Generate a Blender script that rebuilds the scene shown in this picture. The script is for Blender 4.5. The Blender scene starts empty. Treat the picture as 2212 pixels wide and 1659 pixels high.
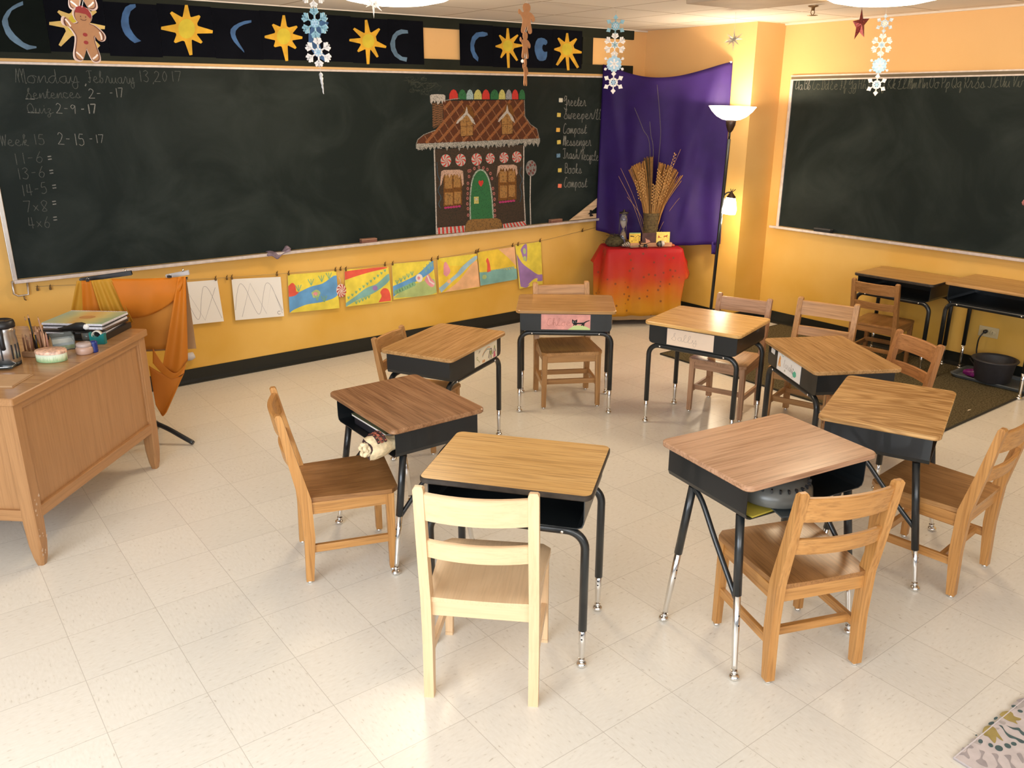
import bpy, bmesh, math, random
from mathutils import Vector, Matrix
random.seed(7)
S = bpy.context.scene
COL = S.collection
PI = math.pi

# ------------------------------------------------------------------ camera
F_PX, YAW, PITCH, ROLL, CAMH = 1804.07, 0.6463, 0.3256, 0.0006, 1.8364
IW, IH = 2212.0, 1659.0
cf = Vector((math.sin(YAW)*math.cos(PITCH), math.cos(YAW)*math.cos(PITCH), -math.sin(PITCH)))
cr0 = Vector((math.cos(YAW), -math.sin(YAW), 0))
cu0 = cr0.cross(cf)
cr = cr0*math.cos(ROLL) + cu0*math.sin(ROLL)
cu = -cr0*math.sin(ROLL) + cu0*math.cos(ROLL)
cam = bpy.data.cameras.new('camera')
cam.sensor_fit = 'HORIZONTAL'; cam.sensor_width = 36.0; cam.lens = 36.0*F_PX/IW
cam.clip_start = 0.05; cam.clip_end = 100
camo = bpy.data.objects.new('camera', cam); COL.objects.link(camo)
M = Matrix((( cr.x, cu.x, -cf.x, 0), (cr.y, cu.y, -cf.y, 0), (cr.z, cu.z, -cf.z, CAMH), (0, 0, 0, 1)))
camo.matrix_world = M
S.camera = camo
CAMP = Vector((0, 0, CAMH))

# ------------------------------------------------------------------ light and exposure
S.view_settings.view_transform = 'Standard'
S.view_settings.look = 'None'
S.view_settings.exposure = 0.06
S.view_settings.gamma = 1.0
w = bpy.data.worlds.new('world'); S.world = w; w.use_nodes = True
w.node_tree.nodes['Background'].inputs[0].default_value = (0.86, 0.90, 1.0, 1)
w.node_tree.nodes['Background'].inputs[1].default_value = 0.26

def area(name, loc, target, sx, sy, power, color):
    l = bpy.data.lights.new(name, 'AREA'); l.shape = 'RECTANGLE'; l.size = sx; l.size_y = sy
    l.energy = power; l.color = color
    o = bpy.data.objects.new(name, l); COL.objects.link(o)
    o.location = loc
    o.rotation_euler = (Vector(target)-Vector(loc)).to_track_quat('-Z', 'Y').to_euler()
    return o
# daylight through the windows of the left wall, behind and beside the photographer
area('window_daylight', (-2.0, 0.7, 1.55), (0.9, 1.9, 0.0), 3.0, 1.5, 150, (0.84, 0.92, 1.0))
area('window_daylight', (0.2, -2.2, 1.9), (2.2, 1.8, 0.0), 4.0, 1.6, 118, (1.0, 0.98, 0.95))

def point(name, loc, power, color, r=0.04):
    l = bpy.data.lights.new(name, 'POINT'); l.energy = power; l.color = color; l.shadow_soft_size = r
    o = bpy.data.objects.new(name, l); COL.objects.link(o); o.location = loc
    return o

# ------------------------------------------------------------------ room numbers (metres)
YA, XB, XP, YR, ZC, BBH = 5.677, 6.137, 5.774, 4.482, 2.4326, 0.1034
TILE = 0.3048

def ray(px, py):
    return cf + cr*((px-IW/2)/F_PX) - cu*((py-IH/2)/F_PX)
def on(px, py, axis, val):
    d = ray(px, py); t = (val-CAMP[axis])/d[axis]
    return CAMP + d*t
def wf(px, py, off=0.0):            # a point on the front wall, off metres in front of it
    return on(px, py, 1, YA-off)
def wr(px, py, off=0.0):            # a point on the right wall
    return on(px, py, 0, XB-off)
def zp(px, py, z=0.0):              # a point at height z
    return on(px, py, 2, z)
def dp(px, py, depth):              # a point at a distance along the view
    return CAMP + ray(px, py)*depth

# ------------------------------------------------------------------ materials
MATS = {}
def newmat(name):
    m = bpy.data.materials.new(name); m.use_nodes = True
    nt = m.node_tree; b = nt.nodes['Principled BSDF']
    return m, nt, b
def srgb(r, g, b):
    f = lambda c: (c/255/12.92) if c/255 <= .04045 else ((c/255+.055)/1.055)**2.4
    return (f(r), f(g), f(b))
def flat(name, rgb, rough=.6, metal=0, spec=.5, emit=None, es=0, var=0.0, vscale=8.0, alpha=1, trans=0, bump=0, sheen=0, coat=0):
    if name in MATS: return MATS[name]
    m, nt, b = newmat(name)
    b.inputs['Base Color'].default_value = (*rgb, 1)
    b.inputs['Roughness'].default_value = rough
    b.inputs['Metallic'].default_value = metal
    b.inputs['Specular IOR Level'].default_value = spec
    b.inputs['Alpha'].default_value = alpha
    b.inputs['Transmission Weight'].default_value = trans
    b.inputs['Coat Weight'].default_value = coat
    if emit:
        b.inputs['Emission Color'].default_value = (*emit, 1); b.inputs['Emission Strength'].default_value = es
    if var > 0 or bump > 0:
        tc = nt.nodes.new('ShaderNodeTexCoord'); n = nt.nodes.new('ShaderNodeTexNoise')
        n.inputs['Scale'].default_value = vscale; n.inputs['Detail'].default_value = 5
        nt.links.new(tc.outputs['Object'], n.inputs['Vector'])
        if var > 0:
            r = nt.nodes.new('ShaderNodeValToRGB')
            r.color_ramp.elements[0].position = .3; r.color_ramp.elements[1].position = .7
            r.color_ramp.elements[0].color = (*[c*(1-var) for c in rgb], 1)
            r.color_ramp.elements[1].color = (*[min(1, c*(1+var)) for c in rgb], 1)
            nt.links.new(n.outputs['Fac'], r.inputs['Fac']); nt.links.new(r.outputs['Color'], b.inputs['Base Color'])
        if bump > 0:
            bp = nt.nodes.new('ShaderNodeBump'); bp.inputs['Strength'].default_value = bump; bp.inputs['Distance'].default_value = .004
            nt.links.new(n.outputs['Fac'], bp.inputs['Height']); nt.links.new(bp.outputs['Normal'], b.inputs['Normal'])
    MATS[name] = m
    return m

def wood(tone, axis='x', c1=None, c2=None, rough=.38, fine=1.0, wave=0.0, seed=0.0, pore=.28):
    """Procedural wood whose grain runs along one local axis."""
    key = 'wood_%s_%s' % (tone, axis)
    if key in MATS: return MATS[key]
    m, nt, b = newmat(key)
    tc = nt.nodes.new('ShaderNodeTexCoord'); mp = nt.nodes.new('ShaderNodeMapping')
    lo, hi = 2.2, 38.0*fine
    sc = {'x': (lo, hi, hi), 'y': (hi, lo, hi), 'z': (hi, hi, lo)}[axis]
    mp.inputs['Scale'].default_value = sc
    mp.inputs['Location'].default_value = (seed, seed*1.7, seed*.6)
    nt.links.new(tc.outputs['Object'], mp.inputs['Vector'])
    n = nt.nodes.new('ShaderNodeTexNoise'); n.inputs['Scale'].default_value = 1.0
    n.inputs['Detail'].default_value = 6; n.inputs['Roughness'].default_value = .62; n.inputs['Distortion'].default_value = .5
    nt.links.new(mp.outputs['Vector'], n.inputs['Vector'])
    r = nt.nodes.new('ShaderNodeValToRGB')
    r.color_ramp.elements[0].position = .33; r.color_ramp.elements[1].position = .68
    r.color_ramp.elements[0].color = (*c1, 1); r.color_ramp.elements[1].color = (*c2, 1)
    src = n.outputs['Fac']
    if wave > 0:
        mp2 = nt.nodes.new('ShaderNodeMapping')
        a, c = 1.6, 9.0
        mp2.inputs['Scale'].default_value = {'x': (a, c, c), 'y': (c, a, c), 'z': (c, c, a)}[axis]
        mp2.inputs['Location'].default_value = (seed+.3, seed, 0)
        nt.links.new(tc.outputs['Object'], mp2.inputs['Vector'])
        n2 = nt.nodes.new('ShaderNodeTexNoise'); n2.inputs['Scale'].default_value = .75; n2.inputs['Detail'].default_value = 1.5
        nt.links.new(mp2.outputs['Vector'], n2.inputs['Vector'])
        mu = nt.nodes.new('ShaderNodeMath'); mu.operation = 'MULTIPLY'; mu.inputs[1].default_value = 95*wave
        nt.links.new(n2.outputs['Fac'], mu.inputs[0])
        si = nt.nodes.new('ShaderNodeMath'); si.operation = 'SINE'; nt.links.new(mu.outputs[0], si.inputs[0])
        sc2 = nt.nodes.new('ShaderNodeMath'); sc2.operation = 'MULTIPLY_ADD'; sc2.inputs[1].default_value = .13; sc2.inputs[2].default_value = 0
        nt.links.new(si.outputs[0], sc2.inputs[0])
        ad = nt.nodes.new('ShaderNodeMath'); ad.operation = 'ADD'
        nt.links.new(sc2.outputs[0], ad.inputs[0]); nt.links.new(n.outputs['Fac'], ad.inputs[1]); src = ad.outputs[0]
    nt.links.new(src, r.inputs['Fac'])
    mp3 = nt.nodes.new('ShaderNodeMapping'); mp3.inputs['Scale'].default_value = {'x': (5, 150, 150), 'y': (150, 5, 150), 'z': (150, 150, 5)}[axis]
    nt.links.new(tc.outputs['Object'], mp3.inputs['Vector'])
    n3 = nt.nodes.new('ShaderNodeTexNoise'); n3.inputs['Scale'].default_value = 1; n3.inputs['Detail'].default_value = 3; nt.links.new(mp3.outputs['Vector'], n3.inputs['Vector'])
    r3 = nt.nodes.new('ShaderNodeValToRGB'); r3.color_ramp.elements[0].position = .36; r3.color_ramp.elements[1].position = .52
    r3.color_ramp.elements[0].color = (1-pore, 1-pore*1.1, 1-pore*1.2, 1); r3.color_ramp.elements[1].color = (1, 1, 1, 1)
    nt.links.new(n3.outputs['Fac'], r3.inputs['Fac'])
    mu3 = nt.nodes.new('ShaderNodeMix'); mu3.data_type = 'RGBA'; mu3.blend_type = 'MULTIPLY'; mu3.inputs[0].default_value = 1
    nt.links.new(r.outputs['Color'], mu3.inputs[6]); nt.links.new(r3.outputs['Color'], mu3.inputs[7]); nt.links.new(mu3.outputs[2], b.inputs['Base Color'])
    b.inputs['Roughness'].default_value = rough
    bp = nt.nodes.new('ShaderNodeBump'); bp.inputs['Strength'].default_value = .05; bp.inputs['Distance'].default_value = .002
    nt.links.new(n.outputs['Fac'], bp.inputs['Height']); nt.links.new(bp.outputs['Normal'], b.inputs['Normal'])
    MATS[key] = m
    return m

def paint_wall():
    if 'wall' in MATS: return MATS['wall']
    m, nt, b = newmat('wall_paint')
    tc = nt.nodes.new('ShaderNodeTexCoord')
    n = nt.nodes.new('ShaderNodeTexNoise'); n.inputs['Scale'].default_value = 1.9; n.inputs['Detail'].default_value = 3; n.inputs['Roughness'].default_value = .5
    nt.links.new(tc.outputs['Object'], n.inputs['Vector'])
    r = nt.nodes.new('ShaderNodeValToRGB')
    e = r.color_ramp.elements
    e[0].position = .32; e[1].position = .72
    e[0].color = (.68, .375, .045, 1); e[1].color = (.78, .485, .12, 1)
    nt.links.new(n.outputs['Fac'], r.inputs['Fac'])
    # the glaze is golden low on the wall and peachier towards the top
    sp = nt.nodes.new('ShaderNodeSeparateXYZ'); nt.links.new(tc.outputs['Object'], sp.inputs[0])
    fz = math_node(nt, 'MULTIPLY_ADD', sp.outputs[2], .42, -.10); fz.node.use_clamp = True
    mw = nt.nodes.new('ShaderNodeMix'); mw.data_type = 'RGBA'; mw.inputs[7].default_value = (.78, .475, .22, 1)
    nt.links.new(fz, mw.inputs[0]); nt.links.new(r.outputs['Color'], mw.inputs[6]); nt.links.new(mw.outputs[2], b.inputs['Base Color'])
    b.inputs['Roughness'].default_value = .55; b.inputs['Specular IOR Level'].default_value = .35
    n2 = nt.nodes.new('ShaderNodeTexNoise'); n2.inputs['Scale'].default_value = 60; n2.inputs['Detail'].default_value = 4
    nt.links.new(tc.outputs['Object'], n2.inputs['Vector'])
    bp = nt.nodes.new('ShaderNodeBump'); bp.inputs['Strength'].default_value = .08; bp.inputs['Distance'].default_value = .004
    nt.links.new(n2.outputs['Fac'], bp.inputs['Height']); nt.links.new(bp.outputs['Normal'], b.inputs['Normal'])
    MATS['wall'] = m
    return m

def math_node(nt, op, a, b=None, c=None):
    n = nt.nodes.new('ShaderNodeMath'); n.operation = op
    for i, v in enumerate((a, b, c)):
        if v is None: continue
        if isinstance(v, (int, float)): n.inputs[i].default_value = v
        else: nt.links.new(v, n.inputs[i])
    return n.outputs[0]

def floor_mat():
    m, nt, b = newmat('floor_vinyl_tile')
    tc = nt.nodes.new('ShaderNodeTexCoord'); sp = nt.nodes.new('ShaderNodeSeparateXYZ')
    nt.links.new(tc.outputs['Object'], sp.inputs[0])
    X = math_node(nt, 'MULTIPLY', math_node(nt, 'SUBTRACT', sp.outputs[0], .2656-TILE*40), 1/TILE)
    Y = math_node(nt, 'MULTIPLY', math_node(nt, 'SUBTRACT', sp.outputs[1], 3.3291-TILE*40), 1/TILE)
    fx = math_node(nt, 'FRACT', X); fy = math_node(nt, 'FRACT', Y)
    ex = math_node(nt, 'MINIMUM', fx, math_node(nt, 'SUBTRACT', 1.0, fx))
    ey = math_node(nt, 'MINIMUM', fy, math_node(nt, 'SUBTRACT', 1.0, fy))
    edge = math_node(nt, 'LESS_THAN', math_node(nt, 'MINIMUM', ex, ey), .0036)
    par = math_node(nt, 'MODULO', math_node(nt, 'ADD', math_node(nt, 'FLOOR', X), math_node(nt, 'FLOOR', Y)), 2.0)
    def streak(scale):
        mp = nt.nodes.new('ShaderNodeMapping'); mp.inputs['Scale'].default_value = scale
        nt.links.new(tc.outputs['Object'], mp.inputs['Vector'])
        n = nt.nodes.new('ShaderNodeTexNoise'); n.inputs['Scale'].default_value = 1; n.inputs['Detail'].default_value = 2.5; n.inputs['Roughness'].default_value = .55
        nt.links.new(mp.outputs['Vector'], n.inputs['Vector']); return n.outputs['Fac']
    s1 = streak((38, 105, 40)); s2 = streak((105, 38, 40))
    mx = nt.nodes.new('ShaderNodeMix'); mx.data_type = 'FLOAT'
    nt.links.new(par, mx.inputs[0]); nt.links.new(s1, mx.inputs[2]); nt.links.new(s2, mx.inputs[3])
    r = nt.nodes.new('ShaderNodeValToRGB'); e = r.color_ramp.elements
    e[0].position = .22; e[0].color = (.50, .44, .36, 1); e[1].position = .36; e[1].color = (.725, .68, .595, 1)
    x = e.new(.7); x.color = (.765, .725, .645, 1)
    nt.links.new(mx.outputs[0], r.inputs['Fac'])
    # every tile a touch lighter or darker
    cb = nt.nodes.new('ShaderNodeCombineXYZ')
    nt.links.new(math_node(nt, 'FLOOR', X), cb.inputs[0]); nt.links.new(math_node(nt, 'FLOOR', Y), cb.inputs[1])
    wn = nt.nodes.new('ShaderNodeTexWhiteNoise'); wn.noise_dimensions = '2D'; nt.links.new(cb.outputs[0], wn.inputs['Vector'])
    val = math_node(nt, 'MULTIPLY_ADD', wn.outputs['Value'], .05, .96)
    hsv = nt.nodes.new('ShaderNodeHueSaturation'); nt.links.new(r.outputs['Color'], hsv.inputs['Color']); nt.links.new(val, hsv.inputs['Value'])
    mc = nt.nodes.new('ShaderNodeMix'); mc.data_type = 'RGBA'; mc.inputs[7].default_value = (.37, .32, .26, 1)
    nt.links.new(math_node(nt, 'MULTIPLY', edge, .55), mc.inputs[0]); nt.links.new(hsv.outputs['Color'], mc.inputs[6])
    nt.links.new(mc.outputs[2], b.inputs['Base Color'])
    b.inputs['Roughness'].default_value = .26; b.inputs['Specular IOR Level'].default_value = .40
    n3 = nt.nodes.new('ShaderNodeTexNoise'); n3.inputs['Scale'].default_value = 5; nt.links.new(tc.outputs['Object'], n3.inputs['Vector'])
    bp = nt.nodes.new('ShaderNodeBump'); bp.inputs['Strength'].default_value = .06; bp.inputs['Distance'].default_value = .01
    nt.links.new(n3.outputs['Fac'], bp.inputs['Height']); nt.links.new(bp.outputs['Normal'], b.inputs['Normal'])
    return m

def ceiling_mat():
    m, nt, b = newmat('ceiling_tile')
    tc = nt.nodes.new('ShaderNodeTexCoord'); sp = nt.nodes.new('ShaderNodeSeparateXYZ')
    nt.links.new(tc.outputs['Object'], sp.inputs[0])
    X = math_node(nt, 'MULTIPLY', math_node(nt, 'SUBTRACT', sp.outputs[0], 5.42-.6096*40), 1/.6096)
    Y = math_node(nt, 'MULTIPLY', math_node(nt, 'SUBTRACT', sp.outputs[1], 4.45-.6096*40), 1/.6096)
    fx = math_node(nt, 'FRACT', X); fy = math_node(nt, 'FRACT', Y)
    ex = math_node(nt, 'MINIMUM', fx, math_node(nt, 'SUBTRACT', 1.0, fx)); ey = math_node(nt, 'MINIMUM', fy, math_node(nt, 'SUBTRACT', 1.0, fy))
    edge = math_node(nt, 'LESS_THAN', math_node(nt, 'MINIMUM', ex, ey), .012)
    mc = nt.nodes.new('ShaderNodeMix'); mc.data_type = 'RGBA'
    mc.inputs[6].default_value = (.80, .74, .68, 1); mc.inputs[7].default_value = (.42, .33, .25, 1)
    nt.links.new(edge, mc.inputs[0]); nt.links.new(mc.outputs[2], b.inputs['Base Color'])
    b.inputs['Roughness'].default_value = .8
    n3 = nt.nodes.new('ShaderNodeTexNoise'); n3.inputs['Scale'].default_value = 90; nt.links.new(tc.outputs['Object'], n3.inputs['Vector'])
    bp = nt.nodes.new('ShaderNodeBump'); bp.inputs['Strength'].default_value = .15; bp.inputs['Distance'].default_value = .004
    nt.links.new(n3.outputs['Fac'], bp.inputs['Height']); nt.links.new(bp.outputs['Normal'], b.inputs['Normal'])
    return m

def board_mat():
    if 'board' in MATS: return MATS['board']
    m, nt, b = newmat('chalkboard')
    tc = nt.nodes.new('ShaderNodeTexCoord')
    n = nt.nodes.new('ShaderNodeTexNoise'); n.inputs['Scale'].default_value = 1.7; n.inputs['Detail'].default_value = 7; n.inputs['Roughness'].default_value = .6; n.inputs['Distortion'].default_value = 1.1
    nt.links.new(tc.outputs['Object'], n.inputs['Vector'])
    r = nt.nodes.new('ShaderNodeValToRGB'); e = r.color_ramp.elements
    e[0].position = .42; e[0].color = (.0085, .0140, .0130, 1); e[1].position = .88; e[1].color = (.034, .044, .040, 1)
    nt.links.new(n.outputs['Fac'], r.inputs['Fac']); nt.links.new(r.outputs['Color'], b.inputs['Base Color'])
    b.inputs['Roughness'].default_value = .6; b.inputs['Specular IOR Level'].default_value = .16
    MATS['board'] = m
    return m

def chalk(name, rgb, cover=.5, scale=160):
    """Chalk: broken grains of one colour over the board."""
    key = 'chalk_'+name
    if key in MATS: return MATS[key]
    m, nt, b = newmat(key)
    tc = nt.nodes.new('ShaderNodeTexCoord'); n = nt.nodes.new('ShaderNodeTexNoise')
    n.inputs['Scale'].default_value = scale; n.inputs['Detail'].default_value = 3
    nt.links.new(tc.outputs['Object'], n.inputs['Vector'])
    r = nt.nodes.new('ShaderNodeValToRGB'); e = r.color_ramp.elements
    e[0].position = max(0, .62-cover*.5); e[1].position = min(1, .80-cover*.5)
    base = (.024, .028, .024)
    lo = tuple(base[i]*(1-cover*.6)+rgb[i]*cover*.6 for i in range(3))
    e[0].color = (*lo, 1); e[1].color = (*rgb, 1)
    nt.links.new(n.outputs['Fac'], r.inputs['Fac']); nt.links.new(r.outputs['Color'], b.inputs['Base Color'])
    b.inputs['Roughness'].default_value = .9; b.inputs['Specular IOR Level'].default_value = .1
    MATS[key] = m
    return m

def cloth_ramp(name, stops, axis=2, lo=0, hi=1, rough=.8, noise=.12, nscale=5, trans=0.0, spots=None):
    """Dyed cloth: a run of colours along one axis, clouded by noise."""
    if name in MATS: return MATS[name]
    m, nt, b = newmat(name)
    tc = nt.nodes.new('ShaderNodeTexCoord'); sp = nt.nodes.new('ShaderNodeSeparateXYZ'); nt.links.new(tc.outputs['Object'], sp.inputs[0])
    v = math_node(nt, 'MULTIPLY', math_node(nt, 'SUBTRACT', sp.outputs[axis], lo), 1/(hi-lo))
    n = nt.nodes.new('ShaderNodeTexNoise'); n.inputs['Scale'].default_value = nscale; n.inputs['Detail'].default_value = 3
    nt.links.new(tc.outputs['Object'], n.inputs['Vector'])
    f = math_node(nt, 'ADD', v, math_node(nt, 'MULTIPLY_ADD', n.outputs['Fac'], noise*2, -noise))
    r = nt.nodes.new('ShaderNodeValToRGB'); els = r.color_ramp.elements
    els[0].position = stops[0][0]; els[0].color = (*stops[0][1], 1)
    els[1].position = stops[-1][0]; els[1].color = (*stops[-1][1], 1)
    for p, c in stops[1:-1]:
        x = els.new(p); x.color = (*c, 1)
    nt.links.new(f, r.inputs['Fac'])
    out = r.outputs['Color']
    if spots:
        n2 = nt.nodes.new('ShaderNodeTexVoronoi'); n2.inputs['Scale'].default_value = spots[0]
        nt.links.new(tc.outputs['Object'], n2.inputs['Vector'])
        k = math_node(nt, 'LESS_THAN', n2.outputs['Distance'], spots[1])
        mc = nt.nodes.new('ShaderNodeMix'); mc.data_type = 'RGBA'; mc.inputs[7].default_value = (*spots[2], 1)
        nt.links.new(math_node(nt, 'MULTIPLY', k, .7), mc.inputs[0]); nt.links.new(out, mc.inputs[6]); out = mc.outputs[2]
    nt.links.new(out, b.inputs['Base Color'])
    b.inputs['Roughness'].default_value = rough; b.inputs['Specular IOR Level'].default_value = .25
    if trans > 0:
        tr = nt.nodes.new('ShaderNodeBsdfTranslucent'); nt.links.new(out, tr.inputs['Color'])
        ms = nt.nodes.new('ShaderNodeMixShader'); ms.inputs[0].default_value = trans
        o = nt.nodes['Material Output']
        nt.links.new(b.outputs[0], ms.inputs[1]); nt.links.new(tr.outputs[0], ms.inputs[2]); nt.links.new(ms.outputs[0], o.inputs[0])
    MATS[name] = m
    return m

def lit_glass(name, color, strength):
    if name in MATS: return MATS[name]
    m, nt, b = newmat(name)
    b.inputs['Base Color'].default_value = (.9, .88, .84, 1); b.inputs['Roughness'].default_value = .4
    b.inputs['Emission Color'].default_value = (*color, 1); b.inputs['Emission Strength'].default_value = strength
    MATS[name] = m
    return m

# ------------------------------------------------------------------ geometry helpers
class MB:
    """Collects shapes with material slots, then becomes one mesh object."""
    def __init__(s): s.bm = bmesh.new(); s.mats = []
    def mi(s, m):
        if m not in s.mats: s.mats.append(m)
        return s.mats.index(m)
    def _tag(s, faces, m, smooth=False):
        i = s.mi(m)
        for f in faces: f.material_index = i; f.smooth = smooth
    def box(s, c, size, m, rot=None, bevel=0, seg=2):
        t = bmesh.new()
        bmesh.ops.create_cube(t, size=1)
        bmesh.ops.scale(t, vec=size, verts=t.verts)
        if bevel > 0: bmesh.ops.bevel(t, geom=t.edges[:], offset=bevel, segments=seg, affect='EDGES', profile=.5)
        mat = Matrix.Translation(c) @ (rot.to_4x4() if rot is not None else Matrix.Identity(4))
        return s._merge(t, mat, m)
    def _merge(s, t, mat, m, smooth=False):
        vm = {}
        for v in t.verts: vm[v] = s.bm.verts.new(mat @ v.co)
        fs = []
        for f in t.faces:
            try: fs.append(s.bm.faces.new([vm[v] for v in f.verts]))
            except ValueError: pass
        t.free(); s._tag(fs, m, smooth); return s
    def quadbar(s, a, b, w1, h1, w2, h2, m, up=(0, 0, 1), bevel=0):
        """A bar from a to b of rectangular section (w across, h along up), tapering."""
        a, b = Vector(a), Vector(b); d = (b-a).normalized(); u = Vector(up)
        x = d.cross(u)
        if x.length < 1e-5: x = Vector((1, 0, 0))
        x.normalize(); y = x.cross(d).normalized()
        t = bmesh.new(); vs = []
        for p, w_, h_ in ((a, w1, h1), (b, w2, h2)):
            for sx, sy in ((-1, -1), (1, -1), (1, 1), (-1, 1)):
                vs.append(t.verts.new(p + x*sx*w_/2 + y*sy*h_/2))
        t.faces.new(vs[3::-1]); t.faces.new(vs[4:])
        for i in range(4): t.faces.new((vs[i], vs[(i+1) % 4], vs[4+(i+1) % 4], vs[4+i]))
        if bevel > 0: bmesh.ops.bevel(t, geom=t.edges[:], offset=bevel, segments=2, affect='EDGES', profile=.5)
        bmesh.ops.recalc_face_normals(t, faces=t.faces[:])
        return s._merge(t, Matrix.Identity(4), m)
    def tube(s, pts, r, m, seg=12, caps=True):
        pts = [Vector(p) for p in pts]; n = len(pts)
        rs = r if isinstance(r, (list, tuple)) else [r]*n
        rings = []; prev = None
        for i, p in enumerate(pts):
            d = (pts[min(i+1, n-1)]-pts[max(i-1, 0)])
            if d.length < 1e-9: d = Vector((0, 0, 1))
            d.normalize()
            if prev is None:
                a = Vector((0, 0, 1)) if abs(d.z) < .9 else Vector((1, 0, 0))
                x = d.cross(a).normalized()
            else:
                x = prev - d*prev.dot(d)
                x = x.normalized() if x.length > 1e-6 else d.orthogonal().normalized()
            prev = x; y = d.cross(x)
            rings.append([s.bm.verts.new(p + (x*math.cos(k*2*PI/seg)+y*math.sin(k*2*PI/seg))*rs[i]) for k in range(seg)])
        fs = []
        for i in range(n-1):
            for k in range(seg):
                fs.append(s.bm.faces.new((rings[i][k], rings[i][(k+1) % seg], rings[i+1][(k+1) % seg], rings[i+1][k])))
        s._tag(fs, m, True)
        if caps: s._tag([s.bm.faces.new(rings[0][::-1]), s.bm.faces.new(rings[-1])], m)
        return s
    def lathe(s, prof, c, m, seg=28, axis=(0, 0, 1), smooth=True, sx=1, sy=1):
        c = Vector(c); q = Vector((0, 0, 1)).rotation_difference(Vector(axis).normalized())
        rings = []
        for r, z in prof:
            if r < 1e-6: rings.append([s.bm.verts.new(c + q @ Vector((0, 0, z)))])
            else: rings.append([s.bm.verts.new(c + q @ Vector((r*sx*math.cos(2*PI*k/seg), r*sy*math.sin(2*PI*k/seg), z))) for k in range(seg)])
        fs = []
        for a, b in zip(rings, rings[1:]):
            for k in range(seg):
                k2 = (k+1) % seg
                if len(a) == 1 and len(b) == 1: continue
                if len(a) == 1: fs.append(s.bm.faces.new((a[0], b[k2], b[k])))
                elif len(b) == 1: fs.append(s.bm.faces.new((a[k], a[k2], b[0])))
                else: fs.append(s.bm.faces.new((a[k], a[k2], b[k2], b[k])))
        s._tag(fs, m, smooth); return s
    def poly(s, pts, m):
        vs = [s.bm.verts.new(Vector(p)) for p in pts]
        f = s.bm.faces.new(vs); s._tag([f], m); return s
    def prism(s, pts, depth, m):
        """Flat outline (3D points in one plane) pushed along depth (vector)."""
        d = Vector(depth); n = len(pts)
        a = [s.bm.verts.new(Vector(p)) for p in pts]; b = [s.bm.verts.new(Vector(p)+d) for p in pts]
        fs = [s.bm.faces.new(a[::-1]), s.bm.faces.new(b)]
        for i in range(n): fs.append(s.bm.faces.new((a[i], a[(i+1) % n], b[(i+1) % n], b[i])))
        bmesh.ops.recalc_face_normals(s.bm, faces=fs)
        s._tag(fs, m); return s
    def ribbon(s, pts, wd, nrm, m):
        """A drawn line: a flat strip of width wd in the plane with normal nrm."""
        pts = [Vector(p) for p in pts]; nrm = Vector(nrm); n = len(pts)
        if n < 2: return s
        L = []; R = []
        for i, p in enumerate(pts):
            d = pts[min(i+1, n-1)]-pts[max(i-1, 0)]
            if d.length < 1e-9: d = Vector((0, 0, 1))
            x = d.normalized().cross(nrm)
            ww = wd[i] if isinstance(wd, (list, tuple)) else wd
            L.append(s.bm.verts.new(p+x*ww/2)); R.append(s.bm.verts.new(p-x*ww/2))
        fs = [s.bm.faces.new((L[i], L[i+1], R[i+1], R[i])) for i in range(n-1)]
        s._tag(fs, m); return s
    def grid(s, P, m, smooth=True, closed_u=False):
        """P[i][j] rows of points."""
        V = [[s.bm.verts.new(Vector(p)) for p in row] for row in P]
        fs = []
        for i in range(len(V)-1):
            nj = len(V[i])
            for j in range(nj if closed_u else nj-1):
                j2 = (j+1) % nj
                fs.append(s.bm.faces.new((V[i][j], V[i][j2], V[i+1][j2], V[i+1][j])))
        s._tag(fs, m, smooth); return s
    def build(s, name, parent=None, autosmooth=False):
        me = bpy.data.meshes.new(name); s.bm.to_mesh(me); s.bm.free()
        for m in s.mats: me.materials.append(m)
        o = bpy.data.objects.new(name, me); COL.objects.link(o)
        if parent is not None: o.parent = parent
        return o

def tag(o, label=None, cat=None, group=None, kind=None):
    if label: o['label'] = label
    if cat: o['category'] = cat
    if group: o['group'] = group
    if kind: o['kind'] = kind
    return o
def thing(name, label, cat, loc=(0, 0, 0), rz=0, group=None):
    o = bpy.data.objects.new(name, None); o.empty_display_size = .05; COL.objects.link(o)
    o.location = loc; o.rotation_euler = (0, 0, rz)
    return tag(o, label, cat, group)
def struct(mb, name):
    return tag(mb.build(name), kind='structure')
def rebase(o, loc):
    """Move a one-mesh thing's origin to loc without moving it."""
    loc = Vector(loc); o.data.transform(Matrix.Translation(-loc)); o.location = loc; return o
def solidify(o, t, off=0):
    md = o.modifiers.new('thickness', 'SOLIDIFY'); md.thickness = t; md.offset = off; return o

def smooth_path(pts, k=5):
    """Catmull-Rom through 2D/3D points; a doubled point stays a corner."""
    pts = [Vector(p) for p in pts]; out = []
    if len(pts) < 3: return pts
    for i in range(len(pts)-1):
        p0 = pts[max(i-1, 0)]; p1 = pts[i]; p2 = pts[i+1]; p3 = pts[min(i+2, len(pts)-1)]
        for j in range(k):
            t = j/k
            out.append(.5*((2*p1)+(p2-p0)*t+(2*p0-5*p1+4*p2-p3)*t*t+(3*p1-p0-3*p2+p3)*t*t*t))
    out.append(pts[-1]); return out

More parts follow.
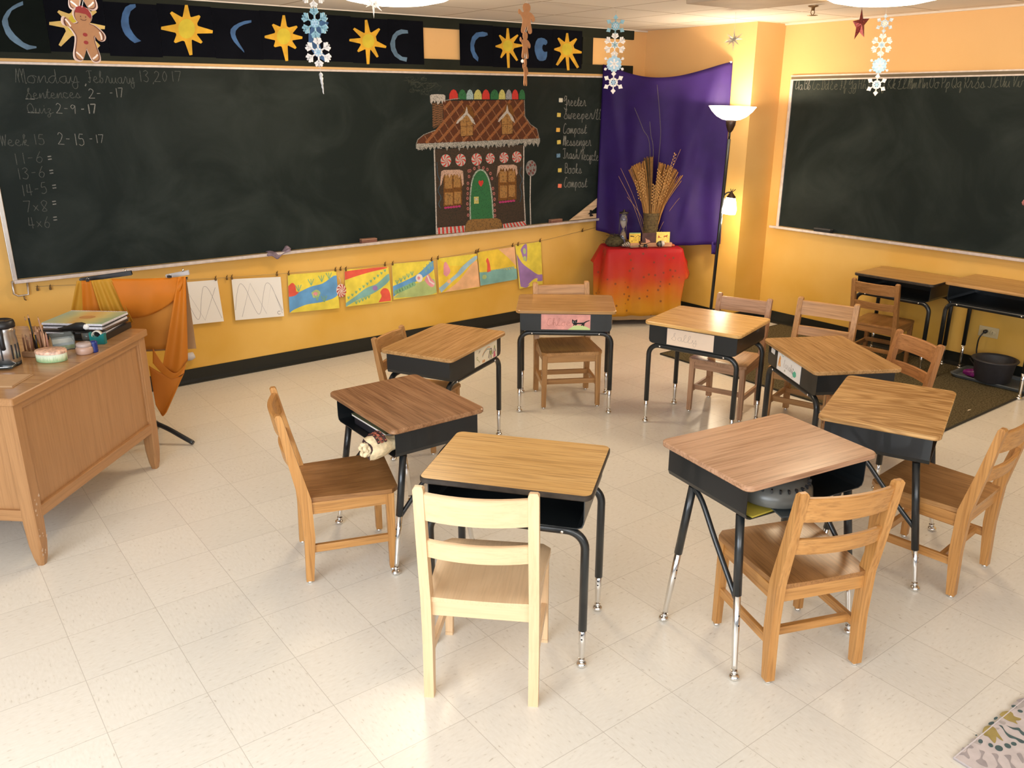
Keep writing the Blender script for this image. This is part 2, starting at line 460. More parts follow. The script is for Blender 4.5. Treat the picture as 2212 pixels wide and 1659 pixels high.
# ------------------------------------------------------------------ handwriting: single-line script letters
# points are x (0-9) and y (0-9,a-e): 4 is the baseline, 9 the x-height, e the capital height, 0 the descender
GL = {
'a':"79 59 28 16 25 44 65 79/79 75 84 95",'b':"04 28 4d 3e 2b 25 44 66 58 38",'c':"78 59 29 16 25 44 64 85",'d':"79 49 17 15 34 55 79 7e/7e 75 84 95",
'e':"16 57 68 59 39 16 25 44 64 85",'f':"05 49 5d 4e 3c 32 40 51 54 75",'g':"79 49 17 25 55 79/79 72 50 30 21 44 95",'h':"04 4b 5d 4e 3c 34/34 48 68 75 84 95",
'i':"04 49/49 45 54 75/4b 4c",'j':"04 59/59 52 30 11 33 85/5b 5c",'k':"04 4b 5d 4e 3c 34/34 48 69 57 36/36 64 84",'l':"04 4a 5d 4e 2b 25 44 75",
'm':"04 19 14/14 38 49 44/44 68 79 75 94",'n':"04 29 24/24 58 79 75 84 95",'o':"59 28 15 34 64 77 59/59 79 98",'p':"04 39/39 30/38 69 76 54 34",
'q':"79 49 17 25 55 79/79 70 81 94",'r':"04 38 4a 68 65 84 95",'s':"04 49/49 66 64 34 25/64 95",'t':"04 5d/5d 35 54 85/2a 7a",'u':"04 29 25 44 66 79/79 75 94",
'v':"04 29 25 44 65 79 99",'w':"04 19 15 34 48/48 45 64 79 99",'x':"19 74/79 14",'y':"04 29 26 45 69 79/79 72 50 31 34 95",'z':"28 49 68 35 54 53 41 20 12 95",
'A':"8e 3d 17 25 45 88 8e/8e 85 94",'B':"2e 24/2e 6e 7b 4a/4a 89 85 34 15",'C':"8d 5e 2a 16 34 64 86",'D':"3e 34 15/1d 5e 8a 75 44 15",'E':"8d 5e 3c 5a/5a 28 25 54 85",
'F':"1d 3e 9e/5e 56 44 25/38 78",'G':"8d 5e 2b 19 49 8c/8e 82 50 22/45 95",'H':"2e 24/8e 74/29 89",'I':"04 5c 7e 5d 45 25 16",'J':"17 6d 8e 7a 62 40 21 95",
'K':"2e 24/8e 29/29 84",'L':"1a 4c 6e 4e 37 15 34 84",'M':"04 2e/2e 34/38 5e 64/69 8e 84 94",'N':"04 2e/2e 34/38 7e 84",'O':"5e 1b 16 54 88 7c 5e/5e 7c 9d",
'P':"3e 34/1c 4e 8d 79 38",'Q':"5e 1b 16 54 88 7c 5e/46 94",'R':"3e 34/1c 4e 8d 79 38/48 84",'S':"05 4a 6e 4d 4a 77 64 24 06",'T':"1d 3e 9e/6e 65 44 25",
'U':"0c 2e 27 44 77 8e/8e 85 94",'V':"0c 2e 44/44 8d 9e",'W':"0c 2e 34/34 5d/5d 64/64 9e",
'0':"5e 29 44 79 5e",'1':"5e 54",'2':"2c 4e 7c 58 14/14 84",'3':"2d 5e 7c 4a/4a 77 54 15",'4':"3e 27/27 87/6e 64",'5':"7e 3e/3e 2a 6a 76 44 15",'6':"6e 28 25 54 77 59 28",
'7':"1e 8e/8e 44",'8':"5e 2c 48 75 44 25 58 8c 5e",'9':"7c 4d 2b 49 7c/7c 64",'-':"29 69",'=':"2b 7b/28 78",',':"44 32",'/':"14 8e",'*':"2a 75/7a 25"}
YV = {c: i-4 for i, c in enumerate('0123456789abcde')}
ADV = {' ': 5, ',': 4, '1': 7, 'i': 6, 'l': 7, '-': 8, 't': 7, 'm': 9.4}
def text_lines(txt):
    x = 0; out = []
    for ch in txt:
        if ch in GL:
            for st in GL[ch].split('/'):
                p = [(x+int(a[0]), YV[a[1]]) for a in st.split()]
                out.append([(v.x, v.y) for v in smooth_path([(q[0], q[1], 0) for q in p], 4)] if len(p) > 2 else p)
        x += ADV.get(ch, 9)
    return out, max(x, 1)
def write(mb, txt, p0, p1, caph, nrm, m, width, up=(0, 0, 1), jitter=0):
    """Write txt from world point p0 to p1 along the baseline, capitals caph metres high."""
    p0, p1 = Vector(p0), Vector(p1); ls, W = text_lines(txt); d = (p1-p0)/W; u = Vector(up)*caph/10
    nn = Vector(nrm)
    for i, l in enumerate(ls): mb.ribbon([p0+d*a+u*b+nn*(.00005*(i % 12)) for a, b in l], width, nrm, m)

# ================================================================== THE ROOM
WALL = paint_wall()
GREEN = flat('dark_green_paint', (.017, .020, .014), .6, var=.25, vscale=3, spec=.12)
BASEM = flat('black_vinyl_base', (.010, .012, .010), .35)
ALU = flat('aluminium', (.62, .58, .54), .38, .85, var=.08, vscale=20)
ALUW = flat('chalky_aluminium', (.66, .58, .54), .5, .35, var=.12, vscale=30)
CHROME = flat('chrome', (.78, .77, .75), .16, 1.0)
STEEL = flat('brushed_steel', (.62, .62, .63), .28, 1.0)
BLACKM = flat('black_enamel', (.010, .0125, .014), .32, coat=.2)
BLACKP = flat('black_plastic', (.012, .012, .013), .4)
BRASS = flat('brass_clip', (.20, .13, .06), .4, .8)
WHITEP = flat('white_paper', (.80, .78, .75), .8)
CREAM = flat('cream_paper', (.76, .66, .52), .8, var=.05, vscale=14)
PENCIL = flat('pencil_line', (.34, .33, .35), .9)

mb = MB(); mb.box((1.5, 1.2, -.03), (12, 11.5, .06), floor_mat()); struct(mb, 'floor')
mb = MB(); mb.box((1.5, 1.2, ZC+.03), (12, 11.5, .06), ceiling_mat()); struct(mb, 'ceiling')
mb = MB(); mb.box((1.5, YA+.06, ZC/2), (12, .12, ZC), WALL); struct(mb, 'wall_front')
mb = MB(); mb.box((XB+.06, 1.2, ZC/2), (.12, 11.2, ZC), WALL); struct(mb, 'wall_right')
mb = MB(); mb.box(((XP+XB)/2, (YR+YA)/2, ZC/2), (XB-XP, YA-YR, ZC), WALL); struct(mb, 'wall_corner_pillar')
def skirting(mb, a, b, n):
    """Black cove base: flat board with a curved toe, from a to b, n pointing into the room."""
    a, b, n = Vector(a), Vector(b), Vector(n); prof = [(.004, BBH), (.0045, .03), (.008, .012), (.022, .003), (.024, 0), (0, 0), (0, BBH)]
    P = [[p + n*q + Vector((0, 0, z)) for q, z in prof] for p in (a, b)]
    mb.grid(P, BASEM, smooth=False)
mb = MB(); skirting(mb, (-3, YA, 0), (XP, YA, 0), (0, -1, 0)); struct(mb, 'baseboard_front')
mb = MB(); skirting(mb, (XB, YR, 0), (XB, -4, 0), (-1, 0, 0)); skirting(mb, (XP, YR, 0), (XB, YR, 0), (0, -1, 0)); skirting(mb, (XP, YA, 0), (XP, YR, 0), (-1, 0, 0)); struct(mb, 'baseboard_right')
# slim angle where the hung ceiling meets the walls
TRIMC = flat('ceiling_angle', (.74, .66, .58), .6)
mb = MB(); mb.box((1.4, YA-.008, ZC-.006), (8.8, .016, .012), TRIMC); struct(mb, 'trim_1')
mb = MB(); mb.box((XB-.008, .24, ZC-.006), (.016, 8.5, .012), TRIMC); struct(mb, 'trim_2')

# a dim ceiling panel sunk lower than the tiles around it
mb = MB(); mb.box((4.535, 3.54, ZC-.012), (.60, .60, .024), flat('dim_ceiling_panel', (.40, .31, .23), .7, var=.1, vscale=6), bevel=.004)
o = mb.build('ceiling_panel'); tag(o, 'square brownish ceiling panel hanging a little below the pale tiles', 'ceiling panel'); rebase(o, (4.535, 3.54, ZC))

# round ceiling lights
GLOW = lit_glass('lit_diffuser', (1.0, .90, .76), 6.0)
for i, (x, y, lab, e) in enumerate(((4.52, 2.69, 'round lit ceiling light above the snowflake string on the right', 38), (2.44, 4.26, 'round lit ceiling light beside the white glitter star at the top', 38))):
    t = thing('ceiling_light', lab, 'ceiling light', (x, y, ZC), 0, 'round ceiling lights')
    mb = MB(); mb.lathe([(0, 0), (.345, 0), (.345, -.025), (.335, -.03)], (0, 0, 0), flat('lamp_white', (.8, .78, .74), .4)); mb.build('rim', t)
    mb = MB(); mb.lathe([(.335, -.028), (.32, -.055), (.27, -.08), (.18, -.098), (.08, -.105), (0, -.106)], (0, 0, 0), GLOW, seg=40); d = mb.build('diffuser', t)
    point('ceiling_light_bulb', (x, y, ZC-.2), e, (1.0, .77, .49), .22)

# sprinkler head
p = zp(1757, 12, ZC)
t = thing('fire_sprinkler', 'small brass fire sprinkler head on the ceiling', 'sprinkler', (p.x, p.y, ZC))
BR = flat('sprinkler_brass', (.30, .20, .11), .4, .9)
mb = MB(); mb.lathe([(0, 0), (.032, 0), (.032, -.006), (.012, -.012), (.012, -.03), (0, -.03)], (0, 0, 0), BR); mb.build('body', t)
mb = MB(); mb.tube([(.016, 0, -.028), (.02, 0, -.045), (.004, 0, -.058)], .003, BR, 6); mb.tube([(-.016, 0, -.028), (-.02, 0, -.045), (-.004, 0, -.058)], .003, BR, 6); mb.build('frame_arm', t)
mb = MB(); mb.lathe([(0, -.056), (.034, -.058), (.034, -.060), (0, -.062)], (0, 0, 0), BR); mb.build('deflector', t)

# ================================================================== BIG CHALKBOARD, FRONT WALL
BD = board_mat()
bx0, bx1, bz0, bz1 = .600, 5.42, .842, 2.036
t = thing('chalkboard', 'long dark green chalkboard on the yellow wall with the gingerbread house drawing', 'chalkboard', ((bx0+bx1)/2, YA, bz0))
T0 = Vector(((bx0+bx1)/2, YA, bz0))
def bpart(mb, name, parent=t, org=T0):
    for v in mb.bm.verts: v.co -= org
    return mb.build(name, parent)
mb = MB(); mb.box(((bx0+bx1)/2, YA-.006, (bz0+bz1)/2), (bx1-bx0, .012, bz1-bz0), BD); board = bpart(mb, 'writing_surface')
mb = MB(); mb.box((bx0-.010, YA-.011, (bz0+bz1)/2), (.026, .022, bz1-bz0+.02), ALU, bevel=.003); bpart(mb, 'side_frame')
mb = MB(); mb.box(((bx0+bx1)/2-.006, YA-.010, bz1+.006), (bx1-bx0+.03, .020, .015), ALUW, bevel=.003); bpart(mb, 'top_rail')
mb = MB(); mb.box(((bx0+bx1)/2-.006, YA-.035, bz0-.012), (bx1-bx0+.03, .070, .014), ALUW, bevel=.003)
mb.box(((bx0+bx1)/2-.006, YA-.068, bz0-.006), (bx1-bx0+.03, .006, .016), ALUW); bpart(mb, 'chalk_tray')
# wire tray end bracket
mb = MB()
mb.tube([(bx0-.028, YA-.02, bz0-.01), (bx0-.03, YA-.02, bz0-.085), (bx0-.01, YA-.02, bz0-.10), (bx0+.045, YA-.02, bz0-.098), (bx0+.05, YA-.02, bz0-.02)], .006, ALU, 8)
mb.tube([(bx0-.03, YA-.02, bz0-.012), (bx0+.052, YA-.02, bz0-.012)], .006, ALU, 8)
mb.tube([(bx0+.02, YA-.02, bz0-.10), (bx0+.02, YA-.02, bz0-.125), (bx0+.028, YA-.02, bz0-.13)], .004, BRASS, 8); bpart(mb, 'wire_bracket')

NF = (0, -1, 0)
def L(mb, txt, a, b, h, m, wd=.0034, off=.0128):
    p0, p1 = wf(*a, off), wf(*b, off); ph = (wf(a[0], a[1]-h, off)-p0).length
    write(mb, txt, p0, p1, ph, NF, m, wd)
CW = chalk('grey', (.235, .235, .215), .55, 220); CWF = chalk('faint', (.105, .112, .100), .5, 220)
mb = MB()
L(mb, 'Monday', (34, 178), (172, 180), 30, CWF); L(mb, ',', (176, 181), (186, 181), 25, CW, .006)
L(mb, 'February', (188, 178), (292, 181), 25, CWF); L(mb, '13,', (296, 176), (332, 177), 24, CWF); L(mb, '2017', (332, 176), (394, 176), 22, CWF)
L(mb, 'Sentences', (57, 213), (176, 211), 22, CWF); L(mb, '2-', (190, 212), (222, 212), 20, CW); L(mb, '-17', (236, 211), (268, 210), 20, CW)
L(mb, 'Quiz', (60, 244), (116, 245), 21, CWF); L(mb, '2-9', (120, 244), (168, 246), 21, CW); L(mb, '-17', (174, 246), (210, 245), 20, CW, .006)
mb.ribbon([wf(55, 213.5, .0128), wf(75, 214, .0128)], .004, NF, CW); mb.ribbon([wf(60, 243, .0128), wf(85, 244, .0128)], .004, NF, CW)
L(mb, 'Week', (0, 315), (64, 314), 24, CWF); L(mb, '15', (68, 312), (100, 313), 22, CWF); L(mb, '2-15', (124, 311), (186, 315), 25, CW); L(mb, '-17', (192, 309), (226, 309), 18, CW)
for s_, a, b in (('11-6', (25, 357), (97, 350)), ('13-6', (33, 389), (101, 382)), ('14-5', (43, 425), (105, 417)), ('7*8', (52, 459), (106, 456)), ('4*6', (60, 494), (112, 491))):
    L(mb, s_, a, b, 24, CWF)
for a in ((102, 353), (106, 383), (112, 415), (112, 450), (114, 484)): L(mb, '=', a, (a[0]+14, a[1]-2), 20, CW, .006)
for s_, a, b in (('Greeter', (1217, 228), (1266, 229)), ('Sweeper', (1218, 256), (1281, 257)), ('/LL', (1281, 257), (1299, 258)), ('Compost', (1216, 288), (1267, 288)),
               ('Messenger', (1216, 314), (1277, 315)), ('Trash', (1215, 342), (1249, 343)), ('/', (1249, 344), (1256, 344)), ('Recycle', (1255, 345), (1293, 347)), ('Books', (1219, 374), (1257, 374)), ('Compost', (1218, 404), (1268, 404))):
    L(mb, s_, a, b, 21, CW, .0055)
# faint loops left of the house
for k in range(26):
    x, y = 880+random.random()*70, 168+random.random()*34
    pts = [wf(x+random.uniform(-9, 9)*j*.5, y+random.uniform(-7, 7), .0128) for j in range(5)]
    mb.ribbon(smooth_path(pts, 4), .002, NF, chalk('smoke', (.085, .095, .07), .4))
bpart(mb, 'chalk_writing')

# --- the gingerbread house, chalk layer on chalk layer
def G(x, y): return (880+x*.21696, 160+y*.21696)
LAY = [.0126]
def gp(mb, pts, m, off=None):
    o = off if off else LAY[0]
    mb.poly([wf(*G(*p), o) for p in pts], m)
def gl(mb, pts, wd, m, off=None, sm=False):
    o = off if off else LAY[0]+.0004
    q = [wf(*G(*p), o) for p in pts]
    mb.ribbon(smooth_path(q, 4) if sm else q, wd*.00085, NF, m)
def ell(cx, cy, rx, ry, n=22, a0=0, a1=2*PI): return [(cx+rx*math.cos(a0+(a1-a0)*k/n), cy+ry*math.sin(a0+(a1-a0)*k/n)) for k in range(n)]
def inside(p, poly):
    x, y = p; c = False; j = len(poly)-1
    for i in range(len(poly)):
        if (poly[i][1] > y) != (poly[j][1] > y) and x < (poly[j][0]-poly[i][0])*(y-poly[i][1])/(poly[j][1]-poly[i][1])+poly[i][0]: c = not c
        j = i
    return c
def clipped(mb, a, b, poly, wd, m, off):
    N = 60; run = []
    for i in range(N+1):
        p = (a[0]+(b[0]-a[0])*i/N, a[1]+(b[1]-a[1])*i/N)
        if inside(p, poly): run.append(p)
        elif len(run) > 1: gl(mb, [run[0], run[-1]], wd, m, off); run = []
        else: run = []
    if len(run) > 1: gl(mb, [run[0], run[-1]], wd, m, off)
cBR = chalk('house_brown', (.060, .040, .028), .5, 90); cRF = chalk('roof_brown', (.105, .036, .018), .6, 90); cLT = chalk('lattice', (.27, .105, .040), .6); cLT2 = chalk('lattice_thin', (.27, .125, .06), .55)
cW = chalk('white', (.46, .42, .38), .62, 120); cSN = chalk('snow', (.36, .35, .31), .45, 150); cTAN = chalk('tan', (.33, .175, .06), .6, 90); cFR = chalk('frame_brown', (.165, .070, .020), .6, 90)
cRED = chalk('red', (.52, .045, .035), .65); cGRN = chalk('green', (.035, .14, .055), .65, 120); cYEL = chalk('yellow', (.50, .46, .15), .6); cBLU = chalk('light_blue', (.33, .45, .46), .55); cGRY = chalk('blue_grey', (.30, .31, .33), .55)
cPNK = chalk('pink', (.42, .15, .13), .6); cMAG = chalk('magenta', (.42, .045, .16), .6); cSTEP = chalk('step', (.24, .13, .045), .6, 90); cSKY = chalk('sky', (.05, .115, .16), .5); cICE = chalk('ice', (.50, .33, .25), .6, 120)
mb = MB()
gp(mb, [(275, 750), (1155, 705), (1168, 1482), (290, 1535)], cBR)
gp(mb, [(245, 285), (350, 285), (356, 470), (335, 505), (258, 545)], chalk('chimney', (.10, .055, .028), .5, 90))
roof = [(352, 268), (1165, 258), (1167, 330), (1172, 420), (1225, 500), (1290, 545), (1310, 600), (1312, 642), (90, 692), (105, 650), (165, 605), (280, 560), (345, 500), (360, 420)]
LAY[0] = .0130; gp(mb, roof, cRF)
for x in range(-300, 1400, 118): clipped(mb, (x, 700), (x+392, 255), roof, 26, cLT, .0134)
for x in range(-40, 1400, 92): clipped(mb, (x, 255), (x+262, 700), roof, 9, cLT2, .0136)
for i in range(9): gl(mb, [(250, 300+i*26), (352, 330+i*20)], 4, cLT2, .0132); gl(mb, [(250, 330+i*24), (352, 300+i*20)], 4, cLT2, .0133)
for cx, w_, m in zip((460, 547, 622, 702, 782, 868, 943, 1010, 1073, 1142), (44, 40, 35, 39, 38, 42, 33, 30, 32, 31), (cRED, cGRN, cBLU, cYEL, cRED, cGRN, cYEL, cGRY, cRED, cGRN)):
    gp(mb, [(cx-w_, 252), (cx-w_*.95, 200), (cx-w_*.55, 165), (cx, 152), (cx+w_*.55, 165), (cx+w_*.95, 200), (cx+w_, 252)], m, .0132)
bpart(mb, 'gingerbread_roof_drawing')
mb = MB(); random.seed(3); LAY[0] = .0138
def fringe(x0, y0, x1, y1, n, dmin, dmax, m, off):
    top = [(x0+(x1-x0)*i/n, y0+(y1-y0)*i/n) for i in range(n+1)]
    bot = []
    for i, (x, y) in enumerate(top):
        bot.append((x, y+(random.uniform(dmin, dmax) if i % 2 else dmin*.8)))
    gp(mb, top+bot[::-1], m, off)
fringe(85, 695, 1320, 640, 60, 45, 92, cSN, .0140)
for k in range(160):
    x = random.uniform(95, 1310); y = 695-(x-85)*.0445+random.uniform(0, 55); gl(mb, [(x+random.uniform(-14, 14), y+random.uniform(-10, 14)) for q in range(4)], 3, cW, .0143, True)
gp(mb, [(225, 215), (240, 203), (300, 200), (360, 203), (378, 215), (376, 285), (360, 262), (347, 300), (335, 262), (318, 290), (300, 305), (288, 262), (272, 290), (258, 262), (240, 302), (228, 280)], cW, .0140)
gl(mb, [(378, 262), (440, 252), (520, 240)], 6, cSN)
gl(mb, [(90, 690), (105, 650), (165, 603), (280, 558)], 6, cSN); gl(mb, [(1165, 258), (1170, 420), (1225, 500), (1290, 545), (1312, 642)], 6, cSN)
gl(mb, [(268, 755), (280, 1150), (290, 1590)], 13, cW); gl(mb, [(1160, 715), (1156, 1100), (1175, 1490)], 13, cW)
for dx, dy in ((0, 0), (404, -18)):
    f = lambda x, y: (x+dx-(.12*(x-590) if dx else 0), y+dy)
    gp(mb, [f(590, 300), f(560, 360), f(520, 450), f(660, 440), f(672, 420), f(640, 330)], cFR, .0140)
    gp(mb, [f(522, 445), f(590, 400), f(652, 450), f(655, 612), f(530, 622)], cTAN, .0144)
    gl(mb, [f(522, 445), f(530, 622), f(655, 612), f(652, 450)], 7, chalk('dark_line', (.05, .02, .01), .6), .0146)
    gl(mb, [f(590, 430), f(592, 610)], 5, cFR, .0147); gl(mb, [f(528, 520), f(652, 515)], 5, cFR, .0147)
    gp(mb, [f(590, 322), f(606, 390), f(640, 425), f(660, 455), f(680, 508), f(660, 492), f(640, 480), f(620, 440), f(600, 415), f(588, 408), f(570, 425), f(545, 455), f(520, 470), f(505, 492), f(484, 494), f(500, 460), f(540, 420), f(575, 385)], cW, .0149)
for cx, cy, r in ((383, 862, 1.12), (530, 856, 1.1), (690, 850, 1.1), (825, 840, .95), (962, 833, .95), (1090, 826, 1.0)):
    gp(mb, ell(cx, cy, 47*r, 56*r), cW, .0142)
    for k in range(7):
        a = k*2*PI/7; gp(mb, [(cx, cy)]+[(cx+46*r*q*math.cos(a+q*.9+e), cy+55*r*q*math.sin(a+q*.9+e)) for q, e in ((.4, 0), (.7, 0), (1, 0), (1, .2), (1, .38), (.7, .36), (.4, .3))], cRED, .0146)
for fr, panes, sn in (((360, 965, 545, 1318), ((372, 1005, 446, 1140), (460, 1003, 530, 1128), (372, 1180, 452, 1302), (466, 1172, 532, 1290)), (325, 955, 562, 1005, 1110)),
                  ((905, 930, 1086, 1262), ((920, 968, 990, 1078), (1006, 964, 1072, 1072), (922, 1110, 992, 1232), (1008, 1104, 1072, 1222)), (888, 905, 1098, 945, 1000))):
    gp(mb, [(fr[0], fr[1]), (fr[2], fr[1]), (fr[2], fr[3]-14), (fr[0], fr[3])], cFR, .0141)
    for q in panes: gp(mb, [(q[0], q[1]), (q[2], q[1]), (q[2], q[3]), (q[0], q[3])], cTAN, .0144)
    n = 15; x0, y0, x1, y1, y2 = sn
    top = [(x0+12, y0+14), (x0+40, y0), (x1-40, y0-4), (x1-8, y0+10)]
    bot = [(x1-(x1-x0)*i/n, (y2 if i in (0, 1, n-1, n) else y1)+(random.uniform(5, 36) if i % 2 else -12)) for i in range(n+1)]
    gp(mb, top+bot, cICE, .0148)
    for k in range(6): gp(mb, ell(fr[0]+20+k*(fr[2]-fr[0]-20)/6, fr[3]+14-k*3, 15, 11, 10), cMAG, .0146)
gp(mb, [(622, 1448), (620, 1250), (632, 1110), (648, 1030), (680, 975), (725, 948), (770, 962), (808, 1020), (830, 1100), (848, 1230), (862, 1448)], cGRN, .0142)
gl(mb, [(628, 1448), (625, 1250), (637, 1110), (653, 1035), (684, 978), (725, 954), (766, 968), (802, 1025), (824, 1105), (842, 1230), (856, 1448)], 15, chalk('mint', (.34, .40, .33), .55, 120), .0146, True)
gp(mb, [(706, 1075), (716, 1057), (733, 1066), (748, 1054), (758, 1072), (752, 1095), (733, 1123), (713, 1098)], cRED, .0148)
gp(mb, [(662, 1222), (710, 1220), (710, 1290), (664, 1292)], cYEL, .0146); gp(mb, ell(686, 1247, 12, 12, 12), cW, .0148)
for x, y in ((610, 965), (625, 962), (667, 940), (713, 928), (757, 934), (796, 950), (828, 990), (842, 1040), (852, 1140), (862, 1190), (868, 1246), (866, 1302), (870, 1358), (872, 1410), (614, 1020), (603, 1088), (601, 1140), (600, 1190), (599, 1236), (597, 1292), (603, 1340), (605, 1405)):
    gp(mb, ell(x, y, 12, 17, 10), cPNK, .0142); gp(mb, ell(x, y, 5, 8, 8), cBR, .0145)
gp(mb, [(575, 1570), (580, 1500), (600, 1460), (640, 1446), (890, 1434), (925, 1448), (942, 1490), (942, 1546)], cSTEP, .0150)
for a in ((300, 1530, 575, 1508, 570, 1574, 288, 1596), (950, 1492, 1165, 1464, 1188, 1504, 952, 1548)):
    q = [(a[0], a[1]), (a[2], a[3]), (a[4], a[5]), (a[6], a[7])]; gp(mb, q, cW, .0144)
    for k in range(7):
        u0, u1 = k/7+.02, k/7+.085
        P = lambda u, v: (q[0][0]+(q[1][0]-q[0][0])*u+((q[3][0]+(q[2][0]-q[3][0])*u)-(q[0][0]+(q[1][0]-q[0][0])*u))*v, q[0][1]+(q[1][1]-q[0][1])*u+((q[3][1]+(q[2][1]-q[3][1])*u)-(q[0][1]+(q[1][1]-q[0][1])*u))*v)
        gp(mb, [P(u0, 0), P(u1, 0), P(min(1, u1+.05), 1), P(min(1, u0+.05), 1)], cRED, .0147)
gl(mb, [(1226, 1010), (1222, 1250), (1228, 1498)], 14, cW, .0142); gp(mb, ell(1232, 937, 54, 80), chalk('lolly', (.24, .23, .22), .5), .0143)
for x, y in ((1200, 930), (1242, 880), (1268, 905), (1262, 955), (1228, 965), (1212, 990), (1250, 985), (1225, 905)): gp(mb, ell(x, y, 10, 14, 8), chalk('berry', (.17, .05, .045), .6), .0146)
gl(mb, [(295, 880), (302, 1000), (330, 1080), (305, 1160), (335, 1230), (312, 1290), (330, 1335)], 6, cSKY, .0144, True); gl(mb, [(1135, 925), (1118, 985), (1145, 1050), (1120, 1120), (1140, 1190), (1120, 1275)], 6, cSKY, .0144, True)
bpart(mb, 'gingerbread_house_drawing')

# tack strips above the board, open to the wall where the strip's lower rail ends
zb0, zb1 = 2.066, 2.140; zt0, zt1 = 2.352, 2.432
mb = MB(); mb.box(((.0+5.61)/2, YA-.009, (zb0+zb1)/2), (5.61, .018, zb1-zb0), GREEN, bevel=.002)
mb.box(((.0+5.607)/2, YA-.009, (zt0+zt1)/2-.003), (5.607, .018, zt1-zt0-.006), GREEN, bevel=.002)
mb.box((5.07, YA-.008, (zb1+zt0)/2), (.115, .016, zt0-zb1), GREEN)
o = mb.build('tack_strip'); tag(o, 'dark green painted display strips along the wall above the long chalkboard', 'display strip'); rebase(o, (2.8, YA, zb0))

# black sheets with painted moons and suns, each sheet a thing of its own
NAVY = flat('black_navy_paper', (.0045, .005, .008), .85, var=.2, vscale=5, spec=.04); NAVY2 = flat('black_green_paper', (.006, .0085, .0075), .85, var=.2, vscale=5, spec=.05)
PB = flat('painted_blue', (.040, .110, .265), .8, var=.35, vscale=14); PBL = flat('painted_pale_blue', (.10, .175, .265), .8, var=.35, vscale=14)
PY = flat('painted_gold', (.66, .36, .022), .8, var=.22, vscale=12); PYC = flat('painted_lemon', (.60, .47, .035), .8, var=.15, vscale=14); PYP = flat('painted_pale_gold', (.66, .46, .15), .8, var=.15, vscale=12)
C1 = lambda x, y: (x*.25316, y*.25316)
C2 = lambda x, y: (540+x*.25316, y*.25316)
C3 = lambda x, y: (1080+x*.28029, y*.28029)
C5 = lambda x, y: (1080+x*.1206, y*.1206)
xs = [.704, .981, 1.294, 1.594, 1.919, 2.229, 2.544, 2.876, 3.163, 3.455, None, 3.772, 4.081, 4.416, 4.681, 5.010]
sheets = [(a, b) for a, b in zip(xs, xs[1:]) if a and b]
def sun(mb, f, c, tips, r, m, mc, base=.44):
    r *= 1.08
    """Painted sun: a round middle and pointed rays to the given tips."""
    tips = sorted(tips, key=lambda p: math.atan2(p[1]-c[1], p[0]-c[0])); n = len(tips); pts = []
    for i, tp in enumerate(tips):
        a = math.atan2(tp[1]-c[1], tp[0]-c[0]); nx = tips[(i+1) % n]; an = math.atan2(nx[1]-c[1], nx[0]-c[0])
        while an < a: an += 2*PI
        d = math.hypot(tp[0]-c[0], tp[1]-c[1]); wt = d*.05+1.2
        pv = tips[i-1]; ap = math.atan2(pv[1]-c[1], pv[0]-c[0])
        while ap > a: ap -= 2*PI
        b0 = min(base*.75, (a-ap)*.42); b1 = min(base*.75, (an-a)*.42)
        for s_ in (-1, 1):
            if s_ < 0: pts.append((c[0]+r*1.02*math.cos(a-b0), c[1]+r*1.12*math.sin(a-b0)))
            pts.append((tp[0]-s_*math.sin(a)*wt, tp[1]+s_*math.cos(a)*wt))
            if s_ > 0: pts.append((c[0]+r*1.02*math.cos(a+b1), c[1]+r*1.12*math.sin(a+b1)))
        am = (a+an)/2; pts.append((c[0]+r*.98*math.cos(am), c[1]+r*1.08*math.sin(am)))
    mb.poly([wf(*f(*p), .0225) for p in pts], m)
    mb.poly([wf(*f(*p), .0230) for p in ell(c[0], c[1], r*.72, r*.85, 18)], mc)
def moon(mb, f, pts, m): mb.poly([wf(*f(*p), .0225) for p in pts], m)
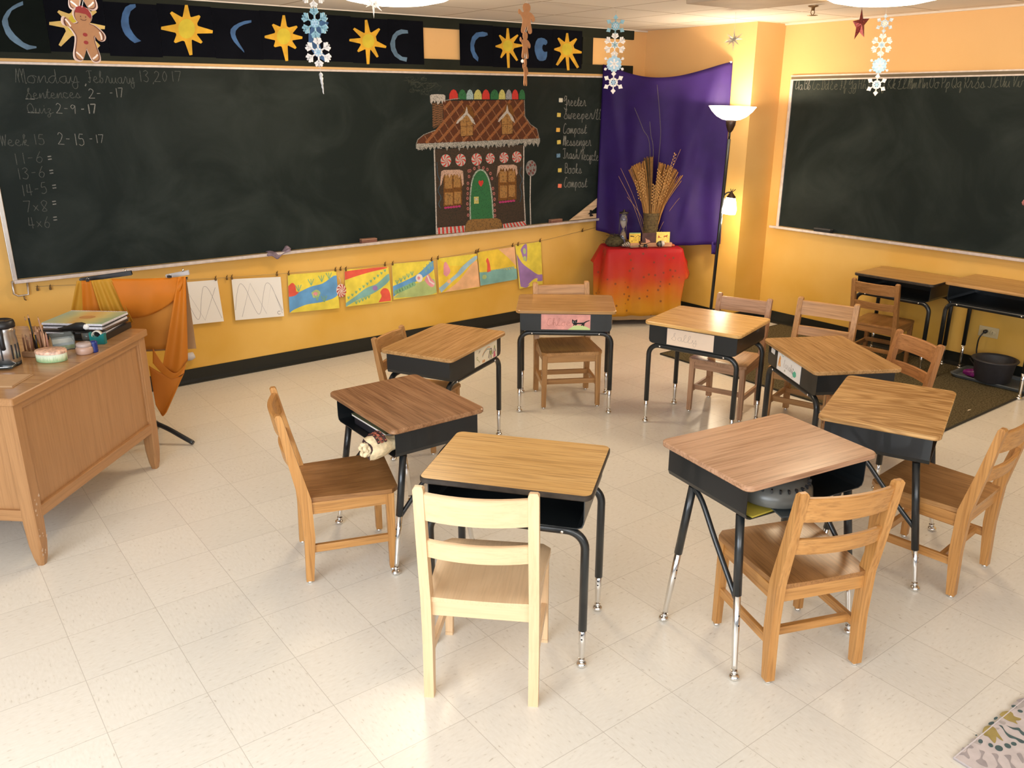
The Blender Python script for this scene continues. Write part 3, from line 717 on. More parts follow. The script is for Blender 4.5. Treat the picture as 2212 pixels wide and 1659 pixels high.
specs = [
 ('moon', 'thin pale blue crescent moon painted on the black sheet at the far left end', C1, [(195, 10), (150, 28), (110, 50), (60, 92), (30, 140), (16, 180), (20, 210), (50, 290), (85, 335), (130, 370), (180, 400), (230, 425), (312, 410), (310, 396), (250, 385), (200, 362), (130, 300), (95, 255), (75, 220), (65, 160), (100, 90), (150, 62), (198, 42)], PBL, 0),
 ('sun', 'gold sun with thin stick rays on the black sheet behind the gingerbread figure', C1, (640, 205), [(640, 40), (495, 95), (420, 200), (510, 390), (720, 420), (845, 400), (895, 235), (820, 95)], 88, PYP, PYC),
 ('moon', 'plain blue crescent moon painted on the black sheet right of the gingerbread figure', C1, [(1155, 35), (1110, 38), (1070, 60), (1045, 110), (1032, 180), (1035, 220), (1050, 265), (1070, 300), (1110, 340), (1150, 368), (1205, 350), (1170, 325), (1140, 290), (1110, 240), (1100, 200), (1098, 150), (1115, 95), (1160, 60)], PB, 0),
 ('sun', 'fat gold sun with a large lemon middle painted on a black sheet', C1, (1592, 245), [(1590, 42), (1458, 105), (1375, 240), (1490, 362), (1630, 470), (1722, 365), (1815, 272), (1705, 135)], 92, PY, PYC),
 ('moon', 'blue sickle moon with long straight lower tip painted on a black sheet', C1, [(2145, 172), (2090, 178), (2040, 195), (1995, 220), (1968, 250), (1965, 280), (1975, 320), (1995, 355), (2035, 400), (2085, 450), (2080, 430), (2045, 375), (2020, 330), (2008, 295), (2012, 262), (2040, 230), (2080, 210), (2145, 192)], PB, 0),
 ('sun', 'orange gold eight pointed star sun painted on the black sheet left of the blue snowflake', C2, (288, 310), [(288, 130), (193, 208), (125, 315), (208, 398), (315, 520), (392, 412), (447, 322), (402, 225)], 76, PY, PYC),
 ('moon', 'blue painted moon on the black sheet half hidden by hanging snowflakes', C2, [(672, 192), (630, 172), (580, 185), (525, 220), (500, 290), (500, 370), (520, 420), (560, 480), (640, 525), (670, 500), (620, 450), (598, 390), (596, 330), (610, 280), (650, 240)], PB, 0),
 ('sun', 'gold sun with eight long uneven rays painted on the black sheet right of the snowflakes', C2, (1010, 350), [(990, 170), (885, 243), (848, 342), (920, 440), (1008, 548), (1090, 487), (1162, 402), (1105, 245)], 66, PY, PYC),
 ('moon', 'blue hooked crescent moon on the black sheet just left of the bare wall gap', C2, [(1350, 285), (1345, 258), (1290, 250), (1250, 266), (1218, 300), (1196, 372), (1205, 430), (1235, 480), (1280, 512), (1335, 527), (1342, 490), (1300, 485), (1260, 455), (1240, 405), (1238, 345), (1260, 305), (1300, 288)], PBL, 0),
 ('moon', 'dim blue crescent moon on the black sheet just right of the bare wall gap', C2, [(2030, 300), (2025, 280), (1985, 270), (1930, 278), (1895, 315), (1880, 370), (1882, 430), (1905, 490), (1945, 525), (1950, 492), (1920, 440), (1912, 390), (1925, 345), (1955, 315), (2000, 312)], PB, 0),
 ('sun', 'gold sun painted on the black sheet behind the brown gingerbread string', C5, (140, 820), [(138, 505), (-10, 630), (-80, 830), (15, 1035), (155, 1218), (310, 1085), (405, 815), (322, 625)], 112, PY, PYC),
 ('moon', 'stout blue moon shaped like a fat letter on a black sheet', C5, [(850, 770), (845, 730), (800, 690), (740, 675), (680, 690), (645, 740), (620, 830), (622, 910), (640, 980), (670, 1055), (710, 1090), (770, 1092), (820, 1070), (842, 1010), (847, 925), (800, 930), (775, 912), (758, 870), (760, 830), (780, 795), (820, 808)], PB, 0),
 ('sun', 'gold sun with ragged rays on the last black sheet beside the green post', C3, (517, 380), [(518, 255), (448, 293), (418, 380), (438, 502), (527, 542), (602, 522), (630, 405), (590, 298)], 52, PY, PYC),
]
tilt = [0.0, .010, -.004, .004, .0, .003, .002, -.003, .0, .002, -.002, .0, .004]
for i, ((a, b), sp) in enumerate(zip(sheets, specs)):
    z0, z1 = 2.098, 2.392; g = .0008
    if i == 12: b = 5.0
    org = Vector(((a+b)/2, YA-.018, (z0+z1)/2))
    t = thing('black_paper_sheet', sp[1], 'painting', org, 0, 'black painted sheets above the chalkboard')
    mb = MB(); mb.box((0, -.001, tilt[i]), (b-a-g, .002, z1-z0), NAVY if i else NAVY2); mb.build('sheet', t)
    mb = MB()
    if sp[0] == 'sun': sun(mb, sp[2], sp[3], sp[4], sp[5], sp[6], sp[7])
    else: moon(mb, sp[2], sp[3], sp[4])
    for v in mb.bm.verts: v.co -= org
    mb.build('painted_'+sp[0], t)
# blank stretch of strip and loose thread lines left as they are

# magnets of the helper list
mc = {'a': flat('magnet_pale', (.62, .60, .50), .5), 'y': flat('magnet_yellow', (.62, .47, .10), .5, var=.15, vscale=60), 'o': flat('magnet_amber', (.70, .40, .07), .5), 'b': flat('magnet_blue', (.10, .20, .32), .5, var=.5, vscale=70), 'r': flat('magnet_coral', (.78, .18, .10), .5)}
for (x, y), k, lab in zip(((1527, 260), (1508, 407), (1500, 556), (1508, 678), (1503, 812), (1517, 958), (1517, 1113)), 'ayoybyr', ('pale grey and yellow square magnet beside the word Greeter', 'yellow square magnet beside the word Sweeper', 'amber square magnet beside the upper word Compost', 'golden square magnet beside the word Messenger', 'blue square magnet beside the words Trash and Recycle', 'yellow square magnet beside the word Books', 'coral red square magnet beside the lower word Compost')):
    p = wf(*G(x, y), .018)
    mb = MB(); mb.box((0, 0, 0), (.039, .010, .034), mc[k], rot=Matrix.Rotation(random.uniform(-.08, .08), 3, 'Y'), bevel=.004)
    o = mb.build('magnet'); o.location = p; tag(o, lab, 'magnet', 'square magnets on the helper list')

# things on the chalk tray
ERB = flat('eraser_felt', (.20, .085, .055), .85, var=.2, vscale=30); ERW = flat('eraser_back', (.33, .17, .11), .6)
for (px, py), lab in (((796, 522), 'brown felt chalk eraser on the long tray below the bare middle of the board'), ((1200, 479), 'brown felt chalk eraser on the tray beside the big set square')):
    p = wf(px, py, .036); p.z = bz0-.005
    t = thing('chalk_eraser', lab, 'eraser', p, random.uniform(-.1, .1), 'brown chalk erasers')
    mb = MB(); mb.box((0, 0, .012), (.125, .045, .024), ERB, bevel=.004); mb.build('felt', t)
    mb = MB(); mb.box((0, 0, .029), (.125, .045, .010), ERW, bevel=.003); mb.build('back', t)
p = wf(602, 545, .05); p.z = bz0-.005
mb = MB(); RAG = flat('rag', (.20, .15, .19), .9, var=.4, vscale=24); P = []
for i in range(9):
    row = []
    for j in range(15):
        u, v = j/14, i/8
        z = .008+.006*math.sin(u*9+v*3)*math.sin(v*5+1)+.004*math.cos(u*5)+.03*math.exp(-((u-.9)/.12)**2)*(1-v); y = -.02-.06*v
        if v > .55: z -= (v-.55)*(.05+.07*math.exp(-((u-.38)/.16)**2)-.05*u); y = -.052-.02*v-.004*math.sin(u*8)
        row.append((-.085+.17*u+.01*math.sin(v*6), y+.045, max(z, .002) if v <= .55 else z))
    P.append(row)
mb.grid(P, RAG); o = solidify(mb.build('rag'), .004); o.location = p; tag(o, 'crumpled grey purple rag hanging over the chalk tray', 'rag')
# big wooden set square leaning at the end of the board
SQ = wood('set_square', 'x', (.66, .45, .27), (.76, .56, .36), .5)
a, b, c_ = wf(1229, 478, .03), wf(1300, 473, .03), wf(1300, 420, .03)
t = thing('set_square', 'large pale wooden triangle set square leaning at the end of the chalkboard', 'set square', (b.x-.15, YA-.03, bz0))
A, B, C = Vector((a.x, 0, bz0+.004)), Vector((5.33, 0, bz0+.004)), Vector((5.33, 0, c_.z+.03))
og = Vector((b.x-.15, 0, bz0)); mb = MB()
hole = lambda k: A+(B-A)*.62+k
ctr = (A+B+C)/3
outer = [A, B, C]; inner = [ctr+(q-ctr)*.36+Vector((.02, 0, -.012)) for q in outer]
for i in range(3):
    j = (i+1) % 3; mb.prism([outer[i]-og, outer[j]-og, inner[j]-og, inner[i]-og], (0, -.010, 0), SQ)
mb.build('frame', t)
mb = MB(); mb.box(((A+(B-A)*.55).x-og.x, -.016, .05), (.018, .012, .055), BLACKP, bevel=.003); mb.box(((A+(B-A)*.55).x-og.x+.012, -.016, .03), (.03, .012, .012), BLACKP, bevel=.003); mb.build('handle_knob', t)
mb = MB(); mb.box(((A+(B-A)*.86).x-og.x, -.014, .16), (.014, .01, .06), flat('square_clip', (.30, .15, .06), .5)); mb.build('wooden_peg', t)

# ================================================================== CHILDREN'S PICTURES ON THE STRING BELOW THE BOARD
PQ = {
 1: [(366, 612.5), (469, 604), (482, 693), (376, 704)], 2: [(500, 603), (606, 598), (612, 682), (507, 691)],
 3: [(621, 593.3), (725.7, 585.2), (731.5, 664.7), (623.9, 674.9)], 4: [(744, 582.3), (838.6, 576), (844.4, 650.3), (745.4, 661.8)],
 5: [(846, 570), (935, 562.6), (941.6, 634.4), (848, 646.5)], 6: [(944, 558.6), (1029.5, 548), (1034.2, 619.9), (946.5, 632)],
 7: [(1031.4, 544.7), (1111.4, 533), (1115.2, 602.5), (1035.7, 616.4)], 8: [(1112.9, 530.2), (1167.8, 521.5), (1170, 612.7), (1120, 623.4)]}
WC = lambda n, c, v=.18, s=9: flat('wash_'+n, c, .85, var=v, vscale=s)
wY = WC('yellow', (.76, .62, .07)); wYo = WC('deep_yellow', (.78, .55, .05)); wB = WC('blue', (.12, .32, .60)); wBl = WC('pale_blue', (.33, .50, .60)); wG = WC('green', (.22, .42, .22)); wGp = WC('pale_green', (.42, .52, .20))
wR = WC('red', (.72, .10, .06)); wO = WC('peach', (.80, .46, .24)); wP = WC('pink', (.74, .30, .34)); wT = WC('teal', (.20, .42, .40)); wV = WC('violet', (.33, .19, .45)); wW = WC('white', (.78, .72, .70), .05)
labels = {1: 'white sheet with grey zigzag lines half hidden behind the orange silk', 2: 'white sheet with grey loops and zigzags marked with a small c', 3: 'watercolour of a broad blue river with a red shape at its left edge',
 4: 'watercolour of a teal river with red corners on bright yellow', 5: 'watercolour of a blue river with green bushes on both banks and a white flower', 6: 'watercolour of a pale stream crossing peach ground with a pink figure',
 7: 'watercolour of a small red figure standing above a teal meadow', 8: 'narrow watercolour with a violet slope under a yellow sky'}
def picture(i):
    q = [wf(*p, .012) for p in PQ[i]]; org = (q[0]+q[1])/2
    off = [Vector((0, 0, 0)), Vector((0, 0, 0)), Vector((0, -.014, 0)), Vector((0, -.014, 0))]
    q = [a+b-org for a, b in zip(q, off)]
    def uv(u, v, l=0):
        p = (q[0]*(1-u)+q[1]*u)*(1-v)+(q[3]*(1-u)+q[2]*u)*v
        return p+Vector((0, -.0018-.0004*l, 0))
    t = thing('childs_picture', labels[i], 'picture', org, 0, "children's pictures on the string")
    mb = MB(); mb.prism([uv(a_, b_)+Vector((0, .0006, 0)) for a_, b_ in ((0, 0), (1, 0), (1, 1), (0, 1))], (0, .001, 0), WHITEP); mb.build('paper', t)
    return t, uv
def blob(mb, uv, pts, m, l): mb.poly([uv(min(max(a, 0), 1), min(max(b, 0), 1), l) for a, b in pts], m)
def sm2(pts, k=4): return [(v.x, v.y) for v in smooth_path([(a, b, 0) for a, b in pts], k)]
def plantlets(mb, uv, spots, h, m, l):
    for u, v in spots:
        for s_ in (-1, 0, 1): mb.ribbon([uv(u, v, l), uv(u+s_*h*.35, v-h, l)], .006, NF, m)
for i in range(1, 9):
    t, uv = picture(i); mb = MB()
    if i in (1, 2):
        r = random.Random(i); ph = .4*i
        c1 = sm2([(0.02, .75), (.08, .35), (.16, .12), (.26, .25), (.36, .6), (.46, .88), (.53, .82), (.6, .45), (.68, .15), (.78, .2), (.88, .55), (.97, .92)], 4)
        c2 = [(.06, .95), (.33, .2), (.62, .93), (.93, .18)] if i == 1 else [(.14, .93), (.36, .12), (.64, .9), (.78, .2), (.98, .85)]
        mb.ribbon([uv(a, b) for a, b in c1], .0025, NF, PENCIL); mb.ribbon([uv(a, b) for a, b in c2], .003, NF, PENCIL)
        if i == 2: mb.ribbon([uv(a, b) for a, b in sm2([(.93, .87), (.89, .86), (.87, .9), (.89, .94), (.93, .93)])], .004, NF, PENCIL)
        mb.build('pencil_lines', t); continue
    blob(mb, uv, [(0, 0), (1, 0), (1, 1), (0, 1)], {3: wY, 4: wY, 5: wY, 6: wYo, 7: wYo, 8: wY}[i], 0)
    if i == 3:
        blob(mb, uv, sm2([(0, .55), (.2, .48), (.45, .36), (.7, .3), (1, .12), (1, .62), (.7, .78), (.35, .82), (.1, .92), (0, 1)]), wB, 1)
        blob(mb, uv, sm2([(.45, .52), (.55, .45), (.63, .52), (.6, .64), (.48, .66)]), wGp, 2); blob(mb, uv, ell(.53, .56, .05, .05, 10), wP, 3)
        blob(mb, uv, sm2([(0, .3), (.08, .22), (.14, .3), (.15, .45), (.2, .48), (.12, .56), (0, .58)]), wR, 2)
        plantlets(mb, uv, ((.2, .46), (.46, .33), (.68, .26), (.84, .2), (.56, .74), (.7, .8)), .17, wG, 3)
    if i == 4:
        blob(mb, uv, sm2([(0, .05), (.35, .02), (.8, 0), (.98, .03), (.55, .12), (.25, .2), (.0, .28)]), wR, 1)
        blob(mb, uv, sm2([(0, .9), (.2, .75), (.45, .55), (.7, .45), (.98, .2), (1, .38), (.75, .62), (.5, .76), (.25, .85), (0, 1)]), wT, 1)
        blob(mb, uv, ell(.65, .57, .06, .07, 14), wV, 2); blob(mb, uv, sm2([(.7, .98), (.78, .82), (.76, .7), (.84, .6), (.94, .64), (.98, .8), (.98, .98)]), wR, 2)
        plantlets(mb, uv, [(.06+.085*k, .80-.066*k) for k in range(11)], .07, wG, 3); plantlets(mb, uv, [(.22+.07*k, .96-.03*k) for k in range(5)], .09, wG, 3)
    if i == 5:
        blob(mb, uv, sm2([(0, .62), (.3, .5), (.6, .35), (1, .0), (1, .25), (.75, .45), (.5, .58), (.25, .72), (0, .92)]), wB, 1)
        blob(mb, uv, sm2([(0, .95), (.3, .72), (.6, .6), (.98, .55), (1, .95), (.5, 1)]), wGp, 1)
        for k in range(8): blob(mb, uv, ell(.06+.06*k, .80-.025*k, .045, .07, 10), wG, 2)
        plantlets(mb, uv, [(.1+.09*k, .58-.05*k) for k in range(5)], .12, wG, 3); plantlets(mb, uv, [(.8, .33), (.88, .25), (.95, .18)], .16, wT, 3)
        blob(mb, uv, ell(.62, .47, .085, .12, 14), wW, 3); blob(mb, uv, ell(.61, .47, .035, .05, 10), wP, 4)
        blob(mb, uv, sm2([(.74, .55), (.84, .38), (.9, .5), (.98, .68), (.9, .78), (.8, .68)]), wP, 3); mb.ribbon([uv(.82, .42, 5), uv(.86, .6, 5), uv(.96, .7, 5)], .012, NF, wW)
    if i == 6:
        blob(mb, uv, sm2([(.12, 1), (.5, .72), (.98, .2), (1, .98)]), wO, 1); blob(mb, uv, [(.0, 0), (.95, 0), (.6, .3), (.3, .25)], wY, 1)
        blob(mb, uv, sm2([(0, .86), (.25, .66), (.45, .5), (.62, .3), (.95, .06), (1, .14), (.75, .35), (.55, .55), (.3, .75), (.05, 1)]), wBl, 2)
        blob(mb, uv, sm2([(.13, .48), (.15, .2), (.2, .12), (.26, .24), (.3, .42), (.2, .56)]), wP, 3); blob(mb, uv, ell(.25, .7, .05, .06, 10), wO, 4)
    if i == 7:
        blob(mb, uv, [(.55, 0), (1, 0), (1, .6), (.8, .3)], wO, 1)
        blob(mb, uv, sm2([(0, .6), (.2, .62), (.45, .6), (.75, .66), (1, .68), (1, .98), (.5, 1), (0, 1)]), wT, 2); plantlets(mb, uv, [(.35+.07*k, .68) for k in range(9)], .09, wT, 3)
        blob(mb, uv, sm2([(.2, .64), (.22, .4), (.2, .3), (.23, .22), (.26, .24), (.29, .4), (.3, .62)]), wR, 3); blob(mb, uv, ell(.12, .76, .06, .07, 10), wGp, 3)
    if i == 8:
        blob(mb, uv, sm2([(.02, .2), (.2, .42), (.5, .6), (.8, .75), (1, .78), (1, .92), (.6, .9), (.3, 1), (.05, .95)]), wV, 1)
        blob(mb, uv, sm2([(.18, .12), (.3, .03), (.44, .02), (.42, .3), (.36, .4), (.25, .3)]), wV, 2); blob(mb, uv, ell(.33, .16, .06, .07, 10), wGp, 3); blob(mb, uv, ell(.32, .33, .07, .06, 10), wGp, 3)
        blob(mb, uv, sm2([(.35, .95), (.6, .85), (.78, .84), (.75, .92)]), wY, 2)
    mb.build('watercolour_paint', t)
mb = MB()
pts = [wf(*p, .010) for p in ((75, 619), (240, 612), (470, 601), (607, 591), (735, 581), (850, 569), (940, 559), (1030, 543), (1115, 528), (1180, 518), (1285, 492))]
mb.tube(pts, .0015, flat('twine', (.42, .30, .14), .9), 6); o = mb.build('hanging_string'); tag(o, 'thin string strung below the chalkboard to hang pictures', 'string')
for k, (px, py) in enumerate(((80.5, 624), (108.4, 622), (465.8, 602.5), (490, 601), (500.7, 600), (598, 592.4), (623.3, 591), (724.3, 583), (735.3, 581.4), (746.9, 582), (831.4, 571.5), (848, 569.8), (932, 561), (945.6, 557.7), (1027.5, 544.5), (1032.7, 542.3), (1107, 530.2), (1118.7, 528.2), (1166.4, 520), (1258, 498))):
    p = wf(px, py, .016); t = MB()
    t.box((0, 0, -.004), (.012, .012, .016), BRASS, bevel=.002); t.box((0, -.002, .008), (.006, .006, .018), BRASS); t.tube([(0, -.006, .012), (.004, -.010, .020), (0, -.012, .026)], .0016, BRASS, 5)
    o = t.build('picture_clip'); o.location = p
    tag(o, 'small dark metal clip on the picture string below the chalkboard', 'clip', 'clips on the picture string')
# swirled peppermint ornament between the third and fourth pictures
p = wf(737, 628, .02); t = thing('peppermint_ornament', 'red and white swirl peppermint ornament hanging between two watercolours', 'ornament', p)
mb = MB(); mb.lathe([(0, .006), (.045, .005), (.052, 0), (.045, -.005), (0, -.006)], (0, 0, 0), flat('mint_white', (.80, .66, .56), .4), axis=(0, -1, 0), sx=.8); mb.build('disc', t)
mb = MB()
for k in range(9):
    a = k*2*PI/9; mb.poly([Vector((.052*.8*q*math.cos(a+q+e), -.0072, .052*q*math.sin(a+q+e))) for q, e in ((.1, 0), (.5, 0), (.95, 0), (.95, .32), (.5, .3))], flat('mint_red', (.50, .07, .05), .4))
mb.build('swirl', t)
mb = MB(); mb.tube([(0, 0, .05), (0, .004, .085), (-.008, .004, .10)], .002, flat('mint_ribbon', (.75, .60, .50), .6), 6); mb.build('hanger', t)

# ================================================================== RIGHT WALL
NR = (-1, 0, 0)
ry0, ry1, rz0, rz1 = 1.7, 4.352, .842, 2.002
T1 = Vector((XB, (ry0+ry1)/2, rz0))
t = thing('chalkboard', 'dark green chalkboard on the right wall with the faint cursive alphabet along its top', 'chalkboard', T1)
mb = MB(); mb.box((XB-.006, (ry0+ry1)/2, (rz0+rz1)/2), (.012, ry1-ry0, rz1-rz0), BD); bpart(mb, 'writing_surface', t, T1)
mb = MB(); mb.box((XB-.011, ry1+.010, (rz0+rz1)/2), (.022, .026, rz1-rz0+.02), ALUW, bevel=.003); bpart(mb, 'side_frame', t, T1)
mb = MB(); mb.box((XB-.012, (ry0+ry1)/2, rz1+.004), (.024, ry1-ry0+.04, .010), ALUW)
mb.box((XB-.008, (ry0+ry1)/2, rz1+.019), (.016, ry1-ry0+.04, .020), flat('map_rail_cork', (.16, .12, .07), .8)); mb.box((XB-.013, (ry0+ry1)/2, rz1+.034), (.026, ry1-ry0+.04, .010), ALUW); bpart(mb, 'top_rail', t, T1)
mb = MB(); mb.box((XB-.035, (ry0+ry1)/2+.02, rz0-.012), (.070, ry1-ry0+.07, .014), ALUW, bevel=.003); mb.box((XB-.068, (ry0+ry1)/2+.02, rz0-.006), (.006, ry1-ry0+.07, .016), ALUW); bpart(mb, 'chalk_tray', t, T1)
mb = MB(); CA = chalk('alphabet', (.125, .13, .10), .5, 220)
pairs = 'Aa Bb Cc Dd Ee Ff Gg Hh Ii Jj Kk Ll Mm Nn Oo Pp Qq Rr Ss Tt Uu Vv Ww'.split()
ya, yb = wr(1717, 194, .0128).y, wr(2196, 189, .0128).y
zA = wr(1719, 194, .0128).z
for k, s_ in enumerate(pairs):
    y = ya+(yb-ya)*k/21.45
    write(mb, s_, (XB-.0128, y, zA+.004*math.sin(k)), (XB-.0128, y-.072, zA), .075, NR, CA if k > 1 else CW, .0042)
bpart(mb, 'chalk_alphabet', t, T1)
p = wr(1778, 501, .036); p.z = rz0-.005
t = thing('chalk_eraser', 'black felt chalk eraser on the tray of the right hand chalkboard', 'eraser', p, PI/2)
mb = MB(); mb.box((0, 0, .012), (.15, .045, .024), flat('black_felt', (.013, .013, .013), .9), bevel=.004); mb.build('felt', t)
mb = MB(); mb.box((0, 0, .029), (.15, .045, .010), flat('eraser_back_grey', (.06, .06, .06), .5), bevel=.003); mb.build('back', t)

# wall socket with a plug
p = wr(2136, 717, .0)
t = thing('wall_socket', 'cream double wall socket under the right hand wall desk', 'socket', p)
IV = flat('ivory_plastic', (.62, .50, .28), .4)
mb = MB(); mb.box((-.004, 0, 0), (.008, .135, .075), IV, bevel=.003); mb.build('cover_plate', t)
mb = MB()
for y in (.03, -.03):
    mb.lathe([(.019, 0), (.019, .003), (.017, .004), (0, .004)], (-.008, y, 0), IV, axis=(-1, 0, 0))
    for dz in (-.006, .006): mb.box((-.0125, y+.001, dz), (.001, .003, .007), BLACKP)
mb.build('outlet_face', t)
# heater pot, its cord, boot tray and purple parcel
pc = Vector((5.90, 2.36, .028))
POT = flat('dark_grey_pot', (.035, .034, .040), .5, var=.15, vscale=20)
t = thing('round_pot', 'large dark grey round pot on the boot tray under the wall desk', 'pot', pc)
mb = MB(); mb.lathe([(0, 0), (.095, 0), (.112, .01), (.128, .13), (.140, .145), (.140, .158), (.132, .160), (.122, .145), (.108, .02), (0, .015)], (0, 0, 0), POT, seg=36); mb.build('body', t)
mb = MB(); mb.tube([(.141*math.cos(2*PI*k/36), .141*math.sin(2*PI*k/36), .153) for k in range(37)], .005, POT, 8); mb.build('rim', t)
mb = MB()
a = wr(2129, 716, .028)
mb.lathe([(0, -.012), (.012, -.012), (.014, .012), (.006, .02), (0, .02)], a, BLACKP, axis=(-1, 0, 0))
mb.tube(smooth_path([a+Vector((-.02, 0, 0)), a+Vector((-.035, .02, -.05)), a+Vector((-.03, .025, -.13)), a+Vector((-.03, .02, -.19)), Vector((XB-.03, 2.62, .10)), Vector((XB-.045, 2.56, .045)), Vector((6.055, 2.50, .035))], 5), .005, BLACKP, 8)
o = mb.build('power_cord'); tag(o, 'black power cord plugged into the cream wall socket', 'cord')
t = thing('boot_tray', 'shallow grey plastic boot tray on the carpet under the wall desk', 'tray', (5.965, 2.33, .012))
TR = flat('tray_grey', (.10, .115, .125), .3)
def rrect(w_, d_, r, n=6):
    pts = []
    for cx, cy, a0 in ((w_/2-r, d_/2-r, 0), (-w_/2+r, d_/2-r, PI/2), (-w_/2+r, -d_/2+r, PI), (w_/2-r, -d_/2+r, 1.5*PI)):
        for k in range(n+1): pts.append((cx+r*math.cos(a0+PI/2*k/n), cy+r*math.sin(a0+PI/2*k/n)))
    return pts
mb = MB(); rr = rrect(.30, .58, .05); ri = rrect(.27, .55, .045)
P = [[(x, y, z) for x, y in q] for q, z in ((rrect(.26, .54, .04), 0), (rr, .022), (rr, .026), (ri, .024), (rrect(.25, .53, .04), .004))]
mb.grid(P, TR, closed_u=True); mb.poly([(x, y, .004) for x, y in rrect(.25, .53, .04)], TR); mb.poly([(x, y, 0) for x, y in rrect(.26, .54, .04)][::-1], TR); mb.build('tray_body', t)
PUR = flat('purple_foil', (.13, .008, .10), .22, var=.4, vscale=18)
mb = MB(); random.seed(5); P = []
for i in range(13):
    v = i/12; x = -.14+.28*v; r = .042*(math.sin(PI*min(max(v, .02), .98)))**.35
    P.append([(x, math.cos(2*PI*k/16)*r*1.25+.006*math.sin(k*2.2+i), .05+math.sin(2*PI*k/16)*r*.9+.004*math.sin(k*3+i*1.7)) for k in range(16)])
mb.grid(P, PUR, closed_u=True); mb.poly(P[0][::-1], PUR); mb.poly(P[-1], PUR)
o = mb.build('foil_parcel'); o.location = (5.865, 2.43, .020); o.rotation_euler = (0, 0, -1.35); o.scale = (.72, .72, .85); tag(o, 'shiny purple wrapped parcel in front of the round pot', 'parcel')

# carpet
def carpet_mat():
    m, nt, b = newmat('carpet')
    tc = nt.nodes.new('ShaderNodeTexCoord'); n = nt.nodes.new('ShaderNodeTexNoise'); n.inputs['Scale'].default_value = 95; n.inputs['Detail'].default_value = 3
    nt.links.new(tc.outputs['Object'], n.inputs['Vector'])
    r = nt.nodes.new('ShaderNodeValToRGB'); e = r.color_ramp.elements
    e[0].position = .38; e[0].color = (.066, .052, .026, 1); e[1].position = .62; e[1].color = (.150, .122, .066, 1)
    nt.links.new(n.outputs['Fac'], r.inputs['Fac']); nt.links.new(r.outputs['Color'], b.inputs['Base Color'])
    b.inputs['Roughness'].default_value = 1; b.inputs['Specular IOR Level'].default_value = .05
    bp = nt.nodes.new('ShaderNodeBump'); bp.inputs['Strength'].default_value = .6; bp.inputs['Distance'].default_value = .006
    nt.links.new(n.outputs['Fac'], bp.inputs['Height']); nt.links.new(bp.outputs['Normal'], b.inputs['Normal'])
    return m
CARP = carpet_mat()
t = thing('carpet', 'olive brown flat carpet in the corner under the wall desks', 'carpet', (5.36, 3.17, 0))
mb = MB(); mb.box((0, 0, .005), (1.49, 2.10, .010), CARP, bevel=.003); mb.build('pile', t)
mb = MB(); EDG = flat('carpet_binding', (.035, .030, .018), .9)
for a, b in (((-.747, -1.053), (.745, -1.053)), ((-.747, -1.053), (-.747, 1.053)), ((-.747, 1.053), (.745, 1.053))): mb.tube([(*a, .006), (*b, .006)], .0065, EDG, 8)
mb.build('binding', t)
p = zp(2093, 886, .011)
mb = MB(); mb.poly([(-.02, 0, 0), (0, -.006, .002), (.022, -.004, .001), (.02, .003, 0), (0, .004, .003)], flat('scrap', (.7, .62, .45), .9)); o = mb.build('paper_scrap'); o.location = p; solidify(o, .001); tag(o, 'tiny pale scrap of paper lying on the olive carpet', 'scrap')

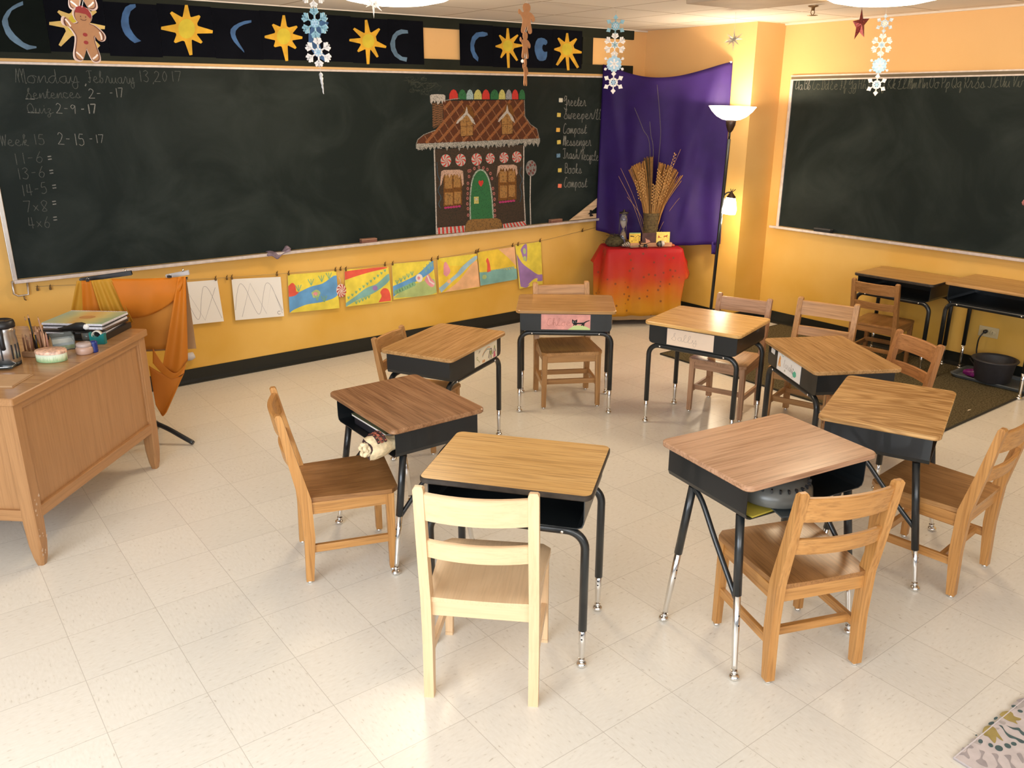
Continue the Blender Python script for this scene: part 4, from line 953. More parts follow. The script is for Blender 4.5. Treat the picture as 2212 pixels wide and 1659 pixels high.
# patterned rug in the near right corner of the picture
def rug():
    a = zp(2062, 1636, .009); b = zp(2214, 1509, .009)
    u = (b-a); u.z = 0; u.normalize(); v = Vector((u.y, -u.x, 0))
    RG = flat('rug_ground', (.56, .49, .47), .95, var=.10, vscale=26, bump=.2); g1 = flat('rug_grey', (.34, .295, .29), .95, var=.12, vscale=30); g2 = flat('rug_taupe', (.42, .37, .345), .95, var=.1, vscale=30)
    oc = flat('rug_ochre', (.36, .27, .085), .95, var=.18, vscale=30); te = flat('rug_teal', (.065, .105, .105), .95, var=.2, vscale=30)
    t = thing('rug', 'pale grey rug with ochre leaves and teal dots at the near right corner', 'rug', (a.x, a.y, 0))
    t.rotation_euler = (0, 0, math.atan2(u.y, u.x))
    mb = MB(); mb.box((.9, -.6, .004), (1.8, 1.2, .008), RG, bevel=.003); mb.build('pile', t)
    mb = MB(); mb.tube([(0, -1.2, .005), (0, 0, .005), (1.8, 0, .005)], .0045, flat('rug_binding', (.62, .56, .56), .8), 8); mb.build('binding', t)
    mb = MB(); org = Vector((a.x, a.y, 0)); th = math.atan2(u.y, u.x); R = Matrix.Rotation(-th, 3, 'Z')
    def P(x, y, l):
        q = zp(2000+x*.10789, 1480+y*.10789, .0088+.0003*l); q = R @ (q-org); q.z = .0084+.0003*l; return q
    def bl(pts, m, l): mb.poly([P(q.x, q.y, l) for q in smooth_path([(x, y, 0) for x, y in pts+[pts[0]]], 3)[:-1]], m)
    bl([(1140, 900), (1180, 830), (1280, 810), (1390, 860), (1440, 950), (1550, 1110), (1480, 1080), (1415, 1030), (1410, 1100), (1380, 1160), (1320, 1110), (1250, 1030), (1180, 1010), (1135, 960)], oc, 1)
    bl([(1470, 590), (1540, 530), (1660, 515), (1740, 560), (1770, 620), (1910, 670), (1870, 705), (1800, 710), (1840, 780), (1760, 745), (1660, 715), (1560, 660)], oc, 1)
    for x, y, rx, ry, an in ((1465, 1260, 85, 55, .4), (1640, 1212, 75, 42, .5), (1762, 1172, 60, 36, .3), (1300, 1200, 55, 35, .6), (1095, 1122, 50, 42, .6), (1310, 760, 62, 30, -.3), (1400, 660, 45, 26, -.5), (1770, 420, 58, 26, .1), (1890, 518, 55, 28, .3), (1010, 1000, 22, 14, 0)):
        bl([(x+rx*math.cos(q)*math.cos(an)-ry*math.sin(q)*math.sin(an), y+rx*math.cos(q)*math.sin(an)+ry*math.sin(q)*math.cos(an)) for q in [k*PI/5 for k in range(10)]], te, 1)
    bl([(1460, 795), (1530, 815), (1580, 900), (1660, 975), (1800, 1040), (1960, 1110), (1960, 1160), (1880, 1145), (1800, 1080), (1680, 1050), (1600, 970), (1540, 870)], te, 1)
    bl([(1610, 800), (1740, 845), (1860, 850), (1910, 900), (1990, 970), (1960, 1010), (1900, 965), (1850, 905), (1740, 880)], te, 1)
    for pts in ([(840, 1180), (890, 1190), (960, 1240), (920, 1265), (850, 1260), (830, 1330), (880, 1440), (850, 1470), (760, 1400), (640, 1390), (720, 1345), (800, 1330)], [(1060, 1290), (1180, 1330), (1150, 1400), (1130, 1470), (1200, 1520), (1240, 1640), (1100, 1590), (1000, 1510), (1080, 1470), (1110, 1370)],
                [(1310, 1360), (1420, 1370), (1460, 1430), (1440, 1520), (1540, 1660), (1400, 1660), (1440, 1590), (1380, 1440)], [(1560, 1400), (1690, 1395), (1710, 1460), (1700, 1540), (1810, 1660), (1720, 1660), (1660, 1500)], [(1820, 1370), (1900, 1360), (1960, 1480), (1940, 1560)], [(1810, 300), (1960, 250), (1980, 330), (1880, 340)], [(700, 1300), (740, 1240), (780, 1260), (760, 1310)]): bl(pts, g1, 1)
    for pts in ([(880, 1100), (960, 1060), (1080, 1150), (1100, 1200), (960, 1150)], [(1450, 690), (1600, 740), (1560, 790), (1440, 720)], [(1700, 400), (1800, 330), (1960, 340), (1960, 430), (1850, 470), (1750, 470)], [(1400, 850), (1480, 860), (1440, 890)]): bl(pts, g2, .6)
    mb.build('woven_pattern', t)
rug()

# ================================================================== CORNER: PURPLE CLOTH, NATURE TABLE, LAMP
# purple cloth slung across the corner
def purple():
    A0 = wf(1303, 139, .03); A1 = wf(1287, 497, .05); B0 = on(1583, 133, 0, XP-.015); B1 = on(1556, 527, 0, XP-.04)
    NU, NV = 72, 40; P = []; n = Vector((-.89, -.45, 0)).normalized()
    for i in range(NV+1):
        v = i/NV; row = []
        for j in range(NU+1):
            u = j/NU
            top = A0.lerp(B0, u); bot = A1.lerp(B1, u)
            top.z -= .13*math.sin(PI*u)**1.1*(1-.25*u)
            bot.z -= .055*math.sin(PI*u)
            p = top.lerp(bot, v)
            f = .022*math.sin(u*17+v*1.5+2.5*math.sin(v*2.2))*(.35+.65*v)+.016*math.sin(u*31-v*4)*v
            f += .030*math.exp(-((u-(.93-.42*v))/.06)**2)*(1-.4*v)+.022*math.exp(-((u-(.97-.30*v))/.035)**2)*(1-.3*v)+.02*math.exp(-((u-(.06+.25*v))/.05)**2)*(1-.5*v)
            sag = .05*math.sin(PI*u)
            p = p + n*(f*math.sin(PI*min(1, u*1.02))**.4 + sag)
            row.append(p)
        P.append(row)
    mb = MB()
    m = flat('purple_cotton', (.026, .009, .098), .6, var=.12, vscale=6, spec=.22)
    mb.grid(P, m); t = thing('purple_cloth', 'deep purple cloth pinned across the corner behind the dried grasses', 'cloth', (5.5, 5.2, .7))
    for v in mb.bm.verts: v.co -= Vector((5.5, 5.2, .7))
    solidify(mb.build('cloth', t), .003)
    mb = MB(); q = B1-Vector((5.5, 5.2, .7))
    d = (A1-B1).normalized()
    rows = []
    for i in range(6):
        v = i/5; rows.append([q+d*(.005+.055*k/5*(1-.5*v)+.02*v)+Vector((-.010-.02*math.sin(k*1.7), 0, .015-.105*v)) for k in range(6)])
    mb.grid(rows, m); solidify(mb.build('hanging_corner', t), .003)
    mb = MB(); mb.box(B0-Vector((5.5, 5.2, .7))+Vector((-.01, .012, -.004)), (.008, .02, .012), WHITEP); mb.build('corner_pin', t)
purple()

# the nature table: a small table hidden by two cloths
TH = math.atan2(-.535, .845); TC = Vector((5.250, 5.105, 0)); TZ = .650; TW, TD = .60, .30
t = thing('nature_table', 'small corner table hidden under a red orange silk and a cream cloth', 'table', TC, TH)
CRW = wood('cream_wood', 'x', (.55, .40, .24), (.66, .50, .32))
mb = MB(); mb.box((0, 0, TZ-.019), (TW, TD, .022), CRW, bevel=.003); mb.build('tabletop', t)
for sx in (-1, 1):
    for sy in (-1, 1):
        mb = MB(); mb.box((sx*(TW/2-.03), sy*(TD/2-.03), (TZ-.03)/2), (.035, .035, TZ-.03), CRW, bevel=.003); mb.build('leg', t)
def skirt_cloth(name, label, cat, tw, td, z0, hang, flare, m, amp, fr, seed, hemf=None, x_over=0):
    """A cloth over the table: flat top, sides falling in folds to a hem."""
    r = random.Random(seed); N = 128; top = []
    per = rrect(tw, td, .025, 5)
    # resample the outline evenly
    L_ = [0]
    q = per+[per[0]]
    for a, b in zip(q, q[1:]): L_.append(L_[-1]+math.hypot(b[0]-a[0], b[1]-a[1]))
    pts = []
    for k in range(N):
        s_ = L_[-1]*k/N; i = max(j for j in range(len(L_)) if L_[j] <= s_+1e-9); i = min(i, len(q)-2)
        f = (s_-L_[i])/max(1e-9, L_[i+1]-L_[i]); pts.append((q[i][0]+(q[i+1][0]-q[i][0])*f, q[i][1]+(q[i+1][1]-q[i][1])*f))
    rows = [[(x*.5, y*.5, z0) for x, y in pts], [(x*.97, y*.97, z0) for x, y in pts], [(x, y, z0-.004) for x, y in pts]]
    NV = 14
    for i in range(1, NV+1):
        v = i/NV; row = []
        for k, (x, y) in enumerate(pts):
            nx = pts[(k+1) % N][1]-pts[k-1][1]; ny = -(pts[(k+1) % N][0]-pts[k-1][0]); l = math.hypot(nx, ny); nx, ny = nx/l, ny/l
            h = hang if hemf is None else hemf(x, y)
            o = .004+flare*v+amp*v**.7*math.sin(fr*2*PI*k/N+1.5*math.sin(k*.13+seed))+amp*.5*v*math.sin(fr*4.3*PI*k/N+seed)
            row.append((x+nx*o, y+ny*o, z0-.004-h*v))
        rows.append(row)
    mb = MB(); mb.grid(rows[::-1], m, closed_u=True); mb.poly([(x*.5, y*.5, z0) for x, y in pts], m)
    o = mb.build(name); o.location = TC; o.rotation_euler = (0, 0, TH); solidify(o, .002)
    return tag(o, label, cat)
cream = cloth_ramp('cream_cloth', [(0, (.66, .47, .27)), (1, (.72, .52, .31))], 2, 0, .7, .85, .1, 4, .15)
skirt_cloth('undercloth', 'plain cream undercloth hanging to the floor below the red orange silk', 'cloth', .632, .315, .6525, .60, .030, cream, .004, 9, 3)
silk = cloth_ramp('fire_silk', [(0, (.62, .30, .02)), (.2, (.66, .30, .025)), (.42, (.64, .17, .02)), (.62, (.56, .05, .02)), (.85, (.50, .022, .016)), (1, (.46, .012, .018))], 2, .07, .655, .5, .13, 5.5, .18, (17, .17, (.16, .06, .03)))
def hem(x, y):
    f = min(1, max(0, (x+.30)/.56))
    if y > .02: return .14
    if x > .31: return .19+.15*max(0, -y/.16)*.4
    return .555
skirt_cloth('silk_tablecloth', 'red to orange dyed silk over the front of the nature table', 'tablecloth', .655, .34, .656, .555, .075, silk, .014, 8, 1, hem)
TP = lambda x, y, z=0: TC + Matrix.Rotation(TH, 3, 'Z') @ Vector((x, y, TZ+.0085+z))

# vase of dried grasses
VX = .065
t = thing('vase', 'tall brown woven vase standing at the back of the nature table', 'vase', TP(VX+.02, .040))
VM = flat('woven_bark', (.105, .070, .025), .8, var=.45, vscale=60, bump=.8)
mb = MB(); mb.lathe([(0, 0), (.055, 0), (.058, .01), (.062, .12), (.066, .25), (.069, .265), (.069, .275), (.060, .275), (.056, .25), (.05, .03), (0, .03)], (0, 0, 0), VM, seg=32); mb.build('body', t)
mb = MB()
for z in (.02, .06, .10, .14, .18, .22, .255): mb.tube([((.0605+z*.03)*math.cos(2*PI*k/28), (.0605+z*.03)*math.sin(2*PI*k/28), z+.002*math.sin(k*2)) for k in range(29)], .0025, VM, 6)
mb.build('woven_bands', t)
GR = [flat('dry_grass_a', (.44, .215, .055), .8, var=.2, vscale=40), flat('dry_grass_b', (.34, .155, .038), .8, var=.2, vscale=40), flat('dry_grass_c', (.52, .29, .10), .8, var=.2, vscale=40), flat('dark_grass', (.085, .050, .014), .8, var=.3, vscale=40)]
t = thing('dried_grasses', 'fan shaped bunch of dried golden grasses standing in the woven vase', 'dried plants', TP(VX+.02, .040, .035), -YAW)
random.seed(11); CRR = Matrix.Rotation(-YAW-TH+.0, 3, 'Z')
def stem_to(mb, dx, dy, z, r, m, bend=0, seg=5):
    dx *= 1.42; z *= 1.10
    b = Vector((max(-.04, min(.04, dx*.16)), dy*.2, .0)); e = Vector((dx, dy, z))
    mid = b.lerp(e, .5)+Vector((-dx*.18-bend, 0, .02))
    mb.tube(smooth_path([b, mid, e], 4), r, m, seg)
for name, (x0, x1), zt, mm, n in (('left_broom_fan', (-.15, -.055), .62, (0, 1), 70), ('dark_broom', (-.062, -.005), .64, (3, 3, 1), 55), ('right_broom_fan', (.035, .185), .60, (0, 1, 1), 105)):
    mb = MB()
    for k in range(n):
        u = random.random(); dx = x0+(x1-x0)*u
        z = zt-abs(dx)*abs(dx)*3.2+random.uniform(-.012, .008)
        stem_to(mb, dx, random.uniform(-.035, .035), z, random.uniform(.0018, .0032), GR[random.choice(mm)], 0, 5)
    mb.build(name, t)
mb = MB()
for k in range(20):
    dx = random.uniform(-.02, .10) if k > 6 else random.uniform(-.11, -.03); dy = -.05-random.random()*.03; z = random.uniform(.40, .56) if k < 19 else .67
    if k == 19: dx = .115
    stem_to(mb, dx, dy, z, .0014, GR[2], 0, 5)
    e = Vector((dx*1.42, dy, z*1.10)); b = Vector((dx*.16, dy*.2, 0)); d = (e-b).normalized()
    for q in range(14):
        c = e-d*.013*q+Vector((.007*(1 if q % 2 else -1), random.uniform(-.005, .005), 0))
        mb.lathe([(0, -.008), (.0042, -.002), (.004, .004), (0, .010)], c, GR[2], seg=6, axis=d+Vector((.35*(1 if q % 2 else -1), 0, 0)))
mb.build('wheat_ears', t)
mb = MB()
for dx, z, be in ((-.20, .56, .03), (-.21, .50, .04), (.24, .45, -.03), (.25, .33, -.05), (.20, .52, 0), (-.15, .34, 0), (.15, .70, 0)): stem_to(mb, dx, random.uniform(-.04, 0), z, .0012, GR[2], be, 5)
mb.build('stray_stalks', t)
mb = MB(); WAND = flat('dark_wand', (.09, .075, .075), .6)
for pts in (((-.01, .10, .0), (-.03, .10, .75), (-.10, .10, .93), (-.18, .10, 1.10)), ((0, .1, 0), (.0, .1, .70), (-.03, .10, .88), (-.045, .10, .99)), ((.01, .10, 0), (.05, .10, .78), (.04, .1, 1.0), (.0, .1, 1.28))):
    mb.tube(smooth_path([Vector(q)-Vector((0, .05, 0)) for q in pts], 6), [.0025]*18+[.0018], WAND, 6)
mb.build('thin_wands', t)

# hourglass
GLASS = flat('clear_glass', (.95, .96, .97), .03, trans=.92)
t = thing('hourglass', 'tall metal hourglass with pale sand at the left of the nature table', 'hourglass', TP(-.155, .03))
HM = flat('dark_pewter', (.10, .09, .08), .35, .9)
mb = MB(); mb.lathe([(0, 0), (.040, 0), (.042, .008), (.030, .014), (0, .014)], (0, 0, 0), HM); mb.build('base', t)
mb = MB(); mb.lathe([(0, .270), (.030, .270), (.042, .276), (.040, .284), (.012, .290), (.008, .305), (0, .310)], (0, 0, 0), HM); mb.build('cap', t)
for k in range(3):
    a = k*2*PI/3+.5; mb = MB(); mb.tube([(.036*math.cos(a), .036*math.sin(a), .012), (.036*math.cos(a), .036*math.sin(a), .274)], .0025, HM, 8); mb.build('rod', t)
mb = MB(); mb.lathe([(0, .016), (.018, .018), (.031, .05), (.029, .09), (.014, .128), (.004, .142), (.014, .156), (.029, .19), (.031, .23), (.018, .264), (0, .268)], (0, 0, 0), GLASS, seg=24); mb.build('glass_bulb', t)
mb = MB(); mb.lathe([(0, .146), (.010, .156), (.026, .19), (.027, .212), (0, .206)], (0, 0, 0), flat('pale_sand', (.62, .55, .50), .9)); mb.build('sand', t)
# wooden card holder, three cards
t = thing('card_holder', 'long pale wooden strip holding picture cards on the nature table', 'card holder', TP(.055, -.055))
CH = wood('card_wood', 'x', (.52, .26, .13), (.62, .34, .18), .5)
mb = MB(); mb.box((0, -.010, .017), (.40, .012, .034), CH, bevel=.004); mb.box((0, .012, .017), (.40, .012, .034), CH, bevel=.004); mb.box((0, .001, .006), (.40, .024, .012), CH); mb.build('grooved_strip', t); t.rotation_euler = (0, 0, TH)
YC = flat('card_yellow', (.72, .48, .07), .8, var=.25, vscale=30); YC2 = flat('card_bright_yellow', (.80, .64, .16), .8, var=.18, vscale=30); MR = flat('card_maroon', (.075, .030, .026), .6, var=.4, vscale=18)
inkb = flat('card_ink', (.10, .06, .03), .8); inkr = flat('card_red', (.42, .09, .03), .8)
for x, w_, h, m, lab in ((-.115, .098, .088, YC, 'small yellow card with dark birds and figures, left of the maroon card'), (.01, .125, .085, MR, 'maroon card with a pale standing figure in the wooden holder'), (.13, .118, .092, YC2, 'bright yellow card with a running red horse in the wooden holder')):
    c = thing('picture_card', lab, 'card', TP(x+.045, -.0545, .012), TH, 'cards in the wooden holder')
    mb = MB(); mb.box((0, 0, .02+h/2), (w_, .0025, h), m); mb.build('card', c)
    mb = MB(); f = lambda u, v, l=0: Vector((-w_/2+w_*u, -.0017-.0002*l, .02+h*v)); r = random.Random(int(x*1000))
    if m is MR: mb.poly([f(a, b) for a, b in ((.28, 0), (.26, .3), (.22, .5), (.3, .42), (.38, .34), (.5, .3), (.58, .15), (.58, 0))], flat('card_flesh', (.55, .27, .18), .8))
    elif m is YC2:
        mb.poly([f(a, b) for a, b in ((.52, .5), (.55, .62), (.62, .66), (.72, .66), (.78, .74), (.86, .72), (.80, .62), (.82, .46), (.78, .5), (.74, .54), (.64, .56), (.6, .48), (.57, .46), (.59, .56))], inkr)
        mb.poly([f(a, b) for a, b in ((.12, .45), (.15, .68), (.24, .6), (.3, .5), (.42, .52), (.34, .46), (.22, .48))], inkr)
        for k in range(5): mb.poly([f(.2+.12*k+q*.05*math.cos(e), .14+q*.05*math.sin(e)) for q, e in ((1, 0), (1, 1.3), (1, 2.5), (1, 3.8), (1, 5))], WHITEP)
    else:
        mb.poly([f(.02, .92), f(.98, .92), f(.98, 1), f(.02, 1)], wG); mb.poly([f(.08, .62), f(.42, .58), (f(.44, .66)), f(.1, .74)], inkb)
        for k in range(12): a, b = r.uniform(.1, .9), r.uniform(.1, .8); mb.poly([f(a, b), f(a+.09, b+.03), f(a+.05, b+.10)], inkb)
    mb.build('printed_picture', c)
# bird nest like moss clump, striped shells, metal tray and goblet, striped stone
MOSS = flat('dry_moss', (.060, .048, .018), .95, var=.5, vscale=60, bump=1)
t = thing('moss_clump', 'dark clump of dry moss on the left end of the nature table', 'moss', TP(-.23, .02))
mb = MB(); mb.lathe([(.055, .0), (.075, .02), (.07, .05), (.045, .075), (0, .085)], (0, 0, 0), MOSS, seg=18, sx=1.15); mb.build('clump', t)
mb = MB(); random.seed(2)
for k in range(70):
    a = random.random()*6.28; e = random.random()*1.4; r = .078; p = Vector((r*1.1*math.cos(a)*math.cos(e), r*math.sin(a)*math.cos(e), .012+r*math.sin(e))); q = p+Vector((random.uniform(-.04, .04), random.uniform(-.04, .04), random.uniform(-.01, .015)))
    q.z = max(q.z, .004); mb.tube([p, p.lerp(q, .5)+Vector((0, 0, .008)), q], .0014, MOSS, 4)
mb.build('loose_strands', t)
SH = flat('shell_white', (.55, .48, .42), .4); SHD = flat('shell_dark', (.03, .03, .03), .4)
t = thing('striped_shell', 'black and white striped spiral shell lying beside the moss clump', 'shell', TP(-.16, -.085, .022), .2)
mb = MB()
for k in range(9): mb.tube([(-.055+.0115*k, 0, 0), (-.0435+.0115*k, 0, 0)], [.006+.0021*k, .006+.0021*(k+1)], SH if k % 2 else SHD, 14)
mb.build('shell_body', t)
t = thing('metal_tray', 'small shiny metal tray near the front edge of the nature table', 'tray', TP(-.05, -.115), TH)
mb = MB(); P = [[(x, y, z) for x, y in rrect(a, b, .018)] for a, b, z in ((.13, .06, .001), (.155, .075, .010), (.158, .078, .011), (.128, .058, .004))]
mb.grid(P, STEEL, closed_u=True); mb.poly([(x, y, .004) for x, y in rrect(.128, .058, .018)], STEEL); mb.build('tray_body', t)
t = thing('goblet', 'tiny dark metal goblet standing on the small metal tray', 'goblet', TP(-.035, -.112, .005))
mb = MB(); mb.lathe([(0, 0), (.014, 0), (.012, .004), (.003, .008), (.003, .026), (.010, .034), (.014, .050), (.012, .050), (.008, .036), (0, .032)], (0, 0, 0), flat('dark_copper', (.10, .04, .025), .3, .9)); mb.build('cup', t)
t = thing('tiny_mill', 'small dark figure of a tool at the right end of the metal tray', 'ornament', TP(.012, -.110, .005), TH)
mb = MB(); mb.lathe([(0, 0), (.016, 0), (.018, .012), (.012, .024), (0, .028)], (0, 0, 0), BLACKP); mb.build('body', t)
mb = MB(); mb.tube([(0, 0, .026), (-.045, 0, .022), (-.06, 0, .012)], .003, BLACKP, 6); mb.tube([(0, 0, .026), (.04, 0, .040)], .0025, BLACKP, 6); mb.build('arm', t)
t = thing('striped_stone', 'rounded stone cut with dark and white slanting bands at the table front', 'stone', TP(.135, -.125, .028), TH)
mb = MB()
for k, (m, r0, r1) in enumerate(((SHD, .012, .026), (flat('stone_green', (.12, .12, .09), .3), .026, .031), (SHD, .031, .032), (SH, .032, .030), (flat('stone_pale', (.62, .60, .56), .3), .030, .018))): mb.tube([(-.030+.013*k, 0, -.0+.002*k), (-.017+.013*k, 0, .002*(k+1))], [r0*.85, r1*.85], m, 16)
mb.build('stone_body', t)
t = thing('seed_pod', 'small brown seed pod at the right end of the card holder', 'seed pod', TP(.265, -.06))
mb = MB(); mb.lathe([(0, 0), (.012, .003), (.014, .010), (.008, .018), (0, .022)], (0, 0, 0), inkr, sx=1.4); mb.build('pod', t)

# floor lamp with an uplight bowl and a side reading lamp
LB = Vector((5.437, 4.452, 0)); LTOP = dp(1578, 283, (dp(1578, 283, 1)-CAMP).length and 6.30)
LTOP = Vector((5.505, 4.450, 1.615))
t = thing('floor_lamp', 'black torchiere floor lamp with glowing white bowl and side reading lamp', 'lamp', LB)
ax = (LTOP-LB).normalized()
mb = MB(); mb.lathe([(0, 0), (.125, 0), (.13, .008), (.12, .018), (.03, .03), (.018, .045), (0, .045)], (0, 0, 0), BLACKM, seg=36); mb.build('base', t)
mb = MB(); P = lambda s_: ax*s_
Lh = (LTOP-LB).length
mb.tube([P(.03), P(Lh-.055)], .0135, BLACKM, 14); mb.tube([P(Lh-.056), P(Lh)], .008, BLACKM, 12); mb.build('pole', t)
mb = MB(); mb.lathe([(.010, -.005), (.022, .012), (.036, .05), (.040, .085), (.036, .09), (0, .09)], P(Lh), flat('lamp_cup', (.055, .030, .020), .35, .4), axis=ax); mb.build('cup', t)
BULB = lit_glass('lit_bowl_glass', (1.0, .88, .68), 4.6)
mb = MB(); mb.lathe([(.030, .085), (.07, .092), (.115, .115), (.155, .152), (.180, .186), (.183, .190), (.176, .188), (.15, .155), (.11, .12), (.06, .100), (0, .098)], P(Lh), BULB, seg=40, axis=ax); bowl = mb.build('bowl_shade', t)
hb = P(Lh-.50)
mb = MB(); arm = Vector((cr.x, cr.y, 0)).normalized()
mb.tube(smooth_path([hb, hb+arm*.03+Vector((0, 0, .03)), hb+arm*.062+Vector((0, 0, .035))], 4), .006, BLACKM, 8)
mb.lathe([(0, .048), (.006, .044), (.012, .03), (.026, .012), (.036, 0), (.036, -.012), (0, -.012)], hb+arm*.066, flat('lamp_cup', (.055, .030, .020), .35, .4)); 
for k, e in ((0, .055), (1, .05), (2, .045)): mb.tube([hb+arm*.066+Vector((0, 0, .03)), hb+arm*(.066+.02*(k-.4))+Vector((0, 0, .035+e*.5))], .003, BLACKM, 6)
mb.build('reading_lamp_arm', t)
mb = MB(); sh = hb+arm*.066
dn = (Vector((0, 0, -1))-arm*.10).normalized()
mb.lathe([(.036, .008), (.050, .05), (.062, .10), (.058, .135), (.052, .138), (.045, .10), (.03, .02)], sh, lit_glass('lit_reading_glass', (1.0, .88, .70), 14.0), seg=28, axis=dn); mb.build('reading_lamp_shade', t)
point('torchiere_bulb', LB+P(Lh)+ax*.155, 19, (1.0, .82, .56), .022)
point('reading_bulb', LB+sh+dn*.19, 6, (1.0, .80, .54), .03)

# ================================================================== SCHOOL DESKS
TONES = {'oak': ((.40, .215, .075), (.54, .31, .125)), 'brown': ((.24, .110, .046), (.41, .215, .105)), 'honey': ((.64, .37, .12), (.72, .44, .165)), 'rose': ((.40, .215, .12), (.56, .33, .20)), 'grain': ((.42, .215, .07), (.68, .40, .155)), 'dull': ((.37, .20, .07), (.46, .26, .10))}
def slab_top(w_, d_, th, r, m, medge):
    mb = MB(); o = rrect(w_, d_, r, 6); n = len(o); k = .004
    ins = lambda e: rrect(w_-2*e, d_-2*e, max(r-e, .004), 6)
    rows = [[(x, y, z) for x, y in q] for q, z in ((ins(k), 0), (o, -k), (o, -th+k), (ins(k), -th))]
    mb.grid(rows[1:3][::-1], medge, closed_u=True); mb.grid(rows[0:2][::-1], medge, closed_u=True); mb.grid(rows[2:4][::-1], medge, closed_u=True)
    mb.poly(rows[0], m); mb.poly(rows[3][::-1], medge); return mb
def desk(x, y, deg, W, D, Z, tone, label, kind='U', chrome=.17, edge=None, group='student desks', wave=.0):
    """Open front school desk; the open side faces local -Y."""
    t = thing('student_desk', label, 'desk', (x, y, 0), math.radians(deg), group)
    c1, c2 = TONES[tone]; wm = wood('desk_'+tone+('_w' if wave else ''), 'y' if wave else 'x', c1, c2, .24, .8, wave, .7*len(label) % 5, .12 if edge else .30)
    th = .020; mb = slab_top(W, D, th, .030, wm, edge or wm)
    for v in mb.bm.verts: v.co.z += Z
    mb.build('desktop', t)
    # steel book box: bottom, two ends, closed back, open front
    bh = .112; bw, bd = W-.05, D-.055; z1 = Z-th-.0005; z0 = z1-bh; k = .003
    mb = MB()
    prof = [(-bw/2, z1), (-bw/2, z0+.022), (-bw/2+.006, z0+.006), (-bw/2+.022, z0), (bw/2-.022, z0), (bw/2-.006, z0+.006), (bw/2, z0+.022), (bw/2, z1)]
    inn = [(a*(1-2*k/bw), b+(k if b < z1 else 0)) for a, b in prof]
    ya, yb = -bd/2, bd/2
    mb.grid([[(a, yy, b) for a, b in prof] for yy in (ya, yb)], BLACKM, smooth=False)
    mb.grid([[(a, yy, b) for a, b in inn][::-1] for yy in (ya, yb-k)], BLACKM, smooth=False)
    mb.grid([[(a, ya, b) for a, b in inn], [(a, ya, b) for a, b in prof]], BLACKM, smooth=False)
    mb.poly([(a, yb, b) for a, b in prof], BLACKM); mb.poly([(a, yb-k, b) for a, b in inn][::-1], BLACKM)
    mb.build('book_box', t)
    if kind == 'U':
        lx = W/2-.022; r = .0145
        for sy in (-1, 1):
            yy = sy*(D/2-.042); zt = z0-r; R = .062
            mb = MB(); pts = [(-lx, yy, chrome-.01)]
            pts += [(-lx+R-R*math.cos(a), yy, zt-R+R*math.sin(a)) for a in [PI/2*i/8 for i in range(9)]]
            pts += [(lx-R+R*math.sin(a), yy, zt-R+R*math.cos(a)) for a in [PI/2*i/8 for i in range(9)]]
            pts += [(lx, yy, chrome-.01)]
            mb.tube(pts, r, BLACKM, 14)
            for sx in (-1, 1): mb.lathe([(0, 0), (.006, 0), (.006, .004), (0, .006)], (sx*(lx-.075), yy+(r if sy > 0 else -r), zt), CHROME, seg=8, axis=(0, sy, 0))
            mb.build('leg_frame', t)
            for sx in (-1, 1): leg_ext(t, (sx*lx, yy, chrome+.02), (sx*lx, yy, 0), .0120)
    else:
        r = .0145; zt = z0-.001
        for sx in (-1, 1):
            tops = [(sx*(W/2-.048), -.150, zt), (sx*(W/2-.048), .085, zt)]; feet = [(sx*(W/2-.020), -.222, 0), (sx*(W/2-.020), .160, 0)]
            for tp, ft in zip(tops, feet):
                tp, ft = Vector(tp), Vector(ft); k = 1-chrome/tp.z
                mb = MB(); mb.tube([tp, tp.lerp(ft, k)], r, BLACKM, 14); mb.build('leg', t)
                leg_ext(t, tp.lerp(ft, k-.03), ft, .0120)
            a = Vector(tops[0]).lerp(Vector(feet[0]), .52); b = Vector((tops[1][0], .055, zt-.012))
            mb = MB(); mb.tube(smooth_path([a, a.lerp(b, .55), a.lerp(b, .9)+Vector((0, 0, .006)), b+Vector((0, .025, .010))], 4), .0095, BLACKM, 10); mb.build('brace', t)
    return t
def leg_ext(t, top, foot, r):
    """Chrome leg extension with a swivel glide."""
    top, foot = Vector(top), Vector(foot); L_ = (top-foot).length; d = (foot-top).normalized()
    mb = MB(); k = foot-d*.030
    mb.tube([top, top.lerp(k, .55), top.lerp(k, .92), k], [r, r, r*.80, r*.80], CHROME, 14)
    mb.tube([k-d*.002, k+d*.008], r*.95, CHROME, 14)
    for i in (0.30, .42): 
        q = top.lerp(k, i); mb.lathe([(0, .0005), (.0032, .0004), (.0034, 0)], q+Vector((0, -r, 0)), BLACKP, seg=8, axis=(0, -1, 0))
    e = mb.build('leg_extension', t)
    mb = MB(); mb.lathe([(0, 0), (.015, .0), (.0185, .006), (.0175, .014), (.010, .020), (0, .0225)], (foot.x, foot.y, 0), CHROME, seg=18); mb.build('glide', e)
EDK = flat('dark_edge_band', (.035, .024, .016), .5, var=.4, vscale=40)
D1 = desk(3.318, 3.845, 139.8, .599, .451, .660, 'oak', 'student desk with the pink cat name card in front of the nature table', 'U', .165)
D2 = desk(3.757, 3.085, 106.8, .584, .480, .638, 'honey', 'student desk with a bright lamp reflection on its top and a plain cream name card', 'U', .15)
D3 = desk(2.321, 3.671, 206.6, .613, .432, .625, 'oak', 'student desk nearest the wall pictures with the drawn card of two girls', 'U', .17)
D4 = desk(1.653, 2.949, -90.7, .578, .442, .635, 'brown', 'dark brown topped student desk with a knitted roll sticking out of its box', 'S', .25)
D5 = desk(1.611, 2.098, -51.6, .581, .431, .663, 'honey', 'student desk with dark edged plain top right behind the blond chair', 'U', .155, EDK)
